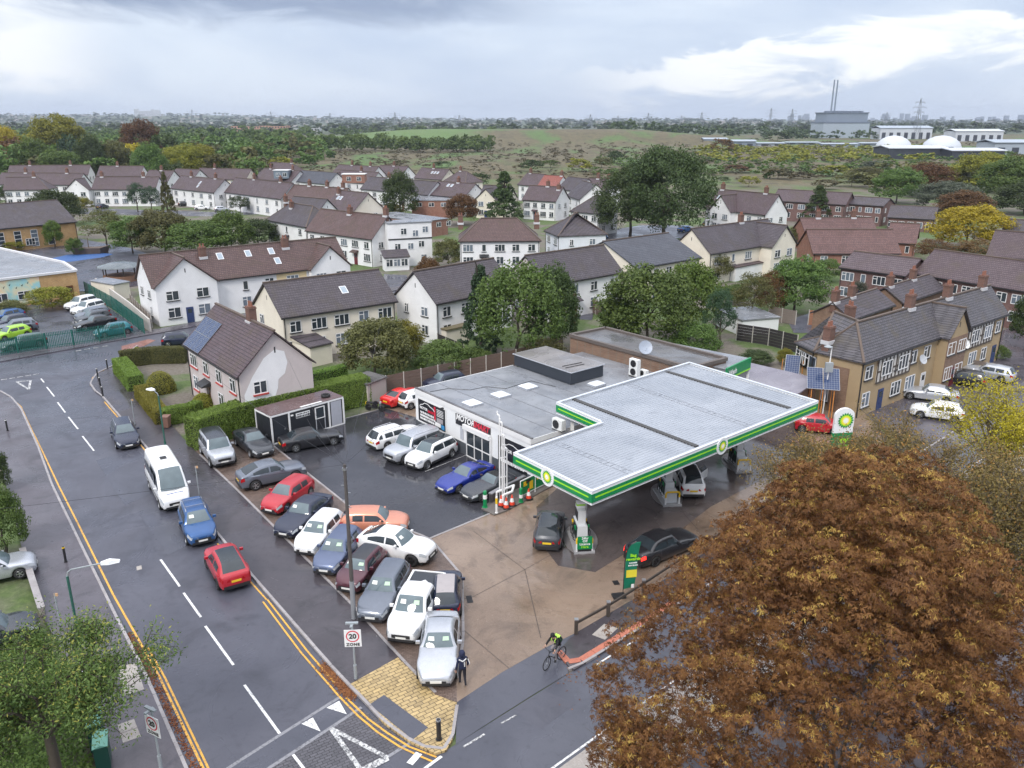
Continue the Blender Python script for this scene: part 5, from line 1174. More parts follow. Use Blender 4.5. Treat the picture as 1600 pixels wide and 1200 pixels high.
# --- school
SCH = house('yellow brick school hall with big brown roof and tall white windows', (-40, 361, 121, 346), dep=15, ez=4.6, apex=(95, 312), wall=BRYEL, roof=RDARK, bays=1, doors=False, porch=False, gw=False, name='school_hall', cat='school', storeys=1)
for k in range(7): window(SCH, SCH['len'] - 5.6 - 3.1 * k, .28, .6, 0, 1.25, 3.2, 1)
for k in range(7):
    for j in range(3): MB().box(SCH['len'] - 5.6 - 3.1 * k - .62, SCH['len'] - 5.6 - 3.1 * k + .62, .205, .25, 1.4 + j * .8, 1.48 + j * .8).build('glazing_bar', FRAMEW, SCH)
sz = 3.9; pol = [px(*q, sz) for q in ((-90, 372), (0, 389), (99, 411), (119, 424), (60, 431), (-90, 449))]
o = thing('school_block', 'flat roofed yellow brick school block with rainbow mural wall', 'school', (pol[0].x, pol[0].y, 0)); lo = [p - Vector((pol[0].x, pol[0].y, 0)) for p in pol]
MB().prism(lo, 0, sz - .1).build('wall', BRYEL, o); MB().prism([p * 1.0 for p in lo], sz - .1, sz).build('roof', FELT, o); m = MB()
for i in range(6): m.bar(lo[i] + Vector((0, 0, .12)), lo[(i + 1) % 6] + Vector((0, 0, .12)), .4, .3)
m.build('coping', plain('pale_coping', (.62, .62, .64), .5), o)
n = NT('rainbow_mural'); v = n.noise(n.co('Object'), .35, 2, .5, 1.5); cr = n.N.new('ShaderNodeValToRGB'); n.L.new(v, cr.inputs[0]); cr.color_ramp.elements[0].position = .3; cr.color_ramp.elements[0].color = (.36, .62, .74, 1); cr.color_ramp.elements[1].position = .7; cr.color_ramp.elements[1].color = (.72, .50, .58, 1)
for p_, c_ in ((.42, (.35, .62, .62)), (.5, (.62, .66, .50)), (.58, (.78, .62, .40))):
    el = cr.color_ramp.elements.new(p_); el.color = (*c_, 1)
n.set('Base Color', cr.outputs[0]).set('Roughness', .6)
a, b = lo[5], lo[4]; d = (b - a).normalized(); nn = Vector((d.y, -d.x, 0)) * .03
mu = MB().add([a + nn + Vector((0, 0, .3 - sz)), b + nn + Vector((0, 0, .3 - sz)), b + nn + Vector((0, 0, -.15)), a + nn + Vector((0, 0, -.15))], [(0, 1, 2, 3)]).build('mural', n.mat, o)
Lm = (b - a).length
for k in range(7): q = a + d * (Lm - 1.6 - .75 * k) + nn * 1.3 + Vector((0, 0, -.8 - .25 * (k % 3))); MB().add([q, q + d * .25 + Vector((0, 0, .22)), q + d * .1 + Vector((0, 0, -.12)), q - d * .22 + Vector((0, 0, .2))], [(0, 2, 1), (0, 3, 2)]).build('painted_bird', BLACK, mu)
for k in (2.2, 5.0, 7.8):
    q = a + d * (Lm - k) + nn; window(o, q.x, q.y, 1.0, math.atan2(d.y, d.x), 1.5, 1.1, 2)
a, b = lo[4], lo[3]; d = (b - a).normalized(); q = a + d * ((b - a).length * .75); dd = door(o, q.x, q.y, math.atan2(d.y, d.x), DOORS[2])
# ------------------------------------------------------------------ vehicles
def carpaint(name, col, metal=0.0, rough=0.32):
    if name in MAT: return MAT[name]
    n = NT(name); v = n.noise(n.co('Object'), 2.5, 4); d = n.noise(n.pos(), 60, 2)
    n.set('Base Color', n.mix(n.mapr(v, .3, .7), tuple(c * .93 for c in col), tuple(min(1, c * 1.05) for c in col))).set('Metallic', metal).set('Roughness', n.mapr(d, .35, .7, rough - .06, rough + .10)).set('Coat Weight', .7).set('Coat Roughness', n.mapr(d, .4, .7, .03, .16)); MAT[name] = n.mat; return n.mat
PAINT = dict(white=carpaint('paint_white', (.78, .79, .80)), silver=carpaint('paint_silver', (.50, .52, .56), .5), grey=carpaint('paint_grey', (.15, .17, .21), .4), bluegrey=carpaint('paint_blue_grey', (.10, .13, .22), .4), black=carpaint('paint_black', (.012, .012, .015)),
    navy=carpaint('paint_navy', (.012, .018, .045), .2), blue=carpaint('paint_blue', (.02, .09, .26), .3), royal=carpaint('paint_royal', (.012, .03, .26), .2), red=carpaint('paint_red', (.42, .010, .022)), brightred=carpaint('paint_bright_red', (.60, .02, .02)), orange=carpaint('paint_orange', (.62, .25, .16), .2),
    maroon=carpaint('paint_maroon', (.085, .022, .034), .2), green=carpaint('paint_lime', (.33, .58, .03)), dgreen=carpaint('paint_dark_green', (.015, .06, .045)), teal=carpaint('paint_teal', (.01, .16, .19), .3), dgrey=carpaint('paint_dark_grey', (.045, .050, .060), .3))
CGLASS = glass('car_glass', (.022, .030, .036)); CGL2 = glass('windscreen_glass', (.10, .135, .15))
HEADL = plain('headlamp', (.62, .66, .70), .12, .3, var=.15, scale=12); TAILL = plain('tail_lamp', (.36, .008, .012), .18, var=.1); PLASTIC = plain('black_plastic', (.022, .022, .024), .55); ALLOY = plain('alloy_rim', (.48, .49, .51), .35, .8); DALLOY = plain('dark_alloy', (.05, .05, .055), .35, .7)
PLW = plain('plate_white', (.75, .75, .72), .4); PLY = plain('plate_yellow', (.80, .55, .03), .4); CHROME = plain('chrome', (.6, .6, .62), .15, 1.0, var=.03); PAPER = plain('paper_sign', (.72, .74, .70), .6); UNDER = plain('underbody', (.012, .012, .012), .8)
TAILON = glow('lit_tail_lamp', (1.0, .03, .02), 1.6)
TY = MB(); n_ = 20; prof = [(.62, -.11), (.80, -.125), (.95, -.12), (1.0, -.08), (1.0, .08), (.95, .12), (.80, .125), (.62, .11)]
v = []; f = []
for i in range(n_):
    a = 2 * math.pi * i / n_
    for r, w in prof: v.append((r * math.cos(a), w, r * math.sin(a)))
for i in range(n_):
    for k in range(7): f.append((i * 8 + k, i * 8 + k + 1, ((i + 1) % n_) * 8 + k + 1, ((i + 1) % n_) * 8 + k))
TYM = TY.add(v, f).mesh('tyre', RUBBER, True, angle=40)
def rim_mesh(mat):
    m = MB(); n = 20; ring = [(.66, .10), (.60, .115), (.56, .06)]; v = []; f = []
    for i in range(n):
        a = 2 * math.pi * i / n
        for r, w in ring: v.append((r * math.cos(a), w, r * math.sin(a)))
    for i in range(n):
        for k in range(2): f.append((i * 3 + k, ((i + 1) % n) * 3 + k, ((i + 1) % n) * 3 + k + 1, i * 3 + k + 1))
    m.add(v, f); v = [(0, .03, 0)] + [(.58 * math.cos(2 * math.pi * i / n), .03, .58 * math.sin(2 * math.pi * i / n)) for i in range(n)]; m.cur = 1; m.add(v, [(0, 1 + (i + 1) % n, 1 + i) for i in range(n)]); m.cur = 0
    for k in range(5):
        a = 2 * math.pi * k / 5; m.bar((0.05 * math.cos(a), .085, .05 * math.sin(a)), (.60 * math.cos(a), .085, .60 * math.sin(a)), .03, .16, (-math.sin(a), 0, math.cos(a)))
    m.tube((0, .06, 0), (0, .11, 0), .13, 10); return m.mesh('rim', mats=[mat, UNDER])
RIMS = {'a': rim_mesh(ALLOY), 'd': rim_mesh(DALLOY)}
#          L     W     H    wr   sill  hoodF hoodB belt  deck  xA    xB    xC    xD    xR    foh   roh  nose  round
TYPES = dict(
 saloon =(4.85, 1.86, 1.46, .33, .24, .70, .93, .95, 1.02, .56,  .10, -1.15, -1.78, None, .86, 1.02),
 hatch  =(4.20, 1.78, 1.47, .315,.24, .72, .94, .95, .98, .78,  .25, -1.55, -2.00, None, .85, .72),
 small  =(3.75, 1.68, 1.42, .31, .23, .76, .95, .95, .95, .78,  .35, -1.35, -1.72, None, .72, .58),
 estate =(4.75, 1.83, 1.48, .325,.24, .72, .94, .96, .98, .68,  .15, -1.85, -2.22, None, .88, .98),
 suv    =(4.50, 1.84, 1.67, .35, .32, .88, 1.06, 1.08, 1.10, .85,  .35, -1.75, -2.12, None, .86, .86),
 cross  =(4.35, 1.82, 1.58, .345,.32, .86, 1.02, 1.06, 1.10, .75,  .25, -1.35, -2.00, None, .84, .84),
 coupex =(4.67, 1.88, 1.62, .37, .32, .88, 1.05, 1.08, 1.14, .75,  .20, -1.00, -2.12, None, .88, .96),
 boxsuv =(4.83, 1.92, 1.86, .38, .38, 1.04, 1.14, 1.18, 1.20, 1.00,  .62, -2.10, -2.30, None, .84, 1.02),
 coupe  =(4.70, 1.77, 1.32, .32, .22, .62, .86, .88, .95, .50, -.10, -1.05, -1.85, None, .95, 1.05),
 roadster=(4.10, 1.78, 1.28, .33, .22, .62, .86, .88, .92, .10, -.35, -1.00, -1.45, None, .80, .85),
 pickup =(5.25, 1.86, 1.78, .375,.42, 1.00, 1.12, 1.14, 1.14, 1.15,  .65, -.62, -.90, None, .92, 1.20),
 van    =(6.00, 2.00, 2.60, .35, .34, .95, 1.25, 1.42, 1.40, 2.25, 1.40, -2.93, -2.97, None, 1.00, 1.30))
CMESH = {}
def car_meshes(tp):
    if tp in CMESH: return CMESH[tp]
    L, W, H, wr, sill, hf, hb, belt, deck, xA, xB, xC, xD, _, foh, roh = TYPES[tp]
    xf, xr = L / 2, -L / 2; xwf, xwr = xf - foh, xr + roh; ar = wr * 1.16
    def ztop(x):
        if x > xA:
            t = (x - xA) / (xf - xA); z = hb + (hf - hb) * t ** 1.9; u = max(0, (.34 - (xf - x)) / .34); return z - .13 * u ** 2.2
        if x < xD:
            u = max(0, (.22 - (x - xr)) / .22); t = (xD - x) / max(.05, xD - xr); return deck - .04 * t - .10 * u ** 2
        return belt + (deck - belt) * max(0, (xA - x) / (xA - xD)) * .8
    def wid(x):
        t = abs(x) / (L / 2); k = max(0, (t - .50) / .50); return W / 2 * (1 - ((.30 if tp != 'van' else .18) if x > 0 else (.17 if tp not in ('van', 'pickup') else .03)) * k ** 2.6)
    def zlow(x):
        z = sill
        for c in (xwf, xwr):
            d = abs(x - c)
            if d < ar: z = max(z, wr + math.sqrt(max(0, ar * ar - d * d)) * .98)
        return min(z, ztop(x) - .14)
    st = sorted(set([round(xr + L * i / 46, 3) for i in range(1, 46)] + [round(c + ar * s, 3) for c in (xwf, xwr) for s in (-1.0, -.97, -.85, -.6, .6, .85, .97, 1.0)] + [xA, xD, xf - .03, xr + .03, xf - .10, xr + .09, xf - .2]))
    st = [x for x in st if xr < x < xf]
    m = MB(); rings = []
    for x in [xr] + st + [xf]:
        e = (x in (xr, xf)); near = min(x - xr, xf - x); rd = max(0, (.10 - near) / .10)
        w = wid(x) * (1 - .10 * rd ** 2); zt = ztop(x) - .07 * rd ** 2; zl = zlow(x) + .06 * rd ** 2
        cr = .05 if (x > xA or x < xD) else .0; hgt = zt - zl
        half = [(w * .94, zl), (w * .985, zl + hgt * .14), (w, zl + hgt * .40), (w * .99, zl + hgt * .62), (w * .975, zl + hgt * .80), (w * .93, zl + hgt * .95), (w * .84, zt + cr * .25), (w * .45, zt + cr * .8), (0, zt + cr)]
        rings.append([(x, y, z) for y, z in half] + [(x, -y, z) for y, z in half[-2::-1]])
    n = len(rings[0])
    v = [p for r in rings for p in r]; f = []
    for i in range(len(rings) - 1):
        for k in range(n - 1): f.append((i * n + k, i * n + k + 1, (i + 1) * n + k + 1, (i + 1) * n + k))
    f.append(tuple(range(n - 1, -1, -1))); f.append(tuple((len(rings) - 1) * n + k for k in range(n)))
    m.add(v, f)
    # greenhouse: one curved shell whose cells are split into paint, windscreen, side and rear glass
    tum = .76 if tp not in ('van', 'boxsuv', 'pickup') else .87
    zr_f, zr_r = H - .045, H - (.06 if tp not in ('coupex', 'coupe', 'cross', 'saloon') else .10); bz_ = lambda x: ztop(min(max(x, xD + .002), xA - .002)) - .05
    def roofz(x):
        if x >= xB: t = (xA - x) / (xA - xB); return bz_(x) + (zr_f - bz_(x)) * min(1, t * (1 + .30 * (1 - t)))
        if x >= xC: t = (xB - x) / (xB - xC); return zr_f + (zr_r - zr_f) * t ** 2 + (H - zr_f) * 4 * t * (1 - t) * .8
        t = (xC - x) / (xC - xD); return zr_r + (bz_(x) - zr_r) * t ** (1.25 if tp not in ('van', 'boxsuv') else 1.0)
    cut = [xA, xA - .04]
    cut += [xA + (xB - xA) * k / 6 for k in range(1, 7)]; xm = (xB + xC) / 2 + .10; bp_ = .05
    cut += [xB + (xm + bp_ - xB) * k / 4 for k in range(1, 5)] + [xm - bp_] + [xm - bp_ + (xC + .10 - xm + bp_) * k / 4 for k in range(1, 5)] + [xC] + [xC + (xD - xC) * k / 5 for k in range(1, 6)]
    cut = sorted(set(round(c, 4) for c in cut), reverse=True)
    def ring(x):
        zb, zt = bz_(x), roofz(x); h = zt - zb; yb = wid(x) * .925; f_ = h / (H - belt); yr = yb * (1 - (1 - tum) * min(1, f_)) 
        pts = []
        for t in (0, .10, .5, .86): pts.append((yb + (yr - yb) * t + .02 * math.sin(math.pi * t), zb + (h - min(.10, h * .3)) * t))
        pts += [(yr - .005, zt - min(.085, h * .26)), (yr - .055, zt - min(.035, h * .12)), (yr - .13, zt), (yr * .55, zt + .02), (0, zt + .03)]
        out_ = []
        for i, (y, z) in enumerate(pts):
            dx = .16 * (1 - (y / yb) ** 2) * max(0, min(1, (x - xB + .2) / (xA - xB + .2))) if x > xB - .2 else (-.10 * (1 - (y / yb) ** 2) * max(0, min(1, (xC + .2 - x) / (xC - xD + .2))) if x < xC + .2 else 0)
            out_.append((x + dx, y, z))
        return out_ + [(p[0], -p[1], p[2]) for p in out_[-2::-1]]
    R_ = [ring(x) for x in cut]; nn_ = len(R_[0]); cells = {}
    long_roof = tp in ('estate', 'suv', 'boxsuv', 'van', 'hatch', 'small')
    for i in range(len(cut) - 1):
        xc = (cut[i] + cut[i + 1]) / 2
        for k in range(nn_ - 1):
            kk = min(k, nn_ - 2 - k); key = 'body'; sd = 'l' if k < nn_ / 2 else 'r'
            if kk in (1, 2):
                if xm + bp_ < xc < xA - .10: key = 'f' + sd
                elif (xC + .0 if not long_roof else xC + .22) < xc < xm - bp_: key = 'b' + sd
                elif xC > xc > xC + (xD - xC) * .45 and tp in ('saloon', 'coupe', 'coupex'): key = 'q' + sd
                elif xC + .16 > xc > xD + .12 and tp in ('estate', 'suv', 'boxsuv'): key = 'q' + sd
                if tp == 'van' and key[0] != 'f': key = 'body'
            elif kk in (6, 7):
                if xc > xB + .02 and xc < xA: key = 'ws'
                elif xC < xc < xB: key = 'rf'
                elif xc < xC - .03 and xc > xC + (xD - xC) * .9: key = 'rw'
            cells.setdefault(key, []).append((i, k))
    def cellmesh(mb, lst):
        idx = {}
        vs__ = []; fs = []
        for i, k in lst:
            q = []
            for a_, b_ in ((i, k), (i + 1, k), (i + 1, k + 1), (i, k + 1)):
                if (a_, b_) not in idx: idx[(a_, b_)] = len(vs__); vs__.append(R_[a_][b_])
                q.append(idx[(a_, b_)])
            fs.append(tuple(q[::-1]))
        mb.add(vs__, fs); return mb
    cellmesh(m, cells['body'])
    out = {'body': m.mesh('body', None, True, angle=42)}; out['body'].materials.append(PAINT['white'])
    out['windscreen'] = cellmesh(MB(), cells['ws']).mesh('windscreen', CGL2, True); out['rear_window'] = cellmesh(MB(), cells['rw']).mesh('rear_window', CGLASS, True) if 'rw' in cells else MB().box(xr - .01, xr + .03, -.75, .75, 1.55, 2.2).mesh('rear_window', CGLASS)
    out['roof'] = cellmesh(MB(), cells['rf']).mesh('roof_panel', PAINT['white'], True)
    out['surf'] = lambda x, y: (x + .16 * (1 - (y / (wid(x) * .925)) ** 2) * max(0, min(1, (x - xB + .2) / (xA - xB + .2))), y, roofz(x) + .052)
    out['side'] = [cellmesh(MB(), cells[k]).mesh('quarter_window' if k[0] == 'q' else 'side_window', CGLASS, True) for k in ('fl', 'fr', 'bl', 'br', 'ql', 'qr') if k in cells]
    TOP = [0, (0, wid(xm) * .925 * tum, 0)]
    zh = hf - .10
    def end_box(x, y0, y1, z0, z1, t, name, mat, dx=0):
        s = 1 if x > 0 else -1; xa, xb = sorted((x, x + s * t)); return MB().box(xa, xb, min(y0, y1), max(y0, y1), z0, z1).mesh(name, mat)
    def patch(side, rear):
        """lamp lying on the body skin, 8 mm proud"""
        pts = []
        xs = [(.05, .10, .18, .28, .40), (.03, .07, .12, .20, .28)][rear]
        if tp == 'small' and not rear: xs = (.06, .10, .15, .20, .26)
        for u in xs:
            x = (xf - u) if not rear else (xr + u); w = wid(x) * (1 - .10 * max(0, (.10 - u) / .10) ** 2); zt = ztop(x) - .07 * max(0, (.10 - u) / .10) ** 2; zl = zlow(x); hgt = min(zt - zl, zt - sill)
            hi, lo = (.95, .62) if not rear else (.90, .60)
            if tp == 'van': hi, lo = (.85, .55) if not rear else (.95, .35)
            zb_, zt_ = zt - hgt * (1 - lo), zt - hgt * (1 - hi)
            pts.append((x + (.012 if not rear else -.012) * (1 if u < .12 else .3), side * (w * .995 + .010), zb_)); pts.append((x + (.012 if not rear else -.012) * (1 if u < .12 else .3), side * (w * .955 + .012), zt_))
        u0 = xs[0]; x = (xf - u0 + .055) if not rear else (xr + u0 - .045); z0, z1 = pts[0][2], pts[1][2]
        pts = [(x, side * wid(x) * .42, z0 + .03), (x - (.01 if not rear else -.01), side * wid(x) * .42, z1 - .02)] + pts
        f = [(2 * i, 2 * i + 1, 2 * i + 3, 2 * i + 2) for i in range(len(xs))]
        if (side > 0) != bool(rear): f = [q[::-1] for q in f]
        return pts, f
    out['headlight'] = [MB().add(*patch(s_, 0)).mesh('headlight', HEADL) for s_ in (-1, 1)]; out['tail_light'] = [MB().add(*patch(s_, 1)).mesh('tail_light', TAILL) for s_ in (-1, 1)]
    out['plate_f'] = MB().box(xf - .02, xf + .028, -.26, .26, sill + .13, sill + .24).mesh('number_plate', PLW); out['plate_r'] = MB().box(xr - .018, xr + .02, -.26, .26, sill + .34, sill + .46).mesh('number_plate', PLY)
    out['grille'] = MB().box(xf - .08, xf + .022, -.46, .46, hf - .42, hf - .24).mesh('grille', PLASTIC); out['bumper'] = [MB().box(xf - .09, xf + .014, -W * .34, W * .34, sill - .02, sill + .12).mesh('bumper_trim', PLASTIC), MB().box(xr - .014, xr + .08, -W * .38, W * .38, sill - .02, sill + .18).mesh('bumper_trim', PLASTIC)]
    out['mirror'] = [MB().cbox(xA - .28, s * (W / 2 + .06), belt + .06, .12, .20, .14).mesh('mirror', PAINT['white']) for s in (-1, 1)]
    out['under'] = MB().box(xr + .25, xf - .25, -W * .40, W * .40, .16, sill + .30).mesh('underbody', UNDER)
    out['roofbox'] = (xB, xC, TOP[1][1] - .12, H + .03, zr_f, zr_r); out['wh'] = (xwf, xwr, wr, W); out['dims'] = (L, W, H, sill, belt, xA, xB, xC, xD, hf, deck)
    CMESH[tp] = out; return out
def car(label, tp, paint, front, rear, z=zY + .01, zz=.55, rim='a', roof=None, rails=False, bars=False, plates='b', sun=False, cladding=False, paper=0, lit=False, cat='car', group=None, mid=None, heading=None, name='parked_car', rim_s=1.0):
    d = car_meshes(tp); pm = PAINT[paint]
    if mid is None:
        a, b = px(front[0], front[1], zz), px(rear[0], rear[1], zz); c = (a + b) / 2; h = math.atan2(a.y - b.y, a.x - b.x)
    else: c = px(mid[0], mid[1], zz); h = heading
    o = thing(name, label, cat, (c.x, c.y, z), h, group)
    body = inst('body', d['body'], o, mat=pm); inst('underbody', d['under'], o); inst('windscreen', d['windscreen'], o)
    L, W, H, sill, belt, xA, xB, xC, xD, hf, deck = d['dims']
    if tp != 'pickup' or True: inst('rear_window', d['rear_window'], o)
    for s in d['side']: inst(s.name.split('.')[0], s, o)
    for s in d['headlight']: inst('headlight', s, o)
    for s in d['tail_light']: inst('tail_light', s, o, mat=TAILON if lit else None)
    inst('number_plate', d['plate_f'], o); inst('number_plate', d['plate_r'], o); inst('grille', d['grille'], o); [inst('bumper_trim', k, o) for k in d['bumper']]
    for s in d['mirror']: inst('mirror', s, o, mat=pm)
    xwf, xwr, wr, _ = d['wh']
    for x in (xwf, xwr):
        for s in (-1, 1):
            t = inst('wheel', TYM, o, (x, s * (W / 2 - .125), wr), (0, 0, 0 if s > 0 else math.pi), (wr, 1, wr)); inst('rim', RIMS[rim], t)
    r0, r1, ry, rz_, zf, zb = d['roofbox']
    inst('roof_panel', d['roof'], o, mat=roof or (CGLASS if sun else pm))
    if rails:
        for s in (-1, 1): MB().path([(r0 - .1, s * (ry + .04), zf + .0), (r0 - .25, s * (ry + .04), H + .06), (r1 + .25, s * (ry + .04), zb + .08), (r1 + .1, s * (ry + .04), zb)], .022, 6).build('roof_rail', CHROME if rails == 1 else PLASTIC, o)
    if bars:
        for t in (.25, .7): x = r0 + (r1 - r0) * t; MB().bar((x, -ry - .06, H + .10), (x, ry + .06, H + .10), .06, .03).build('roof_bar', CHROME, o)
    if cladding:
        for s in (-1, 1): MB().box(xwr + wr * 1.2, xwf - wr * 1.2, s * W / 2 - .02, s * W / 2 + .012, sill, sill + .16).build('sill_cladding', PLASTIC, o)
    if paper:
        for k in range(paper):
            y = (-.34, .34, .0)[k]; q = [d['surf'](xA + (xB - xA) * t, yy) for t, yy in ((.42, y - .15), (.42, y + .15), (.68, y + .13), (.68, y - .13))]
            MB().add(q, [(0, 1, 2, 3)]).build('price_card', PAPER if k == 0 else plain('pale_green_card', (.45, .62, .45), .6), o)
    return o
zR = 0.02
G1 = None
car('dark navy estate car driving down the main road toward camera', 'estate', 'navy', (203, 697), (188, 662), z=zR, rails=1, name='car')
vn = car('white high roof minibus parked at the kerb of the main road', 'van', 'white', (278, 785), (247, 728), z=zR, zz=.9, cat='van', name='minibus')
car('blue compact off-roader with silver roof bars behind the minibus', 'suv', 'blue', (317, 842), (300, 798), z=zR, rails=1, bars=True, paper=1)
car('red crossover with black roof and yellow rear plate on the road', 'cross', 'red', (342, 862), (368, 908), z=zR, roof=CGLASS, cladding=True, rim='d', name='car')
car('silver boxy off-roader with dark sunroof at left end of parking strip', 'boxsuv', 'silver', (352, 722), (327, 688), roof=PAINT['dgrey'], sun=True, rails=2, zz=.7)
car('black saloon between the silver off-roader and the cabin', 'saloon', 'dgrey', (414, 708), (379, 680))
car('black saloon parked side on in front of the site cabin', 'saloon', 'black', (521, 682), (450, 695))
car('dark grey crossover parked side on at the strip with red tail lamp', 'coupex', 'grey', (467, 734), (380, 754))
car('red hatchback with round headlamps among the dealer cars', 'hatch', 'red', (420, 797), (478, 757))
car('dark blue saloon right of the red hatchback', 'saloon', 'navy', (445, 832), (503, 784), paper=1)
car('white hatchback nose out between dark blue saloon and blue grey hatchback', 'hatch', 'white', (474, 862), (524, 810), paper=2)
car('blue grey hatchback beside the white hatchback in dealer row', 'hatch', 'bluegrey', (507, 890), (549, 838), paper=2)
car('maroon small car with black roof right behind the telegraph pole', 'small', 'maroon', (540, 920), (588, 866), roof=PAINT['black'], paper=2)
car('grey family hatchback right of the telegraph pole', 'estate', 'grey', (578, 966), (622, 890), paper=2)
pk = car('white pickup truck with dark load bed at corner of strip', 'pickup', 'white', (626, 998), (672, 908), zz=.7, cat='pickup', paper=2, name='pickup_truck')
car('dark blue small car with pale grey roof, tail toward camera', 'small', 'navy', (699, 903), (696, 955), roof=plain('pale_grey_roof', (.36, .33, .33), .35))
car('silver saloon parked nose out at the yellow paving corner', 'saloon', 'silver', (681, 1066), (692, 968), paper=2)
car('copper orange hatchback behind the telegraph pole', 'hatch', 'orange', (628, 818), (544, 818))
car('white coupe styled crossover with black alloys in front of orange hatchback', 'coupex', 'white', (672, 868), (570, 846), rim='d', paper=1)
car('white estate car leftmost of the three pale cars before the showroom', 'estate', 'white', (652, 673), (584, 694), rails=1)
car('silver off-roader in the middle of three pale cars before showroom', 'boxsuv', 'silver', (606, 716), (682, 686), rails=1, zz=.7)
car('white crossover with dark glass roof before the showroom entrance', 'suv', 'white', (637, 730), (708, 696), roof=CGLASS, cladding=True)
car('royal blue coupe parked below the showroom entrance', 'coupe', 'royal', (688, 764), (764, 731))
car('dark grey soft top roadster beside the blue coupe', 'roadster', 'dgrey', (728, 775), (797, 748), roof=plain('black_hood', (.015, .015, .016), .8))
car('dark hatchback with yellow plate waiting left of first pump', 'hatch', 'dgrey', (862, 807), (855, 851), sun=True, name='car')
car('black limousine with lit red tail lamps leaving the forecourt', 'saloon', 'black', (1078, 838), (990, 873), lit=True, rim='d', name='car')
kia = car('white crossover with open side door between the pumps', 'suv', 'white', (1067, 737), (1081, 768), roof=CGLASS, name='car', cladding=True)
car('red small car beside the totem at right end of canopy', 'small', 'red', (1300, 668), (1258, 664), name='car')
car('bright red coupe parked by the fence behind the showroom', 'coupe', 'brightred', (652, 613), (610, 628))
car('white hatchback half hidden by showroom corner', 'small', 'white', (672, 620), (634, 630))
car('dark blue car behind the showroom by the long fence', 'hatch', 'navy', (672, 603), (715, 594))
# open door of the crossover, minibus and pickup extras
MB().add([(-.05, -.93, .45), (.80, -1.55, .45), (.80, -1.55, 1.05), (.0, -.93, 1.05), (-.05, -.90, .45), (.80, -1.50, .45), (.80, -1.50, 1.05), (.0, -.89, 1.05)], [(0, 1, 2, 3), (7, 6, 5, 4), (0, 4, 5, 1), (3, 2, 6, 7), (1, 5, 6, 2)]).build('open_door', PAINT['white'], kia)
MB().add([(.0, -.93, 1.06), (.75, -1.48, 1.06), (.5, -1.2, 1.5), (.05, -.85, 1.5)], [(0, 1, 2, 3)]).build('door_window', CGLASS, kia)
for x0, x1 in ((1.15, .35), (.2, -1.0), (-1.15, -2.5)):
    for s in (-1, 1): MB().box(x1, x0, s * .935 - .012, s * .935 + .012, 1.42, 2.05).build('side_window', CGLASS, vn)
MB().box(-2.9, 2.2, -1.005, -.985, .75, .82).build('trim_strip', PLASTIC, vn); MB().box(-2.9, 2.2, .985, 1.005, .75, .82).build('trim_strip', PLASTIC, vn)
MB().cbox(-.4, 0, 2.62, .5, .4, .06).build('roof_vent', PLASTIC, vn); print_line(vn, (2.62, 0, 1.225), (0, 1, 0), (-.93, 0, .36), 1.0, .10, plain('minibus_letters', (.10, .13, .30), .5), 12)
MB().box(-2.5, -.98, -.80, .80, 1.10, 1.17).build('load_cover', plain('bed_cover', (.035, .040, .050), .5), pk)
for s in (-1, 1): MB().box(-2.55, -.98, s * .86 - .06, s * .86 + .06, 1.05, 1.22).build('bed_side', PAINT['white'], pk)
MB().box(-2.58, -2.50, -.80, .80, 1.0, 1.22).build('tailgate', PAINT['white'], pk)
# school car park, kerbside and further cars
SC_ = 'cars in the school car park'
for l, tp, p, fr, re in (('white off-roader at far end of school parking row', 'suv', 'white', (106, 481), (146, 471)), ('white hatchback second in school parking row', 'suv', 'white', (114, 489), (160, 478)), ('grey hatchback third in school parking row', 'hatch', 'grey', (118, 496), (168, 487)), ('dark grey car fourth in school parking row', 'hatch', 'dgrey', (120, 502), (170, 493)), ('black saloon nearest in school parking row', 'saloon', 'black', (120, 510), (176, 500)),
        ('teal hatchback behind the palisade fence near the gate', 'hatch', 'teal', (152, 521), (200, 513)), ('blue hatchback at left edge of school car park', 'hatch', 'blue', (-8, 498), (28, 491)), ('dark car second at left of school car park', 'hatch', 'navy', (-4, 508), (36, 500)), ('silver blue car third at left of school car park', 'estate', 'grey', (0, 514), (48, 508)), ('lime green hatchback at left of school car park', 'hatch', 'green', (-6, 527), (40, 517)), ('dark green estate right behind the palisade at left', 'estate', 'dgreen', (10, 541), (62, 532)), ('dark car in left corner of school car park', 'hatch', 'dgrey', (-20, 492), (12, 487))):
    car(l, tp, p, fr, re, z=.035, group=SC_)
car('silver car with alloy wheels on the left front garden', 'hatch', 'silver', (26, 884), (-46, 900), z=.12)
car('dark car under the street tree in left front garden', 'hatch', 'dgrey', (14, 985), (-46, 1000), z=.12)
TA = 'cars on the apron by the tan row'
for l, tp, p, fr, re in (('black car beside the pale estate by the tan row', 'hatch', 'black', (1472, 588), (1536, 598)), ('white estate car by the garden wall of the tan row', 'estate', 'silver', (1512, 578), (1576, 590)), ('silver car behind the sparse tree on the apron', 'saloon', 'silver', (1415, 612), (1490, 622)), ('white van at the near end of the tan row', 'van', 'white', (1318, 640), (1362, 616)), ('white car half hidden under sparse tree', 'hatch', 'white', (1428, 640), (1500, 650))):
    car(l, tp, p, fr, re, z=.12, group=TA)
SM = 'cars parked among the far houses'
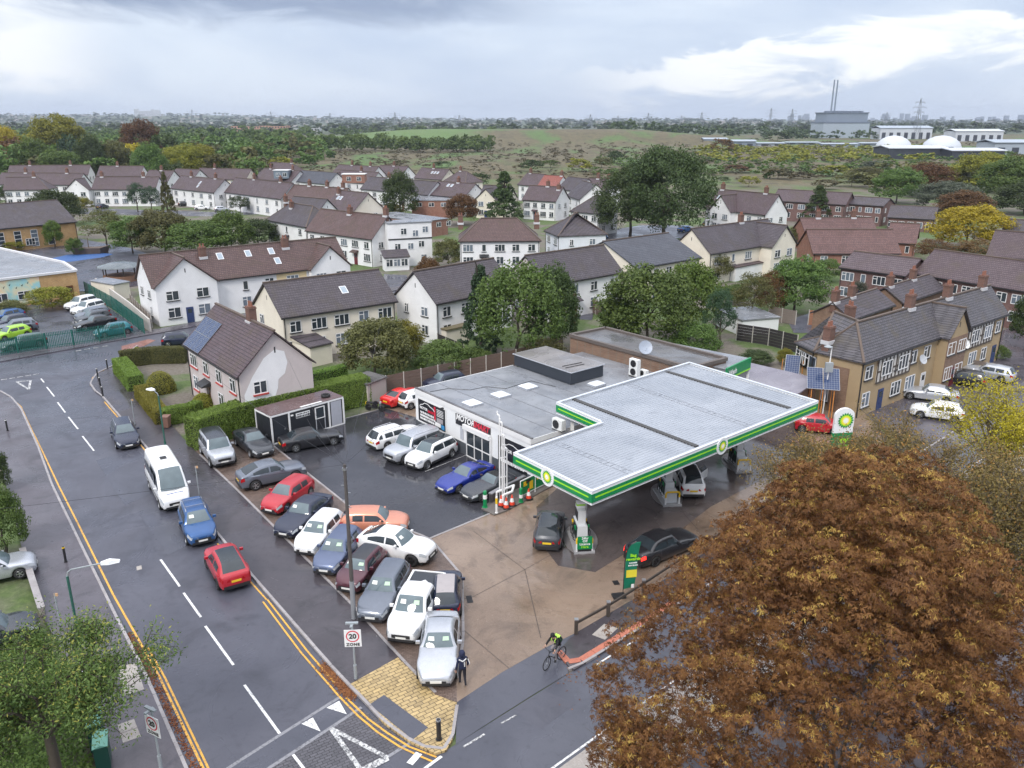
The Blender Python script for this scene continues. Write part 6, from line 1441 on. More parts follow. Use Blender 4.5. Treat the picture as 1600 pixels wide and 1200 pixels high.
for k, (l, tp, p, x, y, hd) in enumerate((('small dark car before the white gabled terrace at left', 'hatch', 'navy', 160, 323, 1.4), ('white car in front of the terrace with two roof windows', 'hatch', 'white', 316, 325, .1), ('black car under the pines by the far terrace', 'hatch', 'black', 290, 319, .2), ('silver car right of the white car by the far terrace', 'hatch', 'silver', 347, 327, .3), ('blue car on the street by the big tree', 'hatch', 'blue', 1072, 359, .5), ('dark car beside the forward gable at right of big tree', 'hatch', 'black', 1110, 350, .6), ('dark car at the bend beside the roadside house', 'hatch', 'navy', 283, 531, .35), ('white car at the foot of the middle terrace', 'hatch', 'white', 520, 418, .3), ('blue car half under the trees left of big tree', 'hatch', 'blue', 935, 370, .4))):
    car(l, tp, p, None, None, z=.02, mid=(x, y), heading=hd, group=SM)
# ------------------------------------------------------------------ vegetation
NR = np.random.default_rng(11)
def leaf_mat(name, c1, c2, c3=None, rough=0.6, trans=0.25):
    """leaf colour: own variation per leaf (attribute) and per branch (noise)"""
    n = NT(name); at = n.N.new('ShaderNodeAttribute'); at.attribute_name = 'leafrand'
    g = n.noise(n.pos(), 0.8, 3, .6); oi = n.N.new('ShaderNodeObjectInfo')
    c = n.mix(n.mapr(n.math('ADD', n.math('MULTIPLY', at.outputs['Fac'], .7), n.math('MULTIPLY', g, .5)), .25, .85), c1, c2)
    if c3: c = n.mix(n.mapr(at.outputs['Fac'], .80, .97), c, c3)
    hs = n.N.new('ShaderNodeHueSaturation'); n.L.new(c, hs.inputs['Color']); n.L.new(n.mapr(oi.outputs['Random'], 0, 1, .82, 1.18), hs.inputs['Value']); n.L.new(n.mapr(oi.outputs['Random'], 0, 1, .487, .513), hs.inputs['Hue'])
    n.set('Base Color', hs.outputs[0]).set('Roughness', rough); n.b.inputs['Specular IOR Level'].default_value = .3
    tr = n.N.new('ShaderNodeBsdfTranslucent'); n.L.new(hs.outputs[0], tr.inputs[0]); mx = n.N.new('ShaderNodeMixShader'); mx.inputs[0].default_value = trans
    n.L.new(n.b.outputs[0], mx.inputs[1]); n.L.new(tr.outputs[0], mx.inputs[2]); n.L.new(mx.outputs[0], n.N['Material Output'].inputs[0]); MAT[name] = n.mat; return n.mat
LM = dict(green=leaf_mat('leaf_green', (.055, .098, .024), (.125, .185, .046)), dark=leaf_mat('leaf_dark_green', (.034, .055, .020), (.075, .108, .036)), bright=leaf_mat('leaf_bright_green', (.06, .12, .022), (.14, .22, .045)),
    olive=leaf_mat('leaf_olive', (.075, .080, .026), (.155, .155, .055)), yellow=leaf_mat('leaf_yellow', (.26, .21, .012), (.46, .38, .03)), ygreen=leaf_mat('leaf_yellow_green', (.12, .13, .018), (.26, .25, .035)), rust=leaf_mat('leaf_rust', (.085, .046, .020), (.17, .095, .038)),
    brown=leaf_mat('leaf_brown', (.105, .044, .018), (.235, .110, .034), (.45, .30, .07)), bluegreen=leaf_mat('leaf_blue_green', (.028, .058, .030), (.062, .108, .054)), airy=leaf_mat('leaf_airy', (.060, .105, .028), (.140, .205, .050), (.28, .28, .06)), hedge=leaf_mat('leaf_hedge', (.105, .185, .030), (.22, .33, .065)), hedgey=leaf_mat('leaf_golden_hedge', (.15, .155, .022), (.30, .28, .045)), grey=leaf_mat('leaf_grey_green', (.05, .065, .045), (.11, .125, .085)), sparse=leaf_mat('leaf_thin_olive', (.130, .098, .036), (.24, .175, .060), (.40, .20, .06)), scrub=leaf_mat('leaf_scrub', (.065, .060, .030), (.135, .115, .055)))
BARK = plain('bark', (.075, .060, .048), .85, var=.35, scale=6); BARKG = plain('grey_bark', (.13, .105, .072), .85, var=.3, scale=6)
def quads_mesh(name, V, mat, rand, fr=None):
    """V: (n,4,3) array of quads"""
    n = len(V); me = bpy.data.meshes.new(name); me.vertices.add(n * 4); me.vertices.foreach_set('co', np.ascontiguousarray(V, dtype=np.float32).reshape(-1))
    me.loops.add(n * 4); me.loops.foreach_set('vertex_index', np.arange(n * 4, dtype=np.int32)); me.polygons.add(n); me.polygons.foreach_set('loop_start', np.arange(0, n * 4, 4, dtype=np.int32))
    me.update(calc_edges=True); a = me.attributes.new('leafrand', 'FLOAT', 'FACE'); a.data.foreach_set('value', np.ascontiguousarray(rand, dtype=np.float32))
    if mat is not None: me.materials.append(mat)
    return me
def unit(v): return v / np.maximum(np.linalg.norm(v, axis=-1, keepdims=True), 1e-6)
def leaf_quads(P, N, size, aspect=.55, rng=NR, jitter=.9):
    n = len(P); nn = unit(N + rng.normal(size=(n, 3)) * jitter); t = unit(np.cross(nn, rng.normal(size=(n, 3)))); b = np.cross(nn, t)
    s = (size * rng.uniform(.65, 1.35, (n, 1))); l = t * s; w = b * s * aspect
    return np.stack([P - l * .5, P + w * .5 - l * .05, P + l * .5, P - w * .5 - l * .05], 1)
def crown_points(rng, clumps, per, flat=.75, hollow=.55, lump=.30, spread=.26, conic=0.0):
    """points of leaves in a crown of unit radius: clumps near a lumpy shell, gaps between them"""
    d = unit(rng.normal(size=(clumps, 3))); d[:, 2] = np.where(d[:, 2] < -.55, -d[:, 2], d[:, 2])
    dirs = unit(rng.normal(size=(9, 3))); lob = np.max(d @ dirs.T, 1); r = (hollow + (1 - hollow) * rng.uniform(0, 1, clumps) ** .45) * (1 - lump + lump * lob * 1.1)
    c = d * r[:, None]
    if conic:
        z = rng.uniform(-1, 1, clumps); rr = (1 - (z + 1) / 2) ** conic * (.35 + .65 * rng.uniform(0, 1, clumps) ** .5); a = rng.uniform(0, 2 * np.pi, clumps); c = np.stack([rr * np.cos(a), rr * np.sin(a), z], 1); d = unit(np.stack([np.cos(a), np.sin(a), np.full(clumps, .35)], 1))
    k = np.repeat(np.arange(clumps), per); o = unit(rng.normal(size=(clumps * per, 3))); cs = spread * rng.uniform(.6, 1.3, clumps)
    P = c[k] + o * (cs[k] * rng.uniform(.35, 1, clumps * per) ** .5)[:, None] * np.array([1, 1, flat])
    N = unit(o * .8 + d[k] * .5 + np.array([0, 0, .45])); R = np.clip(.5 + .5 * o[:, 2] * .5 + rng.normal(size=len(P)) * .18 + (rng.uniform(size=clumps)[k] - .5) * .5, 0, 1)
    return P, N, R
def crown_variant(seed, clumps, per, size, **k):
    rng = np.random.default_rng(seed); P, N, R = crown_points(rng, clumps, per, **k); return quads_mesh('crown', leaf_quads(P, N, size, .6, rng), LM['green'], R)
FARV = [crown_variant(100 + i, 46, 26, .17, spread=.27) for i in range(4)]
MIDV = [crown_variant(200 + i, 170, 80, .066, spread=.22, lump=.34, hollow=.5) for i in range(4)]
BIGV = [crown_variant(260, 300, 90, .045, spread=.19, lump=.30, hollow=.55)]
LOOSEV = [crown_variant(300 + i, 140, 60, .055, spread=.19, lump=.42, hollow=.40) for i in range(2)]
CONV = [crown_variant(400 + i, 170, 46, .085, conic=.85, spread=.16, flat=.5) for i in range(2)]
CYPV = [crown_variant(450, 240, 60, .06, spread=.15, flat=1.5, lump=.35, hollow=.6)]
def trunk_mesh(seed, h=1.0, limbs=5, r=.045):
    rng = random.Random(seed); m = MB(); p = Vector((0, 0, 0)); pts = [p]
    for k in range(4): p = p + Vector((rng.uniform(-.05, .05), rng.uniform(-.05, .05), h / 4)); pts.append(p)
    for k in range(4): m.tube(pts[k], pts[k + 1], r * (1 - k * .17), 7, r * (1 - (k + 1) * .17), False)
    for k in range(limbs):
        a = rng.uniform(0, 6.28); q = pts[rng.choice((2, 3, 3, 4))]; e = q + Vector((math.cos(a) * .32, math.sin(a) * .32, rng.uniform(.18, .42))) * h; mid = (q + e) / 2 + Vector((0, 0, .05)); m.tube(q, mid, r * .5, 5, r * .35, False); m.tube(mid, e, r * .35, 5, r * .12, False)
    return m.mesh('trunk', BARK, True)
TRK = [trunk_mesh(k) for k in range(3)]
TN = 0
def tree(label, x, yb, hw, yt, kind='round', col='green', gz=0.0, skirt=.10, name='tree', cat='tree', group=None, near=False):
    """x, foot row, half width and top row in photo pixels; the foot row fixes the distance"""
    global TN; TN += 1; g = px(x, yb, gz); dist = math.hypot(g.y * _c + (CAMH - gz) * _s, 0); r = hw * dist / F * 1.12; top = solve_z(g.x, g.y, yt); h = max(1.0, top - gz)
    o = thing(name, label, cat, g, TN * 1.7, group); rng = random.Random(TN)
    if kind in ('con', 'fir'): me = CONV[TN % 2]; lo = .04 * h
    elif kind == 'cyp': me = CYPV[0]; lo = .02 * h
    elif kind == 'loose': me = LOOSEV[TN % 2]; lo = h * skirt
    elif kind == 'big': me = BIGV[0]; lo = -h * .04
    elif kind == 'far': me = FARV[TN % 4]; lo = h * skirt
    else: me = MIDV[TN % 4]; lo = h * (skirt - .14)
    cz = (h + lo) / 2; rz = (h - lo) / 2
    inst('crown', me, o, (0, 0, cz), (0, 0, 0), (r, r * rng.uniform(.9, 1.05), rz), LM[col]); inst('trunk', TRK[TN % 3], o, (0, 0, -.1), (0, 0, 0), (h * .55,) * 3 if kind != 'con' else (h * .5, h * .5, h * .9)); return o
T_ = [
 ('olive brown garden tree left of the yellow green one by the long hedge', 588, 592, 55, 497, 'mid', 'olive'), ('yellow green garden shrub tree behind the olive one', 632, 566, 30, 503, 'mid', 'ygreen'), ('low dark green shrub right of the olive tree before the fence', 690, 582, 42, 534, 'mid', 'green'), ('small green bush between fence and lawn beneath the cypress', 740, 575, 28, 545, 'mid', 'green'),
 ('tall feathery green cypress rising behind the showroom', 812, 562, 64, 418, 'cyp', 'green'), ('dark blue green cedar left of the tall cypress', 752, 548, 34, 418, 'con', 'bluegreen'), ('dark tree with rusty tinge right of the tall cypress', 862, 545, 36, 418, 'mid', 'dark'), ('rusty shrub at the right foot of the cypress', 880, 520, 18, 445, 'mid', 'rust'), ('olive bush under the right side of the cypress', 850, 572, 40, 530, 'loose', 'olive'),
 ('large green broadleaf tree behind the brick store', 1008, 548, 66, 418, 'mid', 'green'), ('bright green tree at right of the large broadleaf', 1072, 520, 44, 412, 'mid', 'bright'), ('green tree low at left of the broadleaf group', 965, 545, 32, 470, 'mid', 'green'), ('young pine with bare leaning stem right of the broadleaf group', 1122, 545, 24, 452, 'loose', 'bluegreen'), ('green bush below the young pine', 1085, 560, 36, 505, 'mid', 'green'),
 ('loose olive tree between the gardens right of the pine', 1172, 505, 30, 428, 'loose', 'olive'), ('round green garden tree with autumn side at right gardens', 1240, 490, 42, 402, 'mid', 'green'), ('rusty small tree in front of the round garden tree', 1205, 492, 24, 425, 'mid', 'rust'), ('olive tree by the cream terrace wing', 1112, 440, 26, 393, 'mid', 'olive'), ('small yellow green shrub before the tan gable', 1226, 570, 12, 546, 'mid', 'ygreen'), ('dark green shrub by the garden wall near the car wash', 1180, 570, 22, 548, 'mid', 'dark'),
 ('dark green big tree, left crown of the pair above the street', 984, 372, 56, 262, 'big', 'dark'), ('big olive green tree, right taller crown of the pair above the street', 1038, 376, 64, 230, 'big', 'dark'),
 ('dark round tree in front of a far white terrace', 626, 342, 24, 270, 'mid', 'dark'), ('bright yellow green shrub by the red brick block', 614, 338, 15, 319, 'mid', 'ygreen'), ('brownish shrub left of the yellow green one at the brick block', 586, 337, 15, 317, 'mid', 'rust'), ('rusty green tree right of the red brick block', 722, 352, 25, 304, 'mid', 'rust'), ('tall dark conifer left of the hipped house roof', 788, 350, 31, 270, 'con', 'dark'), ('olive round bush beside the white loft extension', 700, 418, 22, 374, 'mid', 'olive'), ('golden brown tall hedge bush left of the white gabled house', 672, 462, 20, 402, 'mid', 'rust'),
 ('green climber covered bush on the school hall wall', 86, 388, 13, 345, 'mid', 'bright'), ('olive tree with wide crown by the playground', 168, 386, 38, 328, 'loose', 'olive'), ('green tree right of the playground olive tree', 208, 396, 30, 340, 'mid', 'green'), ('tall mixed green tree behind the double gabled block', 258, 396, 42, 328, 'mid', 'olive'), ('bushy green tree touching the left gable roof', 312, 400, 48, 346, 'mid', 'green'), ('green tree behind the roof of the double gabled block', 364, 393, 34, 332, 'mid', 'green'), ('dark green tree at right behind the double gabled block', 404, 385, 32, 343, 'mid', 'dark'), ('small pine left of the two by the far lawn', 216, 331, 16, 286, 'loose', 'bluegreen'), ('small pine right of the two by the far lawn', 238, 331, 14, 291, 'loose', 'bluegreen'), ('slim olive fir beside the far lawn pines', 263, 333, 12, 270, 'con', 'olive'), ('small pine before the far white terrace', 376, 334, 18, 306, 'loose', 'dark'), ('round dark tree at the end of the school hall', 92, 352, 34, 296, 'mid', 'dark'), ('dark shrub tree at far left before the terrace', 10, 322, 16, 291, 'mid', 'dark'), ('rusty bush behind the school hall ridge', 46, 320, 18, 300, 'mid', 'rust'), ('clipped green bush at the corner of the school hall', 118, 398, 12, 372, 'mid', 'green'), ('big clipped bush by the school block door', 82, 482, 30, 448, 'mid', 'ygreen'), ('low golden bush below the school hall windows', 20, 392, 16, 376, 'mid', 'ygreen'), ('low hedge bush under the mural', 20, 495, 24, 470, 'mid', 'olive'), ('green shrub in the gap of the left front gardens', 130, 330, 14, 308, 'mid', 'ygreen'),
 ('bright yellow round tree among the brick terraces', 1508, 392, 54, 320, 'mid', 'yellow'), ('brown hedge like bush under the yellow tree, left part', 1455, 412, 32, 374, 'loose', 'rust'), ('brown hedge like bush under the yellow tree, right part', 1520, 416, 40, 374, 'loose', 'rust'), ('dark fir in front of the brick terrace at right', 1275, 348, 25, 291, 'con', 'dark'), ('small bluish garden tree before the dark brick terrace', 1338, 482, 18, 440, 'loose', 'grey'), ('dark evergreen at the far end of the tan row', 1602, 548, 24, 458, 'mid', 'dark'), ('round dark bush on the verge by the tan row', 1556, 562, 16, 540, 'mid', 'green'), ('rusty bush beside the low red roofs', 1245, 385, 18, 355, 'mid', 'olive'), ('dark shrub below the low red roof', 1290, 440, 22, 405, 'mid', 'green'), ('green shrub by the far brick terrace', 1218, 340, 16, 325, 'mid', 'green'),
 ('thick hedge tree at the left picture edge above the footway', 8, 868, 34, 765, 'mid', 'green'), ('dark hedge shrub at left edge farther up the footway', 0, 770, 18, 705, 'mid', 'dark'), ('olive bush at the end of the estate street', 1150, 475, 22, 445, 'mid', 'green'), ('small tree between the two houses at centre right', 930, 480, 18, 455, 'mid', 'green')]
for t in T_: tree(*t)
RS = [(1400, 318, 34, 262, 'green'), (1445, 308, 36, 255, 'rust'), (1478, 330, 44, 284, 'grey'), (1525, 300, 38, 238, 'ygreen'), (1572, 318, 44, 246, 'green'), (1612, 305, 40, 236, 'olive'), (1555, 285, 30, 240, 'green'), (1350, 285, 28, 262, 'olive'), (1505, 340, 40, 300, 'rust'), (1600, 335, 40, 285, 'dark')]
names_ = ('leftmost', 'second from left', 'third from left', 'fourth from left', 'fifth from left', 'sixth from left', 'seventh from left', 'eighth from left', 'ninth from left', 'rightmost')
for k, (x, yb, hw, yt, c) in enumerate(sorted(RS)): tree('scrub woodland tree on the rise at right, %s of ten' % names_[k], x, yb, hw, yt, 'mid', c, group='trees on the rise at the right')
WL = [(10, 262, 24, 196, 'yellow'), (58, 282, 30, 219, 'green'), (95, 268, 40, 180, 'ygreen'), (100, 286, 32, 234, 'green'), (114, 272, 14, 211, 'bluegreen'), (150, 282, 24, 213, 'dark'), (182, 280, 26, 220, 'olive'), (207, 268, 18, 223, 'yellow'), (224, 262, 30, 188, 'rust'), (240, 290, 26, 226, 'green'), (262, 272, 20, 208, 'dark'), (292, 284, 30, 226, 'ygreen'), (322, 282, 26, 229, 'ygreen'), (342, 284, 20, 240, 'olive'), (30, 270, 20, 215, 'rust'), (275, 296, 18, 255, 'dark'), (370, 272, 18, 240, 'olive'), (395, 290, 22, 246, 'green'), (440, 272, 18, 246, 'ygreen')]
on_ = 'first second third fourth fifth sixth seventh eighth ninth tenth eleventh twelfth thirteenth fourteenth fifteenth sixteenth seventeenth eighteenth nineteenth'.split()
adj = dict(yellow='yellow', green='green', ygreen='yellow green', bluegreen='blue green', dark='dark green', olive='olive', rust='rust brown')
for k, (x, yb, hw, yt, c) in enumerate(sorted(WL)): tree('%s woodland tree behind the left terraces, %s from the left edge' % (adj[c], on_[k]), x, yb, hw, yt, 'mid' if hw > 22 else 'far', c, group='front trees of the left woodland')
BU = [(860, 262, 14, 250, 'green'), (960, 255, 14, 236, 'dark'), (905, 268, 20, 247, 'ygreen'), (940, 262, 14, 246, 'olive'), (830, 268, 16, 250, 'dark'), (1130, 285, 10, 276, 'dark'), (1170, 292, 14, 275, 'ygreen'), (1215, 280, 22, 262, 'scrub'), (1150, 270, 20, 258, 'rust'), (1255, 280, 14, 268, 'scrub'), (1300, 275, 24, 258, 'ygreen'), (1215, 222, 20, 205, 'dark'), (1128, 240, 16, 216, 'rust'), (1085, 262, 16, 248, 'scrub'), (1330, 292, 22, 272, 'olive'), (1290, 296, 18, 280, 'scrub'), (1366, 272, 20, 252, 'grey'), (700, 285, 16, 268, 'green'), (745, 290, 18, 270, 'dark'), (690, 262, 14, 252, 'dark')]
for k, (x, yb, hw, yt, c) in enumerate(sorted(BU)): tree('lone bush out on the heath, %s of twenty counted from the left' % (on_ + ['twentieth'])[k], x, yb, hw, yt, 'far', c, name='heath_bush', cat='bush', group='bushes on the heath', gz=max(0, ground_h(px(x, yb).x, px(x, yb).y)), skirt=.05)

# stuff: woods and scrub that read as one mass
def mass(name, label, spots, mat, per=26, clumps=14, size=.25, seed=5, squash=1.0):
    """spots: list of (X, Y, radius, height)"""
    rng = np.random.default_rng(seed); allq = []; R_ = []
    for X, Y, r, h in spots:
        P, N, R = crown_points(rng, clumps, per, spread=.32, lump=.3); q = leaf_quads(P, N, size, .7, rng) * np.array([r, r, h * .55]) + np.array([X, Y, ground_h(X, Y) + h * .5]); allq.append(q); R_.append(np.clip(R + rng.uniform(-.25, .25), 0, 1))
    me = quads_mesh(name, np.concatenate(allq), mat, np.concatenate(R_)); o = link(bpy.data.objects.new(name, me)); return tag(o, label, 'woodland', kind='stuff')
rr = random.Random(3)
def field(n, x0, x1, y0, y1, r=(3, 6), hf=(1.2, 1.9), f=None):
    out = []
    while len(out) < n:
        Y = rr.uniform(y0, y1); a = rr.uniform(x0, x1); X = a * Y
        if f and not f(X, Y, a): continue
        q = rr.uniform(*r); out.append((X, Y, q, q * rr.uniform(*hf)))
    return out
wl = field(230, -.62, -.22, 340, 760, (5, 9), (1.2, 1.7), lambda X, Y, a: a < -.30 or Y > 430)
mass('woodland', 'mixed green wood filling the ground behind the left terraces', [s for i, s in enumerate(wl) if i % 3], LM['green'], seed=6); mass('woodland', 'olive and autumn trees mixed into the wood at left', [s for i, s in enumerate(wl) if not i % 3], LM['olive'], seed=7)
belt = [(px(x, 237 + 3 * math.sin(x)).x, px(x, 237).y + rr.uniform(-25, 45), rr.uniform(5, 8), rr.uniform(9, 13)) for x in range(395, 770, 5)]
mass('tree_belt', 'dark belt of trees along the edge of the heath left of centre', belt, LM['green'], seed=8)
mass('woodland', 'far wood stretching behind the tree belt', field(320, -.62, -.02, 780, 1500, (6, 10), (1.2, 1.7), lambda X, Y, a: not (a > -.25 and 760 < Y < 1330)), LM['green'], per=16, clumps=8, size=.42, seed=9)
mass('heath_scrub', 'low olive scrub scattered over the heath', field(1500, -.26, .62, 350, 1000, (1.4, 3.8), (.45, .8), lambda X, Y, a: ground_h(X, Y) < 4), LM['scrub'], per=14, clumps=6, size=.34, seed=10)
mass('heath_scrub', 'yellowing willow scrub before the white domes at right', field(240, .22, .50, 520, 760, (3, 5.5), (.7, 1.1)), LM['ygreen'], per=14, clumps=7, size=.4, seed=12)
mass('heath_scrub', 'green scrub on the heath at right', field(200, .10, .62, 370, 560, (2, 4.5), (.7, 1.1)), LM['green'], per=14, clumps=7, size=.4, seed=13)
mass('woodland', 'scrub wood on the rise behind the brick terraces', field(60, .42, .66, 300, 400, (3, 6), (.9, 1.4)), LM['olive'], per=20, clumps=10, size=.3, seed=14)
mass('distant_woods', 'dark tree lines and hedges out to the horizon', field(2600, -.70, .72, 1500, 6800, (9, 20), (.7, 1.1)), LM['dark'], per=5, clumps=4, size=.8, seed=15)
mass('distant_woods', 'line of dark trees below the energy plant', field(130, .12, .50, 1150, 1500, (7, 11), (1.0, 1.5)), LM['dark'], per=12, clumps=7, size=.45, seed=16)

# --- clipped hedges
HEDGE_IN = plain('hedge_inside', (.018, .024, .010), .95)  # very dark colour of the solid core behind the leaves
def hedge(label, pts, w, h, mat='hedge', z0=.0, dens=560, size=.11, taper=.9, name='hedge'):
    w3 = [px(*q, z0) for q in pts]; o = thing(name, label, 'hedge', w3[0], 0); rng = np.random.default_rng(len(label)); m = MB(); Q = []; R_ = []
    for a, b in zip(w3[:-1], w3[1:]):
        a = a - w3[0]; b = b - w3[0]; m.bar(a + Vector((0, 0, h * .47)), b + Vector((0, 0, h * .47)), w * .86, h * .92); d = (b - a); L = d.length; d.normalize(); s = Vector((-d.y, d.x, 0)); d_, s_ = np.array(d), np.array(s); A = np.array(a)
        for kind, area in (('top', L * w), ('l', L * h), ('r', L * h), ('e0', w * h), ('e1', w * h)):
            n = int(area * dens); u = rng.uniform(0, L, n); t = rng.uniform(-.5, .5, n) * w; z = rng.uniform(.02, 1, n) * h; bump = rng.normal(size=n) * .025 + .05 * np.sin(u * 1.9) * np.sin(z * 2.3 + t)
            if kind == 'top': P = A + d_ * u[:, None] + s_ * t[:, None] * taper + np.array([0, 0, 1]) * (h + bump)[:, None]; N = np.array([[0, 0, 1.0]]).repeat(n, 0)
            elif kind in 'lr': sg = 1 if kind == 'l' else -1; P = A + d_ * u[:, None] + s_ * (sg * (w / 2 * (1 - (1 - taper) * z / h) + bump))[:, None] + np.array([0, 0, 1]) * z[:, None]; N = (s_ * sg)[None].repeat(n, 0)
            else: e = 0 if kind == 'e0' else L; sg = -1 if kind == 'e0' else 1; P = A + d_ * (e + sg * bump)[:, None] + s_ * t[:, None] + np.array([0, 0, 1]) * z[:, None]; N = (d_ * sg)[None].repeat(n, 0)
            Q.append(leaf_quads(P, N, size, .6, rng, .6)); R_.append(np.clip(rng.normal(size=n) * .2 + .5, 0, 1))
    m.build('dark_core', HEDGE_IN, o); me = quads_mesh('foliage', np.concatenate(Q), LM[mat], np.concatenate(R_)); inst('foliage', me, o); return o
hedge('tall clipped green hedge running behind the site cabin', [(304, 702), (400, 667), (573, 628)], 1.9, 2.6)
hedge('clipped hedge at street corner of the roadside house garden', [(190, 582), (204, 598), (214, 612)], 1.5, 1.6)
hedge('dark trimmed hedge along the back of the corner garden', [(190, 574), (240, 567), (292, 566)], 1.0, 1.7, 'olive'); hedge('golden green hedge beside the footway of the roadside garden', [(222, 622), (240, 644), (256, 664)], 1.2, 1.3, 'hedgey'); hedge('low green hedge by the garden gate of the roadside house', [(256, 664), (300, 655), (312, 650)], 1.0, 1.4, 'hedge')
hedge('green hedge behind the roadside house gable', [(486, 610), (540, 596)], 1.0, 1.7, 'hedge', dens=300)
def dome_bush(label, q, r, h, mat, z0=0):
    g = px(*q, z0); o = thing('topiary_bush', label, 'bush', g); rng = np.random.default_rng(int(q[0])); n = 5200; d = unit(rng.normal(size=(n, 3))); d[:, 2] = np.abs(d[:, 2]); P = d * np.array([r, r, h]) * (1 + rng.normal(size=(n, 1)) * .03); inst('foliage', quads_mesh('foliage', leaf_quads(P, d, .09, .6, rng, .6), LM[mat], np.clip(rng.normal(size=n) * .2 + .5, 0, 1)), o); MB().lathe([(r * .93, 0), (r * .90, h * .4), (r * .6, h * .75), (r * .15, h * .92)], 16).build('dark_core', HEDGE_IN, o)
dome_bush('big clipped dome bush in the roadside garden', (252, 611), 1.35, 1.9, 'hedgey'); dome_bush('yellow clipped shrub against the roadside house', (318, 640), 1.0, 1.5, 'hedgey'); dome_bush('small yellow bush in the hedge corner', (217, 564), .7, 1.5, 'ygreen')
# ------------------------------------------------------------------ large near trees
def limb_tree(m, base, targets, r0, rng, bend=.25):
    """trunk splits into limbs that reach towards each target"""
    fork = Vector(base) + Vector((0, 0, rng.uniform(2.2, 3.0))); m.tube(base, fork, r0, 9, r0 * .8, False)
    for t in targets:
        t = Vector(t); mid = fork.lerp(t, .5) + Vector((rng.uniform(-bend, bend), rng.uniform(-bend, bend), rng.uniform(0, .6))); a = min(r0, .3) * rng.uniform(.14, .26); m.tube(fork, mid, a, 6, a * .6, False); m.tube(mid, t, a * .6, 5, a * .15, False)
        for k in range(3):
            q = mid.lerp(t, rng.uniform(.1, .8)); e = q + Vector((rng.uniform(-1, 1), rng.uniform(-1, 1), rng.uniform(-.1, .8))) * rng.uniform(.7, 1.6); m.tube(q, e, a * .25, 4, a * .06, False)
def chestnut(label, base, centre, rad, nclump, per, mat, seed):
    rng = np.random.default_rng(seed); o = thing('chestnut_tree', label, 'tree', base); c = np.array(centre) - np.array(base); rad = np.array(rad)
    d = unit(rng.normal(size=(nclump, 3))); d[:, 2] = np.where(d[:, 2] < -.80, -d[:, 2], d[:, 2]); dirs = unit(rng.normal(size=(16, 3)) * np.array([1, 1, .7])); lob = np.max(d @ dirs.T, 1)
    rr_ = (.70 + .31 * lob ** 2) * (1 - .55 * rng.uniform(0, 1, nclump) ** 1.6); C_ = c + d * rad * rr_[:, None]; C_[:, :2] = c[:2] + (C_[:, :2] - c[:2]) * (1.05 - .24 * np.sin(np.pi * np.clip(d[:, 2:3] * .92, 0, 1)))
    k = np.repeat(np.arange(nclump), per); n = len(k); oo = unit(rng.normal(size=(n, 3)) + d[k] * .6 + np.array([0, 0, .55])); cs = rng.uniform(.28, .66, nclump)
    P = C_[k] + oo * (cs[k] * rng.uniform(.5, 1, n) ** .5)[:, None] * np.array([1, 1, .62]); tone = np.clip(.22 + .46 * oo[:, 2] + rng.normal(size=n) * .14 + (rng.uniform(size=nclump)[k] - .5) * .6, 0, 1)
    A = unit(oo + np.array([0, 0, .5]) + rng.normal(size=(n, 3)) * .35); t = unit(np.cross(A, rng.normal(size=(n, 3)))); b = np.cross(A, t); Q = []; R_ = []
    for j in range(5):
        ph = (j - 2) * 1.1 + rng.normal(size=n) * .15; dr = unit(t * np.cos(ph)[:, None] + b * np.sin(ph)[:, None] - np.array([0, 0, .75]) * rng.uniform(.6, 1.8, (n, 1))); l = rng.uniform(.085, .165, (n, 1)); w = unit(np.cross(dr, A)) * .0150 * rng.uniform(.7, 1.4, (n, 1))
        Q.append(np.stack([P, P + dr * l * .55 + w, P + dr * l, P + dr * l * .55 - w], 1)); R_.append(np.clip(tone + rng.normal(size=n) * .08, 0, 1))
    inst('crown', quads_mesh('crown', np.concatenate(Q), mat, np.concatenate(R_)), o); rg = random.Random(seed); m = MB(); ids = rng.choice(nclump, 14, replace=False); limb_tree(m, (0, 0, -.2), [tuple(C_[i] - d[i] * .5) for i in ids], .42, rg, .5); m.build('trunk', BARK, o, True); return o
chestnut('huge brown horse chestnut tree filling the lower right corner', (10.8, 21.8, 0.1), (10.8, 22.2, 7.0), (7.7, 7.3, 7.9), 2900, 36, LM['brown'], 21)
q_ = px(985, 1165, 3.6); chestnut('smaller rusty branch crown at bottom edge left of the huge chestnut', (q_.x, q_.y, 0.1), tuple(q_), (1.5, 1.5, 1.7), 90, 30, LM['brown'], 23)
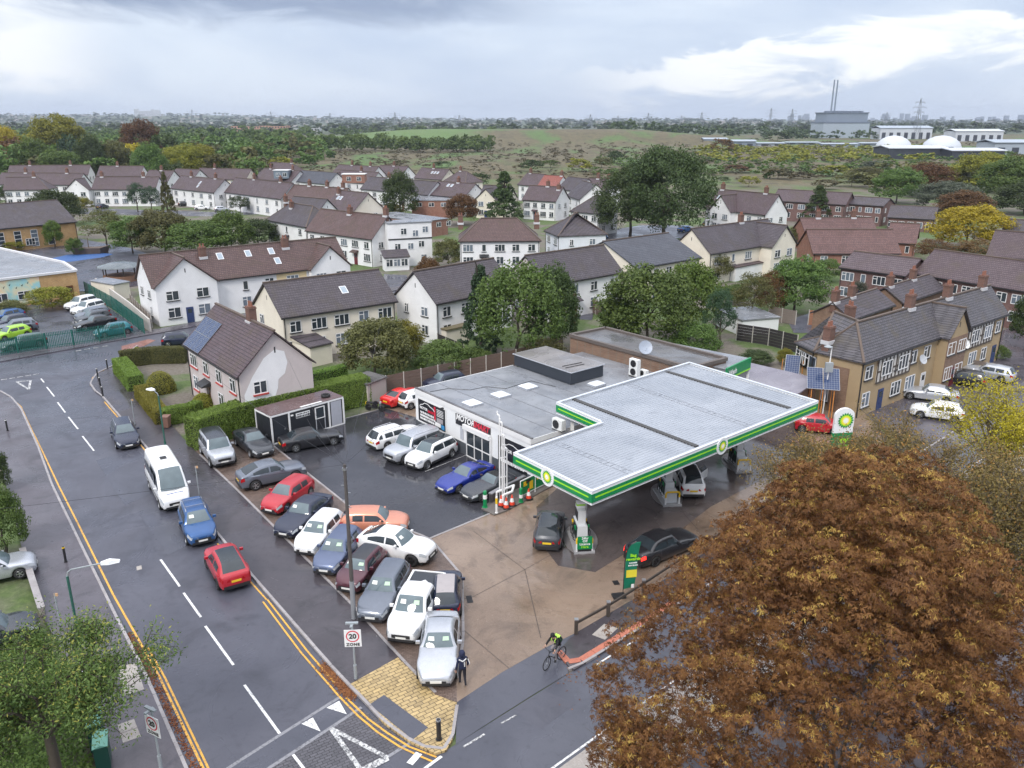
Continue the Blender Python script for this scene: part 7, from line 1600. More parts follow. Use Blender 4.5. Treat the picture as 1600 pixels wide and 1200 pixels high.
def twig_tree(label, base, centre, rad, targets, twigs, leaves, mat, seed, leaf=.09, bark=BARKG, r0=.30, name='tree', clump=None, lw=.45):
    rg = random.Random(seed); rng = np.random.default_rng(seed); o = thing(name, label, 'tree', base); c = Vector(centre) - Vector(base); m = MB(); fork = Vector((0, 0, max(1.4, c.z - rad[2] * 1.05))); m.tube((0, 0, -.2), fork, r0, 9, r0 * .8, False); tips = []
    for i in range(targets):
        v = Vector(unit(rng.normal(size=3))); v.z = abs(v.z) * .9 - .12; e = c + Vector((v.x * rad[0], v.y * rad[1], v.z * rad[2])) * rg.uniform(.75, 1.0); mid = fork.lerp(e, .45) + Vector((rg.uniform(-.5, .5), rg.uniform(-.5, .5), rg.uniform(.1, .9))); a = r0 * rg.uniform(.25, .45); m.tube(fork, mid, a, 5, a * .6, False); m.tube(mid, e, a * .6, 5, a * .12, False)
        for k in range(twigs):
            q = mid.lerp(e, rg.uniform(.0, 1)) if rg.random() < .75 else fork.lerp(mid, rg.uniform(.4, 1)); dv = (Vector(unit(rng.normal(size=3))) * .9 + (e - mid).normalized() * .6 + Vector((0, 0, .25))).normalized() * rg.uniform(.5, 1.5); q2 = q + dv; m.tube(q, q2, max(.02, a * .2), 3, .01, False); tips.append(q2); tips.append(q.lerp(q2, .6))
            for z in range(2):
                q3 = q.lerp(q2, rg.uniform(.3, .9)); q4 = q3 + Vector(unit(rng.normal(size=3))) * rg.uniform(.25, .6); m.tube(q3, q4, .014, 3, .008, False); tips.append(q4)
    m.build('trunk', bark, o, True); tp = np.array([tuple(t) for t in tips])
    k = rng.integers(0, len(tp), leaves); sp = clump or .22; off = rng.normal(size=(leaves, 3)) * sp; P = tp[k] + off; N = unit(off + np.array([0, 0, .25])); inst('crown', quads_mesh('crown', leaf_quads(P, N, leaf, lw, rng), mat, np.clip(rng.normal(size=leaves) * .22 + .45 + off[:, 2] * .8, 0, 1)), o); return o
def pc(x, y, z): return tuple(px(x, y, z))
def tw(label, c, rad, *a, **k): twig_tree(label, (c[0] - .2, c[1] - .3, .1), c, rad, *a, **k)
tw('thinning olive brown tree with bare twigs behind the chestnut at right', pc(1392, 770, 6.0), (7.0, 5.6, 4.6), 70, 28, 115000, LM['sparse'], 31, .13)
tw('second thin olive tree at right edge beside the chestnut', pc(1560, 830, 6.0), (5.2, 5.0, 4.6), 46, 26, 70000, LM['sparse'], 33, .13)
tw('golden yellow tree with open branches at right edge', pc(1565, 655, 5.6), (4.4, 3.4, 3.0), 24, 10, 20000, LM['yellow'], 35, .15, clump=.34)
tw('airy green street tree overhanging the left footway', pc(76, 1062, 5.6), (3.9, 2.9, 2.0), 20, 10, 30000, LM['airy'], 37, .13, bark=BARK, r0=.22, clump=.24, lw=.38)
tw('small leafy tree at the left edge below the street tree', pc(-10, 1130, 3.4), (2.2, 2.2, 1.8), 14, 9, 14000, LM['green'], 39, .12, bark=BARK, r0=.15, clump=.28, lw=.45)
# bright ground cover under the street tree
gx = np.random.default_rng(2); n = 26000; cover = P2([(-60, 1010), (60, 985), (118, 1080), (150, 1210), (140, 1330), (-200, 1330)], .1)
xs = [p.x for p in cover]; ys = [p.y for p in cover]
def inside(x, y, pl):
    r = np.zeros(len(x), bool); j = len(pl) - 1
    for i in range(len(pl)):
        a, b = pl[i], pl[j]; r ^= ((a.y > y) != (b.y > y)) & (x < (b.x - a.x) * (y - a.y) / (b.y - a.y + 1e-9) + a.x); j = i
    return r
gxx = gx.uniform(min(xs), max(xs), n); gyy = gx.uniform(min(ys), max(ys), n); ok = inside(gxx, gyy, cover); Pg = np.stack([gxx[ok], gyy[ok], .12 + .28 * np.abs(np.sin(gxx[ok] * 1.3) * np.cos(gyy[ok] * 1.1))], 1)
oo_ = link(bpy.data.objects.new('ground_cover', quads_mesh('ground_cover', leaf_quads(Pg, np.array([[0, 0, 1.0]]).repeat(len(Pg), 0), .17, .6, gx, .7), LM['bright'], np.clip(gx.normal(size=len(Pg)) * .25 + .5, 0, 1)))); tag(oo_, 'bright green ground cover under the left street tree', 'plants', kind='stuff')
# fallen leaves in the gutters
FALL = leaf_mat('fallen_leaves', (.10, .03, .012), (.24, .10, .03), None, .7, .0)
def litter(pts, n, w, z=.03, size=.09):
    pp = P2(pts); q = []
    for i in range(n):
        a = random.randrange(len(pp) - 1); c = pp[a].lerp(pp[a + 1], random.random()); q.append((c.x + random.gauss(0, w), c.y + random.gauss(0, w), z + random.uniform(.0, .02)))
    q = np.array(q); return quads_mesh('fallen_leaves', leaf_quads(q, np.array([[0, 0, 1.0]]).repeat(n, 0), size, .7, NR, .15), FALL, NR.uniform(size=n))
for l, p, n, w in (('brown fallen leaves in gutter before the yellow paving', [(505, 1040), (530, 1066), (552, 1090)], 1500, .18), ('fallen leaves along the left kerb of the main road', [(200, 990), (240, 1060), (312, 1215)], 1300, .10), ('scattered fallen leaves on the lower road and footway', [(880, 1060), (960, 1010), (1040, 960), (1100, 1060)], 500, 1.2)):
    o = link(bpy.data.objects.new('fallen_leaves', litter(p, n, w))); tag(o, l, 'leaves', kind='stuff')

# ------------------------------------------------------------------ fences
PANELW = plain('fence_board', (.135, .095, .078), .75, var=.3, scale=2.5); PANELG = plain('weathered_fence_board', (.20, .165, .145), .75, var=.3, scale=2.5); CPOST = plain('concrete_post', (.42, .40, .37), .8, var=.2); PANELD = plain('dark_fence_board', (.030, .026, .028), .6, var=.3, scale=2.5)
def wood_fence(label, pts, h=1.8, mat=PANELW, z0=0.0, step=1.9, boards=6):
    w = resample(P2(pts, z0), step); o = thing('panel_fence', label, 'fence', w[0]); bm = None
    pm = MB().box(-.05, .05, -.05, .05, 0, h + .08).mesh('post', CPOST); bd = MB()
    bmesh_ = MB().box(-step / 2 + .06, step / 2 - .06, -.018, .018, .01, h / boards - .012).mesh('board', mat)
    for p in w: inst('post', pm, o, p - w[0], (0, 0, 0))
    for a, b in zip(w[:-1], w[1:]):
        c = (a + b) / 2 - w[0]; ang = math.atan2((b - a).y, (b - a).x)
        for k in range(boards): inst('board', bmesh_, o, (c.x, c.y, k * h / boards + .04), (random.uniform(-.03, .03), 0, ang))
    return o
wood_fence('long brown panel fence with concrete posts behind the showroom', [(604, 618), (700, 597), (806, 574), (888, 549)], 1.9)
wood_fence('dark brown fence beside the white and beige pair', [(912, 482), (942, 497)], 1.9); wood_fence('fence between the garden and sheds under the cypress', [(684, 540), (735, 562)], 1.4, PANELD); wood_fence('black garden fence right of the young pine', [(1150, 532), (1200, 540), (1246, 552)], 2.0, PANELD); wood_fence('orange brown garden fence before the dark brick terrace', [(1262, 508), (1312, 512)], 1.9, plain('orange_fence_board', (.30, .14, .08), .75, var=.25)); wood_fence('weathered fence at the left of the dark brick terrace', [(1278, 450), (1306, 474)], 1.8, PANELG); wood_fence('weathered grey fence along the back gardens at right', [(1200, 500), (1262, 512)], 1.8, PANELG); wood_fence('grey boarded fence before the tan row far end', [(1508, 578), (1600, 598)], 1.2, PANELG, boards=4); wood_fence('short grey fence by the dark playground shelter', [(205, 478), (240, 515)], 1.6, PANELG)
PALG = plain('palisade_green', (.018, .115, .095), .45, var=.15)
def palisade(label, pts, z0=.05, h=1.9):
    w = resample(P2(pts, z0), 2.75); o = thing('palisade_fence', label, 'fence', w[0]); pm = MB().box(-.05, .05, -.05, .05, 0, h).mesh('post', PALG)
    for p in w: inst('post', pm, o, p - w[0])
    pal = MB()
    for a, b in zip(w[:-1], w[1:]):
        a = a - w[0]; b = b - w[0]
        for z in (.35, h - .35): MB().bar(a + Vector((0, 0, z)), b + Vector((0, 0, z)), .05, .06).build('rail', PALG, o)
        n = 16; d = (b - a).normalized()
        for k in range(n): c = a.lerp(b, (k + .5) / n); pal.bar(c + Vector((0, 0, .05)), c + Vector((0, 0, h + random.uniform(-.01, .01))), .015, .085, (d.x, d.y, 0))
    tag(pal.build('pales', PALG, o), kind='stuff')
palisade('green steel palisade fence between school car park and side street', [(-60, 568), (0, 556), (110, 541), (226, 524)]); palisade('green palisade fence running back from the street to the school', [(226, 522), (180, 486), (128, 456)])
w_ = P2([(236, 520), (205, 492), (152, 452)], 0); o = thing('garden_wall', 'pale rendered wall beside the palisade and white gabled house', 'wall', w_[0]); m = MB()
for a, b in zip(w_[:-1], w_[1:]): m.bar(a - w_[0] + Vector((0, 0, .85)), b - w_[0] + Vector((0, 0, .85)), .2, 1.7)
m.build('wall', render_wall('wall_render', (.52, .49, .46)), o)
# left front garden wall
w_ = P2([(37, 867), (52, 915), (67, 962)], .1); o = thing('garden_wall', 'low stone coped wall of the left front garden', 'wall', w_[0])
for a, b in zip(w_[:-1], w_[1:]): MB().bar(a - w_[0] + Vector((0, 0, .2)), b - w_[0] + Vector((0, 0, .2)), .22, .45).build('wall', SLABM, o); MB().bar(a - w_[0] + Vector((0, 0, .46)), b - w_[0] + Vector((0, 0, .46)), .34, .07).build('coping', KERBM, o)

# ------------------------------------------------------------------ street furniture
LGREEN = plain('lamp_post_green', (.030, .115, .090), .5, var=.15); LGREY = plain('lamp_post_grey', (.30, .33, .35), .5, var=.12)
def lamp(label, g, h, arm, ang, head=.75):
    o = thing('street_lamp', label, 'street lamp', g, ang); MB().tube((0, 0, 0), (0, 0, 1.3), .085, 10).build('base_shaft', LGREEN, o); MB().tube((0, 0, 1.3), (0, 0, h - .2), .06, 8).build('shaft', LGREEN, o); m = MB(); m.path([(0, 0, h - .2), (.05, 0, h), (.2, 0, h + .12), (arm, 0, h + .28)], .035, 7); m.build('arm', LGREY, o)
    m = MB(); m.add([(arm - .05, -.07, h + .22), (arm + head * .4, -.16, h + .24), (arm + head, -.10, h + .28), (arm + head, .10, h + .28), (arm + head * .4, .16, h + .24), (arm - .05, .07, h + .22), (arm - .05, -.05, h + .34), (arm + head * .4, -.11, h + .42), (arm + head, -.06, h + .36), (arm + head, .06, h + .36), (arm + head * .4, .11, h + .42), (arm - .05, .05, h + .34)], [(5, 4, 3, 2, 1, 0), (6, 7, 8, 9, 10, 11)] + [(i, (i + 1) % 6, 6 + (i + 1) % 6, 6 + i) for i in range(6)]); m.build('lantern', plain('lantern_white', (.74, .76, .78), .4), o)
g = px(104, 895, 5.4); lamp('street lamp with long arm over the road at left', (g.x, g.y, zP), 5.3, 1.5, math.radians(12))
g = px(261, 714, zP); lamp('green street lamp on the footway beside the clipped hedges', g, 5.1, .25, math.radians(175), .6)
g = px(1339, 640, zP); lamp('grey street lamp rising before the tan row', g, 5.5, .2, math.radians(20), .7)
for q, l in (((168, 575), 'black bollard farthest round the junction corner'), ((153, 590), 'black bollard second round the junction corner'), ((157, 604), 'black bollard third round the junction corner'), ((161, 619), 'short black bollard nearest the kerb at junction corner'), ((103, 878), 'black bollard with orange top beside the left lamp'), ((12, 673), 'black bollard on the left footway near junction')):
    bollard(px(*q, zP), 1.0, .07, BLACK, l, band=(.9, .97, YELL if q[0] == 103 else LETW), group='black street bollards')
bollard(px(686, 1155, zP), 1.0, .10, BLACK, 'black bollard on the yellow paving corner', band=(.93, .99, STEEL), group='black street bollards')
def zone_sign(label, g, face, h=2.5):
    o = thing('speed_zone_sign', label, 'road sign', g, face); MB().tube((0, 0, 0), (0, 0, .75), .075, 9).build('base_shaft', LGREY, o); MB().tube((0, 0, .75), (0, 0, h + .45), .045, 8).build('shaft', LGREY, o)
    p = MB().box(-.38, .38, -.075, -.05, h - .74, h + .14).build('plate', LETW, o); m = MB(); N = 28
    for rad, y, mt, nm in ((.30, -.080, REDP, 'red_ring'), (.245, -.084, LETW, 'ring_face')): MB().add([(rad * math.cos(2 * math.pi * i / N), y, h - .19 + rad * math.sin(2 * math.pi * i / N)) for i in range(N)], [tuple(range(N - 1, -1, -1))][::1]).build(nm, mt, p)
    letters('20', .34, BLACK, p, (0, -.092, h - .19), (1, 0, 0), (0, 0, 1), bold=.012); letters('ZONE', .20, BLACK, p, (0, -.082, h - .62), (1, 0, 0), (0, 0, 1), bold=.008, spacing=1.15)
    m = MB(); m.box(-.28, .28, -.10, .02, h + .45, h + .52); m.box(-.06, .06, -.30, .10, h + .40, h + .46); m.build('sign_light', LGREY, o)
zone_sign('20 zone sign on grey post before the yellow paving', px(556, 1060, zP), math.radians(3)); g = px(240, 1130, 2.4); zone_sign('20 zone sign on the left footway at bottom', (g.x, g.y, zP), math.radians(-28))
# telegraph pole with its wires
g = px(553, 966, zP); o = thing('telegraph_pole', 'tall dark wooden telegraph pole among the dealer cars', 'pole', g); top = Vector((.06, .0, 8.6)); MB().tube((0, 0, -.1), top, .115, 10, .075).build('pole', plain('tarred_wood', (.085, .075, .072), .75, var=.3), o); MB().tube((.0, 0, .0), (.015, 0, 2.2), .125, 10, .12).build('lower_sleeve', plain('grey_sleeve', (.25, .26, .28), .6), o)
m = MB(); m.lathe([(.12, 8.3), (.12, 8.42)], 10, (.05, 0, 0)); m.build('head_ring', STEEL, o)
for k in range(6): MB().bar((-.18 if k % 2 else .12, 0, 5.5 + k * .4), (.0 if k % 2 else .26, 0, 5.5 + k * .4), .03, .03).build('step_iron', STEEL, o)
def wire(par, a, b, sag, r=.008):
    a = Vector(a); b = Vector(b); pts = [a.lerp(b, t / 12) - Vector((0, 0, sag * 4 * (t / 12) * (1 - t / 12))) for t in range(13)]; return MB().path(pts, r, 4).build('wire', BLACK, par)
for tgt in (loc3(.2, .1, 3.9), px(450, 560, 6.0), px(300, 560, 5.2), px(480, 655, 2.6), Vector((-40, 30, 7.5)), px(600, 480, 6.5)): wire(o, top, Vector(tgt) - g, .35)
for q, h, l in (((211, 664), 2.3, 'thin grey sign post on the footway near the hedge garden'), ((312, 779), 2.4, 'thin grey sign post on the footway beside the minibus'), ((95, 978), 1.9, 'short pale post on the left footway behind the street tree')):
    o = thing('sign_post', l, 'post', px(*q, zP)); MB().tube((0, 0, 0), (0, 0, h), .035, 8).build('shaft', LGREY, o); MB().lathe([(.10, 0), (.09, .04)], 10).build('base', BLACK, o); MB().box(-.04, .16, -.02, .02, h - .16, h).build('plate', plain('sign_orange', (.55, .35, .2), .5), o)
# cabinets
CABL = plain('cabinet_light_green', (.16, .38, .30), .5, var=.1); CABD = plain('cabinet_dark_green', (.010, .060, .045), .45)
def cabinet(label, q, w, d, h, top, body, rz):
    g = px(*q, h); o = thing('street_cabinet', label, 'cabinet', (g.x, g.y, zP), rz); MB().box(-w / 2, w / 2, -d / 2, d / 2, 0, h - .1).build('case', body, o); m = MB(); m.add([(-w / 2 - .03, -d / 2 - .03, h - .1), (w / 2 + .03, -d / 2 - .03, h - .1), (w / 2 + .03, d / 2 + .03, h - .1), (-w / 2 - .03, d / 2 + .03, h - .1), (-w / 2 - .03, 0, h), (w / 2 + .03, 0, h)], [(0, 1, 5, 4), (2, 3, 4, 5), (1, 2, 5), (3, 0, 4)]); m.build('lid', top, o)
    for s in (-1, 1): MB().box(s * w * .24 - w * .22, s * w * .24 + w * .22, -d / 2 - .015, -d / 2, .1, h - .15).build('door', body, o)
cabinet('pale green topped street cabinet, middle of the three at bottom left', (146, 1122), 1.1, .5, 1.35, CABL, CABD, math.radians(115)); cabinet('pale green topped street cabinet nearest the bottom edge at left', (156, 1156), 1.0, .5, 1.3, CABL, CABD, math.radians(115)); cabinet('dark green street cabinet behind the two pale topped ones', (136, 1094), .7, .5, 1.4, CABD, CABD, math.radians(115))
g = px(130, 1056, 2.2); o = thing('notice_sign', 'blue and red notice on a post under the street tree', 'sign', (g.x, g.y, zP), math.radians(-30)); MB().tube((0, 0, 0), (0, 0, 2.4), .04).build('post', LGREY, o); p_ = MB().box(-.32, .32, -.08, -.05, 1.75, 2.4).build('plate', LETW, o); MB().box(-.27, .27, -.088, -.08, 1.80, 2.15).build('blue_panel', plain('notice_blue', (.02, .22, .50), .4), p_); MB().box(-.27, .27, -.088, -.08, 2.2, 2.34).build('red_panel', REDP, p_)
def wheelie(label, q, mat, z0=zP, rz=0): 
    o = thing('wheeled_bin', label, 'bin', px(*q, z0), rz); m = MB(); m.add([(-.24, -.26, .08), (.24, -.26, .08), (.24, .26, .08), (-.24, .26, .08), (-.29, -.34, .95), (.29, -.34, .95), (.29, .34, .95), (-.29, .34, .95)], [(3, 2, 1, 0), (0, 1, 5, 4), (1, 2, 6, 5), (2, 3, 7, 6), (3, 0, 4, 7), (4, 5, 6, 7)]); m.build('body', mat, o); MB().box(-.31, .31, -.36, .38, .95, 1.04).build('lid', mat, o); MB().tube((-.28, .28, .1), (.28, .28, .1), .1, 10).build('wheel', RUBBER, o)
wheelie('brown wheeled bin by the garden gate of the roadside house', (261, 668), plain('bin_brown', (.20, .11, .085), .6)); wheelie('blue wheeled bin before the tan row', (1430, 592), plain('bin_blue', (.02, .22, .50), .5)); wheelie('dark blue wheeled bin by the grey boarded fence', (1517, 574), plain('bin_dark_blue', (.02, .05, .16), .5)); wheelie('green bin under the canopy end beside the red car', (1262, 650), plain('bin_green', (.01, .17, .10), .5))
# garden gate, motorcycle, waste lorry colours at yard back
g = px(586, 642, zY); o = thing('motorcycle', 'black motorcycle parked by the grey block shed', 'motorcycle', g, math.radians(-15))
for x in (-.62, .62):
    t = inst('wheel', TYM, o, (x, 0, .30), (0, 0, 0), (.30, .6, .30)); inst('rim', RIMS['d'], t)
m = MB(); m.tube((-.55, 0, .35), (.1, 0, .45), .09); m.cbox(0, 0, .42, .45, .26, .34); m.build('engine', BLACK, o); m = MB(); m.add([(-.1, -.13, .66), (.38, -.15, .70), (.38, .15, .70), (-.1, .13, .66), (-.05, -.08, .90), (.3, -.1, .95), (.3, .1, .95), (-.05, .08, .90)], [(3, 2, 1, 0), (4, 5, 6, 7), (0, 1, 5, 4), (1, 2, 6, 5), (2, 3, 7, 6), (3, 0, 4, 7)]); m.build('tank', PAINT['black'], o); MB().box(-.75, -.08, -.13, .13, .68, .80).build('saddle', RUBBER, o); m = MB(); m.tube((.62, .08, .3), (.42, .08, .95), .03); m.tube((.62, -.08, .3), (.42, -.08, .95), .03); m.tube((.40, -.35, 1.02), (.40, .35, 1.02), .02); m.build('fork', CHROME, o); MB().cbox(.56, 0, .85, .12, .18, .16).build('headlight', HEADL, o); MB().box(-.84, -.80, -.12, .12, .6, .78).build('number_plate', PLY, o)
# solar racks and flood light by the tan row
def rack(label, q, z, n, rz, tilt):
    g = px(*q, z); o = thing('solar_rack', label, 'solar panels', (g.x, g.y, zP), rz)
    for k in range(n): p = inst('panel', SPM, o, (k * 1.02 * 1.3 - (n - 1) * .66, 0, z), (tilt, 0, 0), (1.3, 1.35, 1)); inst('frame', SPF, p)
    for x in (-.9, 0, .9): MB().bar((x, -.9, 0), (x, -.7, z - .75), .07, .07, (1, 0, 0)).build('leg', plain('orange_timber', (.55, .22, .05), .6), o); MB().bar((x, .7, 0), (x, .7, z + .35), .07, .07, (1, 0, 0)).build('leg', MAT['orange_timber'], o)
rack('two panel solar rack on orange timber legs by the canopy end', (1286, 594), 3.6, 2, math.radians(-14), math.radians(38)); rack('single solar panel standing by the tan gable', (1238, 573), 3.0, 1, math.radians(-20), math.radians(42))
g = px(1284, 655, zY); o = thing('flood_light_pole', 'white pole with round lamp and grey box beside the totem', 'light pole', g); MB().tube((0, 0, 0), (.1, 0, 6.4), .05, 8).build('pole', FRAMEW, o); MB().lathe([(.02, 6.6), (.35, 6.45), (.33, 6.4)], 14, (-.2, 0, 0)).build('lamp', LGREY, o); MB().box(-.3, .3, -.3, .0, 4.3, 5.1).build('control_box', LGREY, o)
# neighbours' outbuilding between car wash and tan row
p0, p1 = px(1165, 572, 2.8), px(1275, 598, 2.8); d = (p1 - p0).normalized(); o = thing('garage_block', 'low garage with wet purple grey sheet roof between wash hall and tan row', 'garage', (p0.x, p0.y, 0), math.atan2(d.y, d.x)); Lg = (p1 - p0).length; MB().box(0, Lg, -4.2, 0.2, 0, 2.6).build('wall', BRBROWN, o); m = MB(); slab_roof(m, [(-.2, -4.5, 2.55), (Lg + .2, -4.5, 2.55), (Lg + .2, .4, 3.1), (-.2, .4, 3.1)]); m.build('roof', roofing('sheet_roof', (.17, .155, .19), (.25, .235, .27), (.12, .11, .12), (.1, .4)), o)
# play shelter and boat on the playground
g = px(190, 438, .03); o = thing('play_shelter', 'dark round topped timber shelter at edge of the playground', 'shelter', g, math.radians(-5))
for k in range(6): a = math.pi * 2 * k / 6; MB().tube((2.9 * math.cos(a), 1.9 * math.sin(a), 0), (2.9 * math.cos(a), 1.9 * math.sin(a), 2.3), .09).build('post', TIM, o)
MB().lathe([(3.4, 2.3), (3.3, 2.42), (1.2, 2.9), (.1, 3.0)], 16).build('roof', roofing('shelter_felt', (.10, .12, .13), (.16, .18, .19), (.07, .08, .08)), o); MB().lathe([(2.6, .0), (2.6, .9)], 12).build('seat_ring', plain('shelter_wood', (.24, .13, .08), .7), o)
g = px(140, 396, .03); o = thing('play_boat', 'weathered timber play boat on the blue surface', 'play boat', g, .3); m = MB(); m.add([(-2.6, -.8, 0), (2.0, -.9, 0), (3.2, 0, 0), (2.0, .9, 0), (-2.6, .8, 0), (-3.0, -1.1, 1.2), (2.2, -1.2, 1.1), (3.9, 0, 1.5), (2.2, 1.2, 1.1), (-3.0, 1.1, 1.2)], [(0, 1, 6, 5), (1, 2, 7, 6), (2, 3, 8, 7), (3, 4, 9, 8), (4, 0, 5, 9), (5, 6, 7, 8, 9)]); m.build('hull', WOOD, o); MB().tube((0, 0, 1), (0, 0, 3.0), .08).build('mast', WOOD, o)
# ------------------------------------------------------------------ people
SKIN = plain('skin', (.45, .27, .20), .6, var=.05)
def figure(name, parent, joints, bones, mats, zone, root='pelvis'):
    """one continuous body grown from a joint graph; zone(p) picks the clothing material of a face"""
    me = bpy.data.meshes.new(name); keys = list(joints); me.from_pydata([joints[k][0] for k in keys], [(keys.index(a), keys.index(b)) for a, b in bones], []); o = bpy.data.objects.new(name, me); C.objects.link(o)
    md = o.modifiers.new('skin', 'SKIN'); md.use_smooth_shade = True; sv = me.skin_vertices[0].data
    for i, k in enumerate(keys): r = joints[k][1]; sv[i].radius = r if isinstance(r, tuple) else (r, r); sv[i].use_root = (k == root)
    sb = o.modifiers.new('sub', 'SUBSURF'); sb.levels = 2; sb.render_levels = 2
    dg = bpy.context.evaluated_depsgraph_get(); dg.update(); m2 = bpy.data.meshes.new_from_object(o.evaluated_get(dg)); bpy.data.objects.remove(o); m2.materials.clear()
    for m in mats: m2.materials.append(m)
    m2.polygons.foreach_set('material_index', [zone(p.center) for p in m2.polygons]); m2.polygons.foreach_set('use_smooth', [True] * len(m2.polygons)); o = bpy.data.objects.new(name, m2); return link(o, parent)
NAVY = plain('navy_cloth', (.012, .018, .055), .8, var=.2); DTROU = plain('dark_trousers', (.014, .014, .022), .85, var=.2); GTROU = plain('grey_trousers', (.24, .22, .23), .85, var=.15); BLKC = plain('black_cloth', (.012, .012, .014), .85, var=.2); HIVIS = plain('hi_vis', (.42, .72, .08), .6); SHOE = plain('dark_shoe', (.02, .018, .018), .6)
B_ = [('pelvis', 'waist'), ('waist', 'chest'), ('chest', 'neck'), ('neck', 'head'), ('head', 'crown'), ('chest', 'shL'), ('shL', 'elL'), ('elL', 'wrL'), ('wrL', 'palmL'), ('chest', 'shR'), ('shR', 'elR'), ('elR', 'wrR'), ('wrR', 'palmR'), ('pelvis', 'hipL'), ('hipL', 'knL'), ('knL', 'anL'), ('anL', 'toL'), ('pelvis', 'hipR'), ('hipR', 'knR'), ('knR', 'anR'), ('anR', 'toR')]
def hand(parent, wrist, direction, mat, curl=.5, right=1):
    w = Vector(wrist); d = Vector(direction).normalized(); s = d.cross(Vector((0, 0, 1))).normalized() * right; n = d.cross(s).normalized(); m = MB()
    for k, (off, l) in enumerate(((-.030, .070), (-.010, .080), (.010, .076), (.030, .060))):
        a = w + d * .075 + s * off; b = a + d * l * .55; c = b + (d * (1 - curl) + n * curl).normalized() * l * .55; m.tube(a, b, .010, 6, .009); m.tube(b, c, .009, 6, .007)
    a = w + d * .03 - s * .035; b = a + (d * .6 - s * .8).normalized() * .035; m.tube(a, b, .011, 6, .010); m.tube(b, b + (d + n * curl).normalized() * .032, .010, 6, .008); tag(m.build('fingers', mat, parent), kind='stuff')
p = px(723, 1070, zY); ped = thing('person', 'person in navy hooded jacket with white stripes walking beside silver saloon', 'person', p, math.radians(105))
# local x = walking direction
J = dict(pelvis=((0, 0, .94), (.15, .12)), waist=((0, 0, 1.10), (.155, .125)), chest=((.02, 0, 1.34), (.19, .14)), neck=((.03, 0, 1.53), .075), head=((.06, 0, 1.64), .105), crown=((.06, 0, 1.76), .08), shL=((.01, .19, 1.42), .075), elL=((-.10, .27, 1.14), .060), wrL=((-.02, .30, .90), .045), palmL=((.0, .30, .83), .038), shR=((.01, -.19, 1.42), .075), elR=((.06, -.28, 1.14), .060), wrR=((.16, -.28, .92), .045), palmR=((.18, -.28, .85), .038), hipL=((0, .09, .90), .105), knL=((.14, .10, .50), .070), anL=((.10, .10, .09), .048), toL=((.26, .11, .04), .042), hipR=((0, -.09, .90), .105), knR=((.02, -.10, .49), .070), anR=((-.20, -.10, .12), .048), toR=((-.06, -.11, .04), .042))
b = figure('body', ped, J, B_, [NAVY, DTROU, SHOE, SKIN], lambda q: 2 if q.z < .11 else (3 if (q.z < .90 and abs(q.y) > .25) or (1.55 < q.z < 1.70 and q.x > .125) else (1 if q.z < .90 else 0)))
hand(ped, (0, .30, .86), (.05, 0, -1), SKIN); hand(ped, (.17, -.28, .88), (.15, 0, -1), SKIN, right=-1)
m = MB(); m.lathe([(.118, 1.50), (.14, 1.58), (.138, 1.70), (.10, 1.79), (.03, 1.81)], 14, (.025, 0, 0)); m.build('hood', NAVY, ped, True)
m = MB(); m.bar((-.115, .17, 1.46), (-.155, .0, 1.36), .03, .035, (0, .3, 1)); m.bar((-.155, 0, 1.36), (-.115, -.17, 1.46), .03, .035, (0, .3, 1)); m.build('back_stripe', LETW, ped)
for s in (1, -1): MB().path([(-.03, s * .255, 1.38), (-.08, s * .325, 1.14), (-.0 if s > 0 else .1, s * .345, .95)], .018, 5).build('sleeve_stripe', LETW, ped)
MB().add([(-.135, -.10, 1.05), (-.135, -.06, 1.05), (-.165, -.04, 1.34), (-.165, -.08, 1.34)], [(0, 1, 2, 3)]).build('back_stripe', LETW, ped)
# --- cyclist and bicycle
f0, r0 = px(852, 1041, .34), px(880, 1021, .34); hd = math.atan2(f0.y - r0.y, f0.x - r0.x); mid = (f0 + r0) / 2
bk = thing('bicycle', 'black mountain bicycle ridden across the crossover', 'bicycle', (mid.x, mid.y, .085), hd); wb = .54
def bike_wheel(x, steer=0.0):
    R = .34; m = MB(); v = []; fc = []; n = 28
    for i in range(n):
        a = 2 * math.pi * i / n
        for k in range(6): bb = 2 * math.pi * k / 6; rr2 = R - .024 + .024 * math.cos(bb); v.append((rr2 * math.cos(a), .022 * math.sin(bb), rr2 * math.sin(a)))
    for i in range(n):
        for k in range(6): fc.append((i * 6 + k, ((i + 1) % n) * 6 + k, ((i + 1) % n) * 6 + (k + 1) % 6, i * 6 + (k + 1) % 6))
    m.add(v, fc); t = m.build('wheel', RUBBER, bk, True, loc=(x, 0, .34)); t.rotation_euler = (0, 0, steer); m = MB()
    for i in range(14): a = 2 * math.pi * i / 14; m.tube((0, .02 * (-1) ** i, 0), (.30 * math.cos(a), 0, .30 * math.sin(a)), .0035, 3)
    tag(m.build('spokes', STEEL, t), kind='stuff'); MB().tube((0, -.05, 0), (0, .05, 0), .025, 8).build('hub', STEEL, t)
bike_wheel(wb, .12); bike_wheel(-wb)
m = MB(); bbk = (-.08, 0, .32); st_ = (-.22, 0, .80); hd_ = (.38, 0, .84); hl_ = (.42, 0, .70)
for a, b_, r in ((bbk, st_, .018), (st_, hd_, .018), (bbk, hl_, .022), (hd_, hl_, .02), ((-wb, .05, .34), bbk, .011), ((-wb, -.05, .34), bbk, .011), ((-wb, .04, .34), (-.21, .02, .76), .010), ((-wb, -.04, .34), (-.21, -.02, .76), .010)): m.tube(a, b_, r, 7)
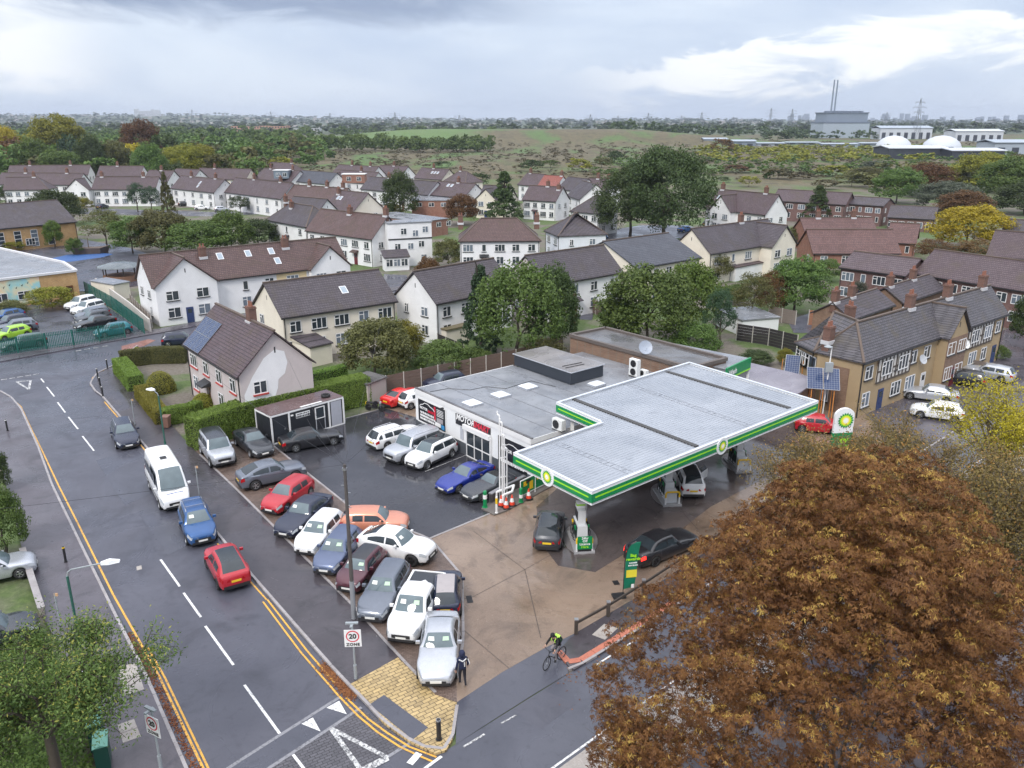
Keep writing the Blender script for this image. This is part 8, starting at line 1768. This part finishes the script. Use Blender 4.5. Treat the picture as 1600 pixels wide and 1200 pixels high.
m.build('frame', BLACK, bk); m = MB(); m.tube(hl_, (.47, 0, .62), .022); m.path([(.46, -.06, .64), (wb, -.06, .34)], .015); m.path([(.46, .06, .64), (wb, .06, .34)], .015); m.tube((.46, -.07, .64), (.46, .07, .64), .016); m.build('fork', BLACK, bk)
m = MB(); m.tube(hd_, (.40, 0, .98), .018); m.path([(.36, -.30, 1.00), (.42, -.1, .99), (.42, .1, .99), (.36, .30, 1.00)], .014); m.build('handlebar', BLACK, bk)
m = MB(); m.tube(st_, (-.25, 0, .92), .014); m.add([(-.38, -.07, .93), (-.38, .07, .93), (-.12, .02, .94), (-.12, -.02, .94), (-.38, -.07, .96), (-.38, .07, .96), (-.12, .02, .96), (-.12, -.02, .96)], [(3, 2, 1, 0), (4, 5, 6, 7), (0, 1, 5, 4), (1, 2, 6, 5), (2, 3, 7, 6), (3, 0, 4, 7)]); m.build('saddle', RUBBER, bk)
m = MB(); m.tube((-.08, .05, .32), (.07, .07, .24), .012); m.tube((-.08, -.05, .32), (-.23, -.07, .40), .012); m.tube((-.08, -.06, .32), (-.08, .06, .32), .02); m.box(.03, .12, .07, .16, .225, .255); m.box(-.28, -.19, -.16, -.07, .385, .415); m.build('crank', BLACK, bk); MB().lathe([(.09, -.004), (.09, .004)], 16).build('chainring', STEEL, bk, loc=(-.08, -.045, .32)).rotation_euler = (math.pi / 2, 0, 0)
cy = thing('person', 'cyclist in black with hi-vis rucksack straps riding across the crossover', 'person', (mid.x, mid.y, .085), hd)
J = dict(pelvis=((-.27, 0, 1.02), (.14, .12)), waist=((-.18, 0, 1.18), (.15, .125)), chest=((-.02, 0, 1.38), (.18, .135)), neck=((.09, 0, 1.52), .07), head=((.15, 0, 1.60), .10), crown=((.17, 0, 1.71), .085), shL=((.0, .19, 1.43), .07), elL=((.17, .28, 1.20), .055), wrL=((.33, .29, 1.06), .042), palmL=((.37, .285, 1.03), .038), shR=((.0, -.19, 1.43), .07), elR=((.17, -.28, 1.20), .055), wrR=((.33, -.29, 1.06), .042), palmR=((.37, -.285, 1.03), .038), hipL=((-.24, .09, .98), .10), knL=((.10, .13, .74), .070), anL=((.0, .12, .36), .046), toL=((.12, .12, .29), .042), hipR=((-.24, -.09, .98), .10), knR=((.08, -.13, .86), .070), anR=((-.24, -.12, .50), .046), toR=((-.13, -.12, .44), .042))
figure('body', cy, J, B_, [BLKC, GTROU, SHOE, SKIN], lambda q: 2 if ((q.z < .36 and q.y > 0) or (q.z < .50 and q.y < 0)) else (3 if (q.x > .31 and q.z > .98) or (1.50 < q.z < 1.655 and q.x > .05) else (1 if q.z < 1.0 and q.x < .3 else 0)))
hand(cy, (.34, .29, 1.045), (1, 0, -.35), SKIN, .8); hand(cy, (.34, -.29, 1.045), (1, 0, -.35), SKIN, .8, -1)
m = MB(); m.lathe([(.108, 1.63), (.112, 1.68), (.095, 1.76), (.04, 1.81)], 14, (.155, 0, 0)); m.build('beanie', BLKC, cy, True)
m = MB(); v = [(-.30, -.15, 1.12), (-.30, .15, 1.12), (-.12, .16, 1.46), (-.12, -.16, 1.46), (-.44, -.13, 1.22), (-.44, .13, 1.22), (-.26, .14, 1.52), (-.26, -.14, 1.52)]; m.add(v, [(3, 2, 1, 0), (4, 5, 6, 7), (0, 1, 5, 4), (1, 2, 6, 5), (2, 3, 7, 6), (3, 0, 4, 7)]); rk = m.build('rucksack', plain('rucksack_green', (.012, .05, .02), .8), cy)
MB().add([(-.42, -.135, 1.24), (-.42, .135, 1.24), (-.33, .138, 1.38), (-.33, -.138, 1.38)], [(0, 1, 2, 3)]).build('reflective_panel', HIVIS, rk).location = (-.015, 0, .01); MB().add([(-.26, -.14, 1.525), (-.26, .14, 1.525), (-.14, .15, 1.47), (-.14, -.15, 1.47)], [(0, 1, 2, 3)]).build('reflective_panel', HIVIS, rk)
for s in (1, -1): MB().path([(-.12, s * .10, 1.50), (.05, s * .11, 1.50), (.13, s * .10, 1.40), (.08, s * .10, 1.28)], .022, 5).build('hi_vis_strap', HIVIS, cy)

# ------------------------------------------------------------------ far plant, sheds, pylons
def at(x, y, dist, z=None):            # photo column at a given distance on the ground
    return Vector(((x - 800) / F * (dist * _c + (CAMH) * _s), dist, 0))
PLG = plain('plant_grey', (.20, .24, .30), .5, var=.06, scale=.05); PLL = plain('plant_light_grey', (.34, .39, .45), .5, var=.06, scale=.05); PLD = plain('plant_dark_grey', (.14, .17, .22), .5, var=.06, scale=.05); WSH = plain('white_sheet', (.52, .55, .60), .5, var=.08, scale=.05); DSH = plain('dark_sheet', (.04, .045, .06), .5)
def zat(y, dist): return CAMH + dist * (HOR - y) / (F / _c) 
g = at(1310, 0, 1250); o = thing('energy_plant', 'large grey energy recovery plant with two tall stacks at right horizon', 'industrial plant', g, math.radians(6)); MB().box(-34, 36, -18, 22, 0, 22).build('lower_hall', PLL, o); MB().box(-29, 34, -14, 20, 22, 34).build('upper_hall', PLG, o); m = MB()
MB().box(-30, 35, -15, 21, 34, 35.5).build('roof_edge', PLD, o); MB().box(-34.5, 36.5, -18.5, 22, 20.5, 22.5).build('band', PLD, o)
for k in range(7): MB().box(-24 + k * 8.5, -20 + k * 8.5, -5, 5, 35.5, 37.5).build('roof_vent', PLD, o)
for x in (-16, -11): MB().tube((x, 0, 34), (x, 0, 80), 1.2, 12, 1.0).build('stack', PLG, o)
def shed_far(label, x0, x1, yb, yt, d, wall, roofm, dep=30, name='warehouse', open_=False):
    a, b = at(x0, 0, d), at(x1, 0, d); h = max(3, zat(yt, d)); o = thing(name, label, 'warehouse', a); W = b.x - a.x; MB().box(0, W, 0, dep, -1, h * .82).build('wall', wall, o); m = MB(); slab_roof(m, [(-1, -1, h * .84), (W + 1, -1, h * .84), (W + 1, dep / 2, h), (-1, dep / 2, h)], .5); slab_roof(m, [(W + 1, dep + 1, h * .84), (-1, dep + 1, h * .84), (-1, dep / 2, h), (W + 1, dep / 2, h)], .5); m.build('roof', roofm, o)
    n = max(2, int(W / 9))
    for k in range(n): MB().box(W * (k + .25) / n, W * (k + .75) / n, -.1, -.02, 0, h * .5).build('bay_door', DSH, o)
    return o
shed_far('long white warehouse right of the energy plant', 1374, 1455, 213, 196, 1150, WSH, PLL); shed_far('white warehouse with dark bays farther right on the horizon', 1492, 1566, 216, 201, 1050, WSH, WSH); shed_far('grey profiled shed wall at right edge beyond the scrub', 1552, 1640, 246, 217, 620, PLL, PLL, 25); shed_far('dark open barn with white roof, left of the two by the domes', 1388, 1478, 247, 226, 560, DSH, WSH, 25); shed_far('dark open barn with white roof, right of the two by the domes', 1486, 1568, 250, 230, 545, DSH, WSH, 25)
for k, (x0, x1, y) in enumerate(((1146, 1180, 221), (1184, 1226, 225), (1230, 1280, 224), (1285, 1340, 226), (1345, 1384, 225), (1100, 1136, 218))): shed_far('low pale works building among plant at right, %s of six from left' % ('second third fourth fifth sixth first'.split()[k]), x0, x1, y, y - 4, 800 + 40 * (k % 3), PLL if k % 2 else PLG, PLL, 16)
for x, l, r in ((1395, 'white storage dome, left of the two beyond the heath', 15), (1470, 'white storage dome, right of the two beyond the heath', 16)):
    o = thing('storage_dome', l, 'dome', at(x, 0, 720)); MB().lathe([(r, 0), (r * .97, 3), (r * .86, 6.5), (r * .64, 9.6), (r * .35, 11.6), (r * .05, 12.3)], 28).build('shell', WSH, o, True); MB().box(-2, 2, -r - .3, -r + 3, 0, 3.5).build('portal', PLD, o)
PYS = plain('pylon_steel', (.20, .22, .25), .6, .3)
def pylon_mesh(H_, t=.35):
    m = MB(); w0, w1 = H_ * .085, H_ * .018; L = []
    prof = [(0, w0), (.30, w0 * .66), (.55, w0 * .42), (.75, w1 * 1.4), (1, w1 * .3)]
    for (z0, a), (z1, b) in zip(prof[:-1], prof[1:]):
        c0 = [Vector((sx * a, sy * a, z0 * H_)) for sx, sy in ((-1, -1), (1, -1), (1, 1), (-1, 1))]; c1 = [Vector((sx * b, sy * b, z1 * H_)) for sx, sy in ((-1, -1), (1, -1), (1, 1), (-1, 1))]
        for i in range(4): m.bar(c0[i], c1[i], t, t); m.bar(c0[i], c1[(i + 1) % 4], t * .6, t * .6); m.bar(c1[i], c1[(i + 1) % 4], t * .6, t * .6)
    m2 = MB()
    for z, s in ((.66, .16), (.78, .21), (.90, .15)):
        for sg in (-1, 1): m2.bar((0, 0, z * H_), (sg * s * H_, 0, (z + .01) * H_), t, t); m2.bar((0, 0, (z + .045) * H_), (sg * s * H_, 0, (z + .01) * H_), t * .6, t * .6); m2.bar((sg * s * H_, 0, (z + .01) * H_), (sg * s * H_, 0, (z - .03) * H_), t * .7, t * .7)
    return m.mesh('tower', PYS), m2.mesh('cross_arms', PYS)
PYM = pylon_mesh(50)
PY = [(1430, 156, 1150), (1202, 170, 1900), (1235, 171, 1850), (1095, 176, 2300), (1012, 177, 2600), (965, 181, 3000), (922, 179, 2800), (1064, 181, 3200), (718, 180, 3000), (618, 176, 2800), (517, 177, 2700), (425, 175, 2600), (303, 172, 2700), (1383, 176, 3000), (1145, 183, 3600)]
od = 'first second third fourth fifth sixth seventh eighth ninth tenth eleventh twelfth thirteenth fourteenth fifteenth'.split()
for k, (x, yt, d) in enumerate(sorted(PY)):
    g = at(x, 0, d); gz = ground_h(g.x, g.y); h = max(18, zat(yt, d) - gz); o = thing('pylon', ('large steel lattice pylon standing near the long white warehouse at right' if x == 1430 else 'steel pylon on the horizon, %s from left' % od[k]), 'pylon', (g.x, g.y, gz), .3, 'pylons on the horizon'); s = h / 50; w = max(s, d / 1400); inst('tower', PYM[0], o, scale=(w, w, s)); inst('cross_arms', PYM[1], o, scale=(w, w, s))
def flats(label, x0, x1, d, yt, wall, base=None):
    a, b = at(x0, 0, d), at(x1, 0, d); gz = ground_h((a.x + b.x) / 2, d); o = thing('apartment_block', label, 'building', (a.x, a.y, gz)); W = b.x - a.x; h = zat(yt, d) - gz; rng = random.Random(int(x0)); x = 0
    while x < W - 4:
        w = min(W - x, rng.uniform(.12, .3) * W); hh = h * rng.uniform(.7, 1.0); MB().box(x, x + w - .5, 0, 16, -2, hh).build('wall', wall, o); n = max(2, int(w / 5)); fl = max(1, int(hh / 4))
        for i in range(n):
            for j in range(fl): MB().box(x + w * (i + .25) / n, x + w * (i + .7) / n, -.3, -.05, 1 + j * hh / fl, 1 + (j + .55) * hh / fl).build('window', GLASS, o)
        x += w
flats('orange brick flats in front of the horizon at left', 362, 452, 1650, 195, plain('orange_brick_far', (.42, .24, .17), .8, var=.1, scale=.1)); flats('pale flats right of the orange brick ones', 455, 500, 1700, 200, plain('pale_far', (.5, .5, .52), .8)); flats('white hospital block on the wooded ridge at far left', 212, 252, 5600, 171, plain('white_far', (.62, .64, .68), .8))
# scattered far houses on the ridge: one mass of roofs
m = MB(); rg = random.Random(9)
for k in range(520):
    Y = rg.uniform(2600, 6600); X = rg.uniform(-.66, .70) * Y; z = ground_h(X, Y); w, h = rg.uniform(8, 26), rg.uniform(5, 9); m.box(X, X + w, Y, Y + 10, z - 2, z + h)
tag(m.build('distant_town', plain('far_town', (.42, .38, .36), .8, var=.35, scale=.004)), 'scattered pale houses of the far town on the ridge', 'town', kind='stuff')
m = MB()
for k in range(46):
    Y = rg.uniform(7000, 7700); X = rg.uniform(.30, .66) * Y; z = ground_h(X, Y); w = rg.uniform(18, 40); h = rg.uniform(30, 75) * (1.3 if rg.random() < .2 else 1); m.box(X, X + w, Y, Y + w, z - 5, z + h * .8)
tag(m.build('distant_skyline', plain('skyline_grey', (.20, .23, .28), .7)), 'faint city towers on the right horizon', 'skyline', kind='stuff')

# ------------------------------------------------------------------ air
hz = NT('haze_air'); hz.N.remove(hz.b); pv = hz.N.new('ShaderNodeVolumePrincipled'); pv.inputs['Color'].default_value = (.72, .80, .95, 1); pv.inputs['Density'].default_value = 0.00009; pv.inputs['Anisotropy'].default_value = 0.2
hz.L.new(pv.outputs[0], hz.N['Material Output'].inputs['Volume'])
hb_ = MB().box(-13500, 13500, -100, 8300, -4, 140).build('haze', hz.mat); tag(hb_, 'pale blue haze in the air over the whole scene', 'haze', kind='stuff')
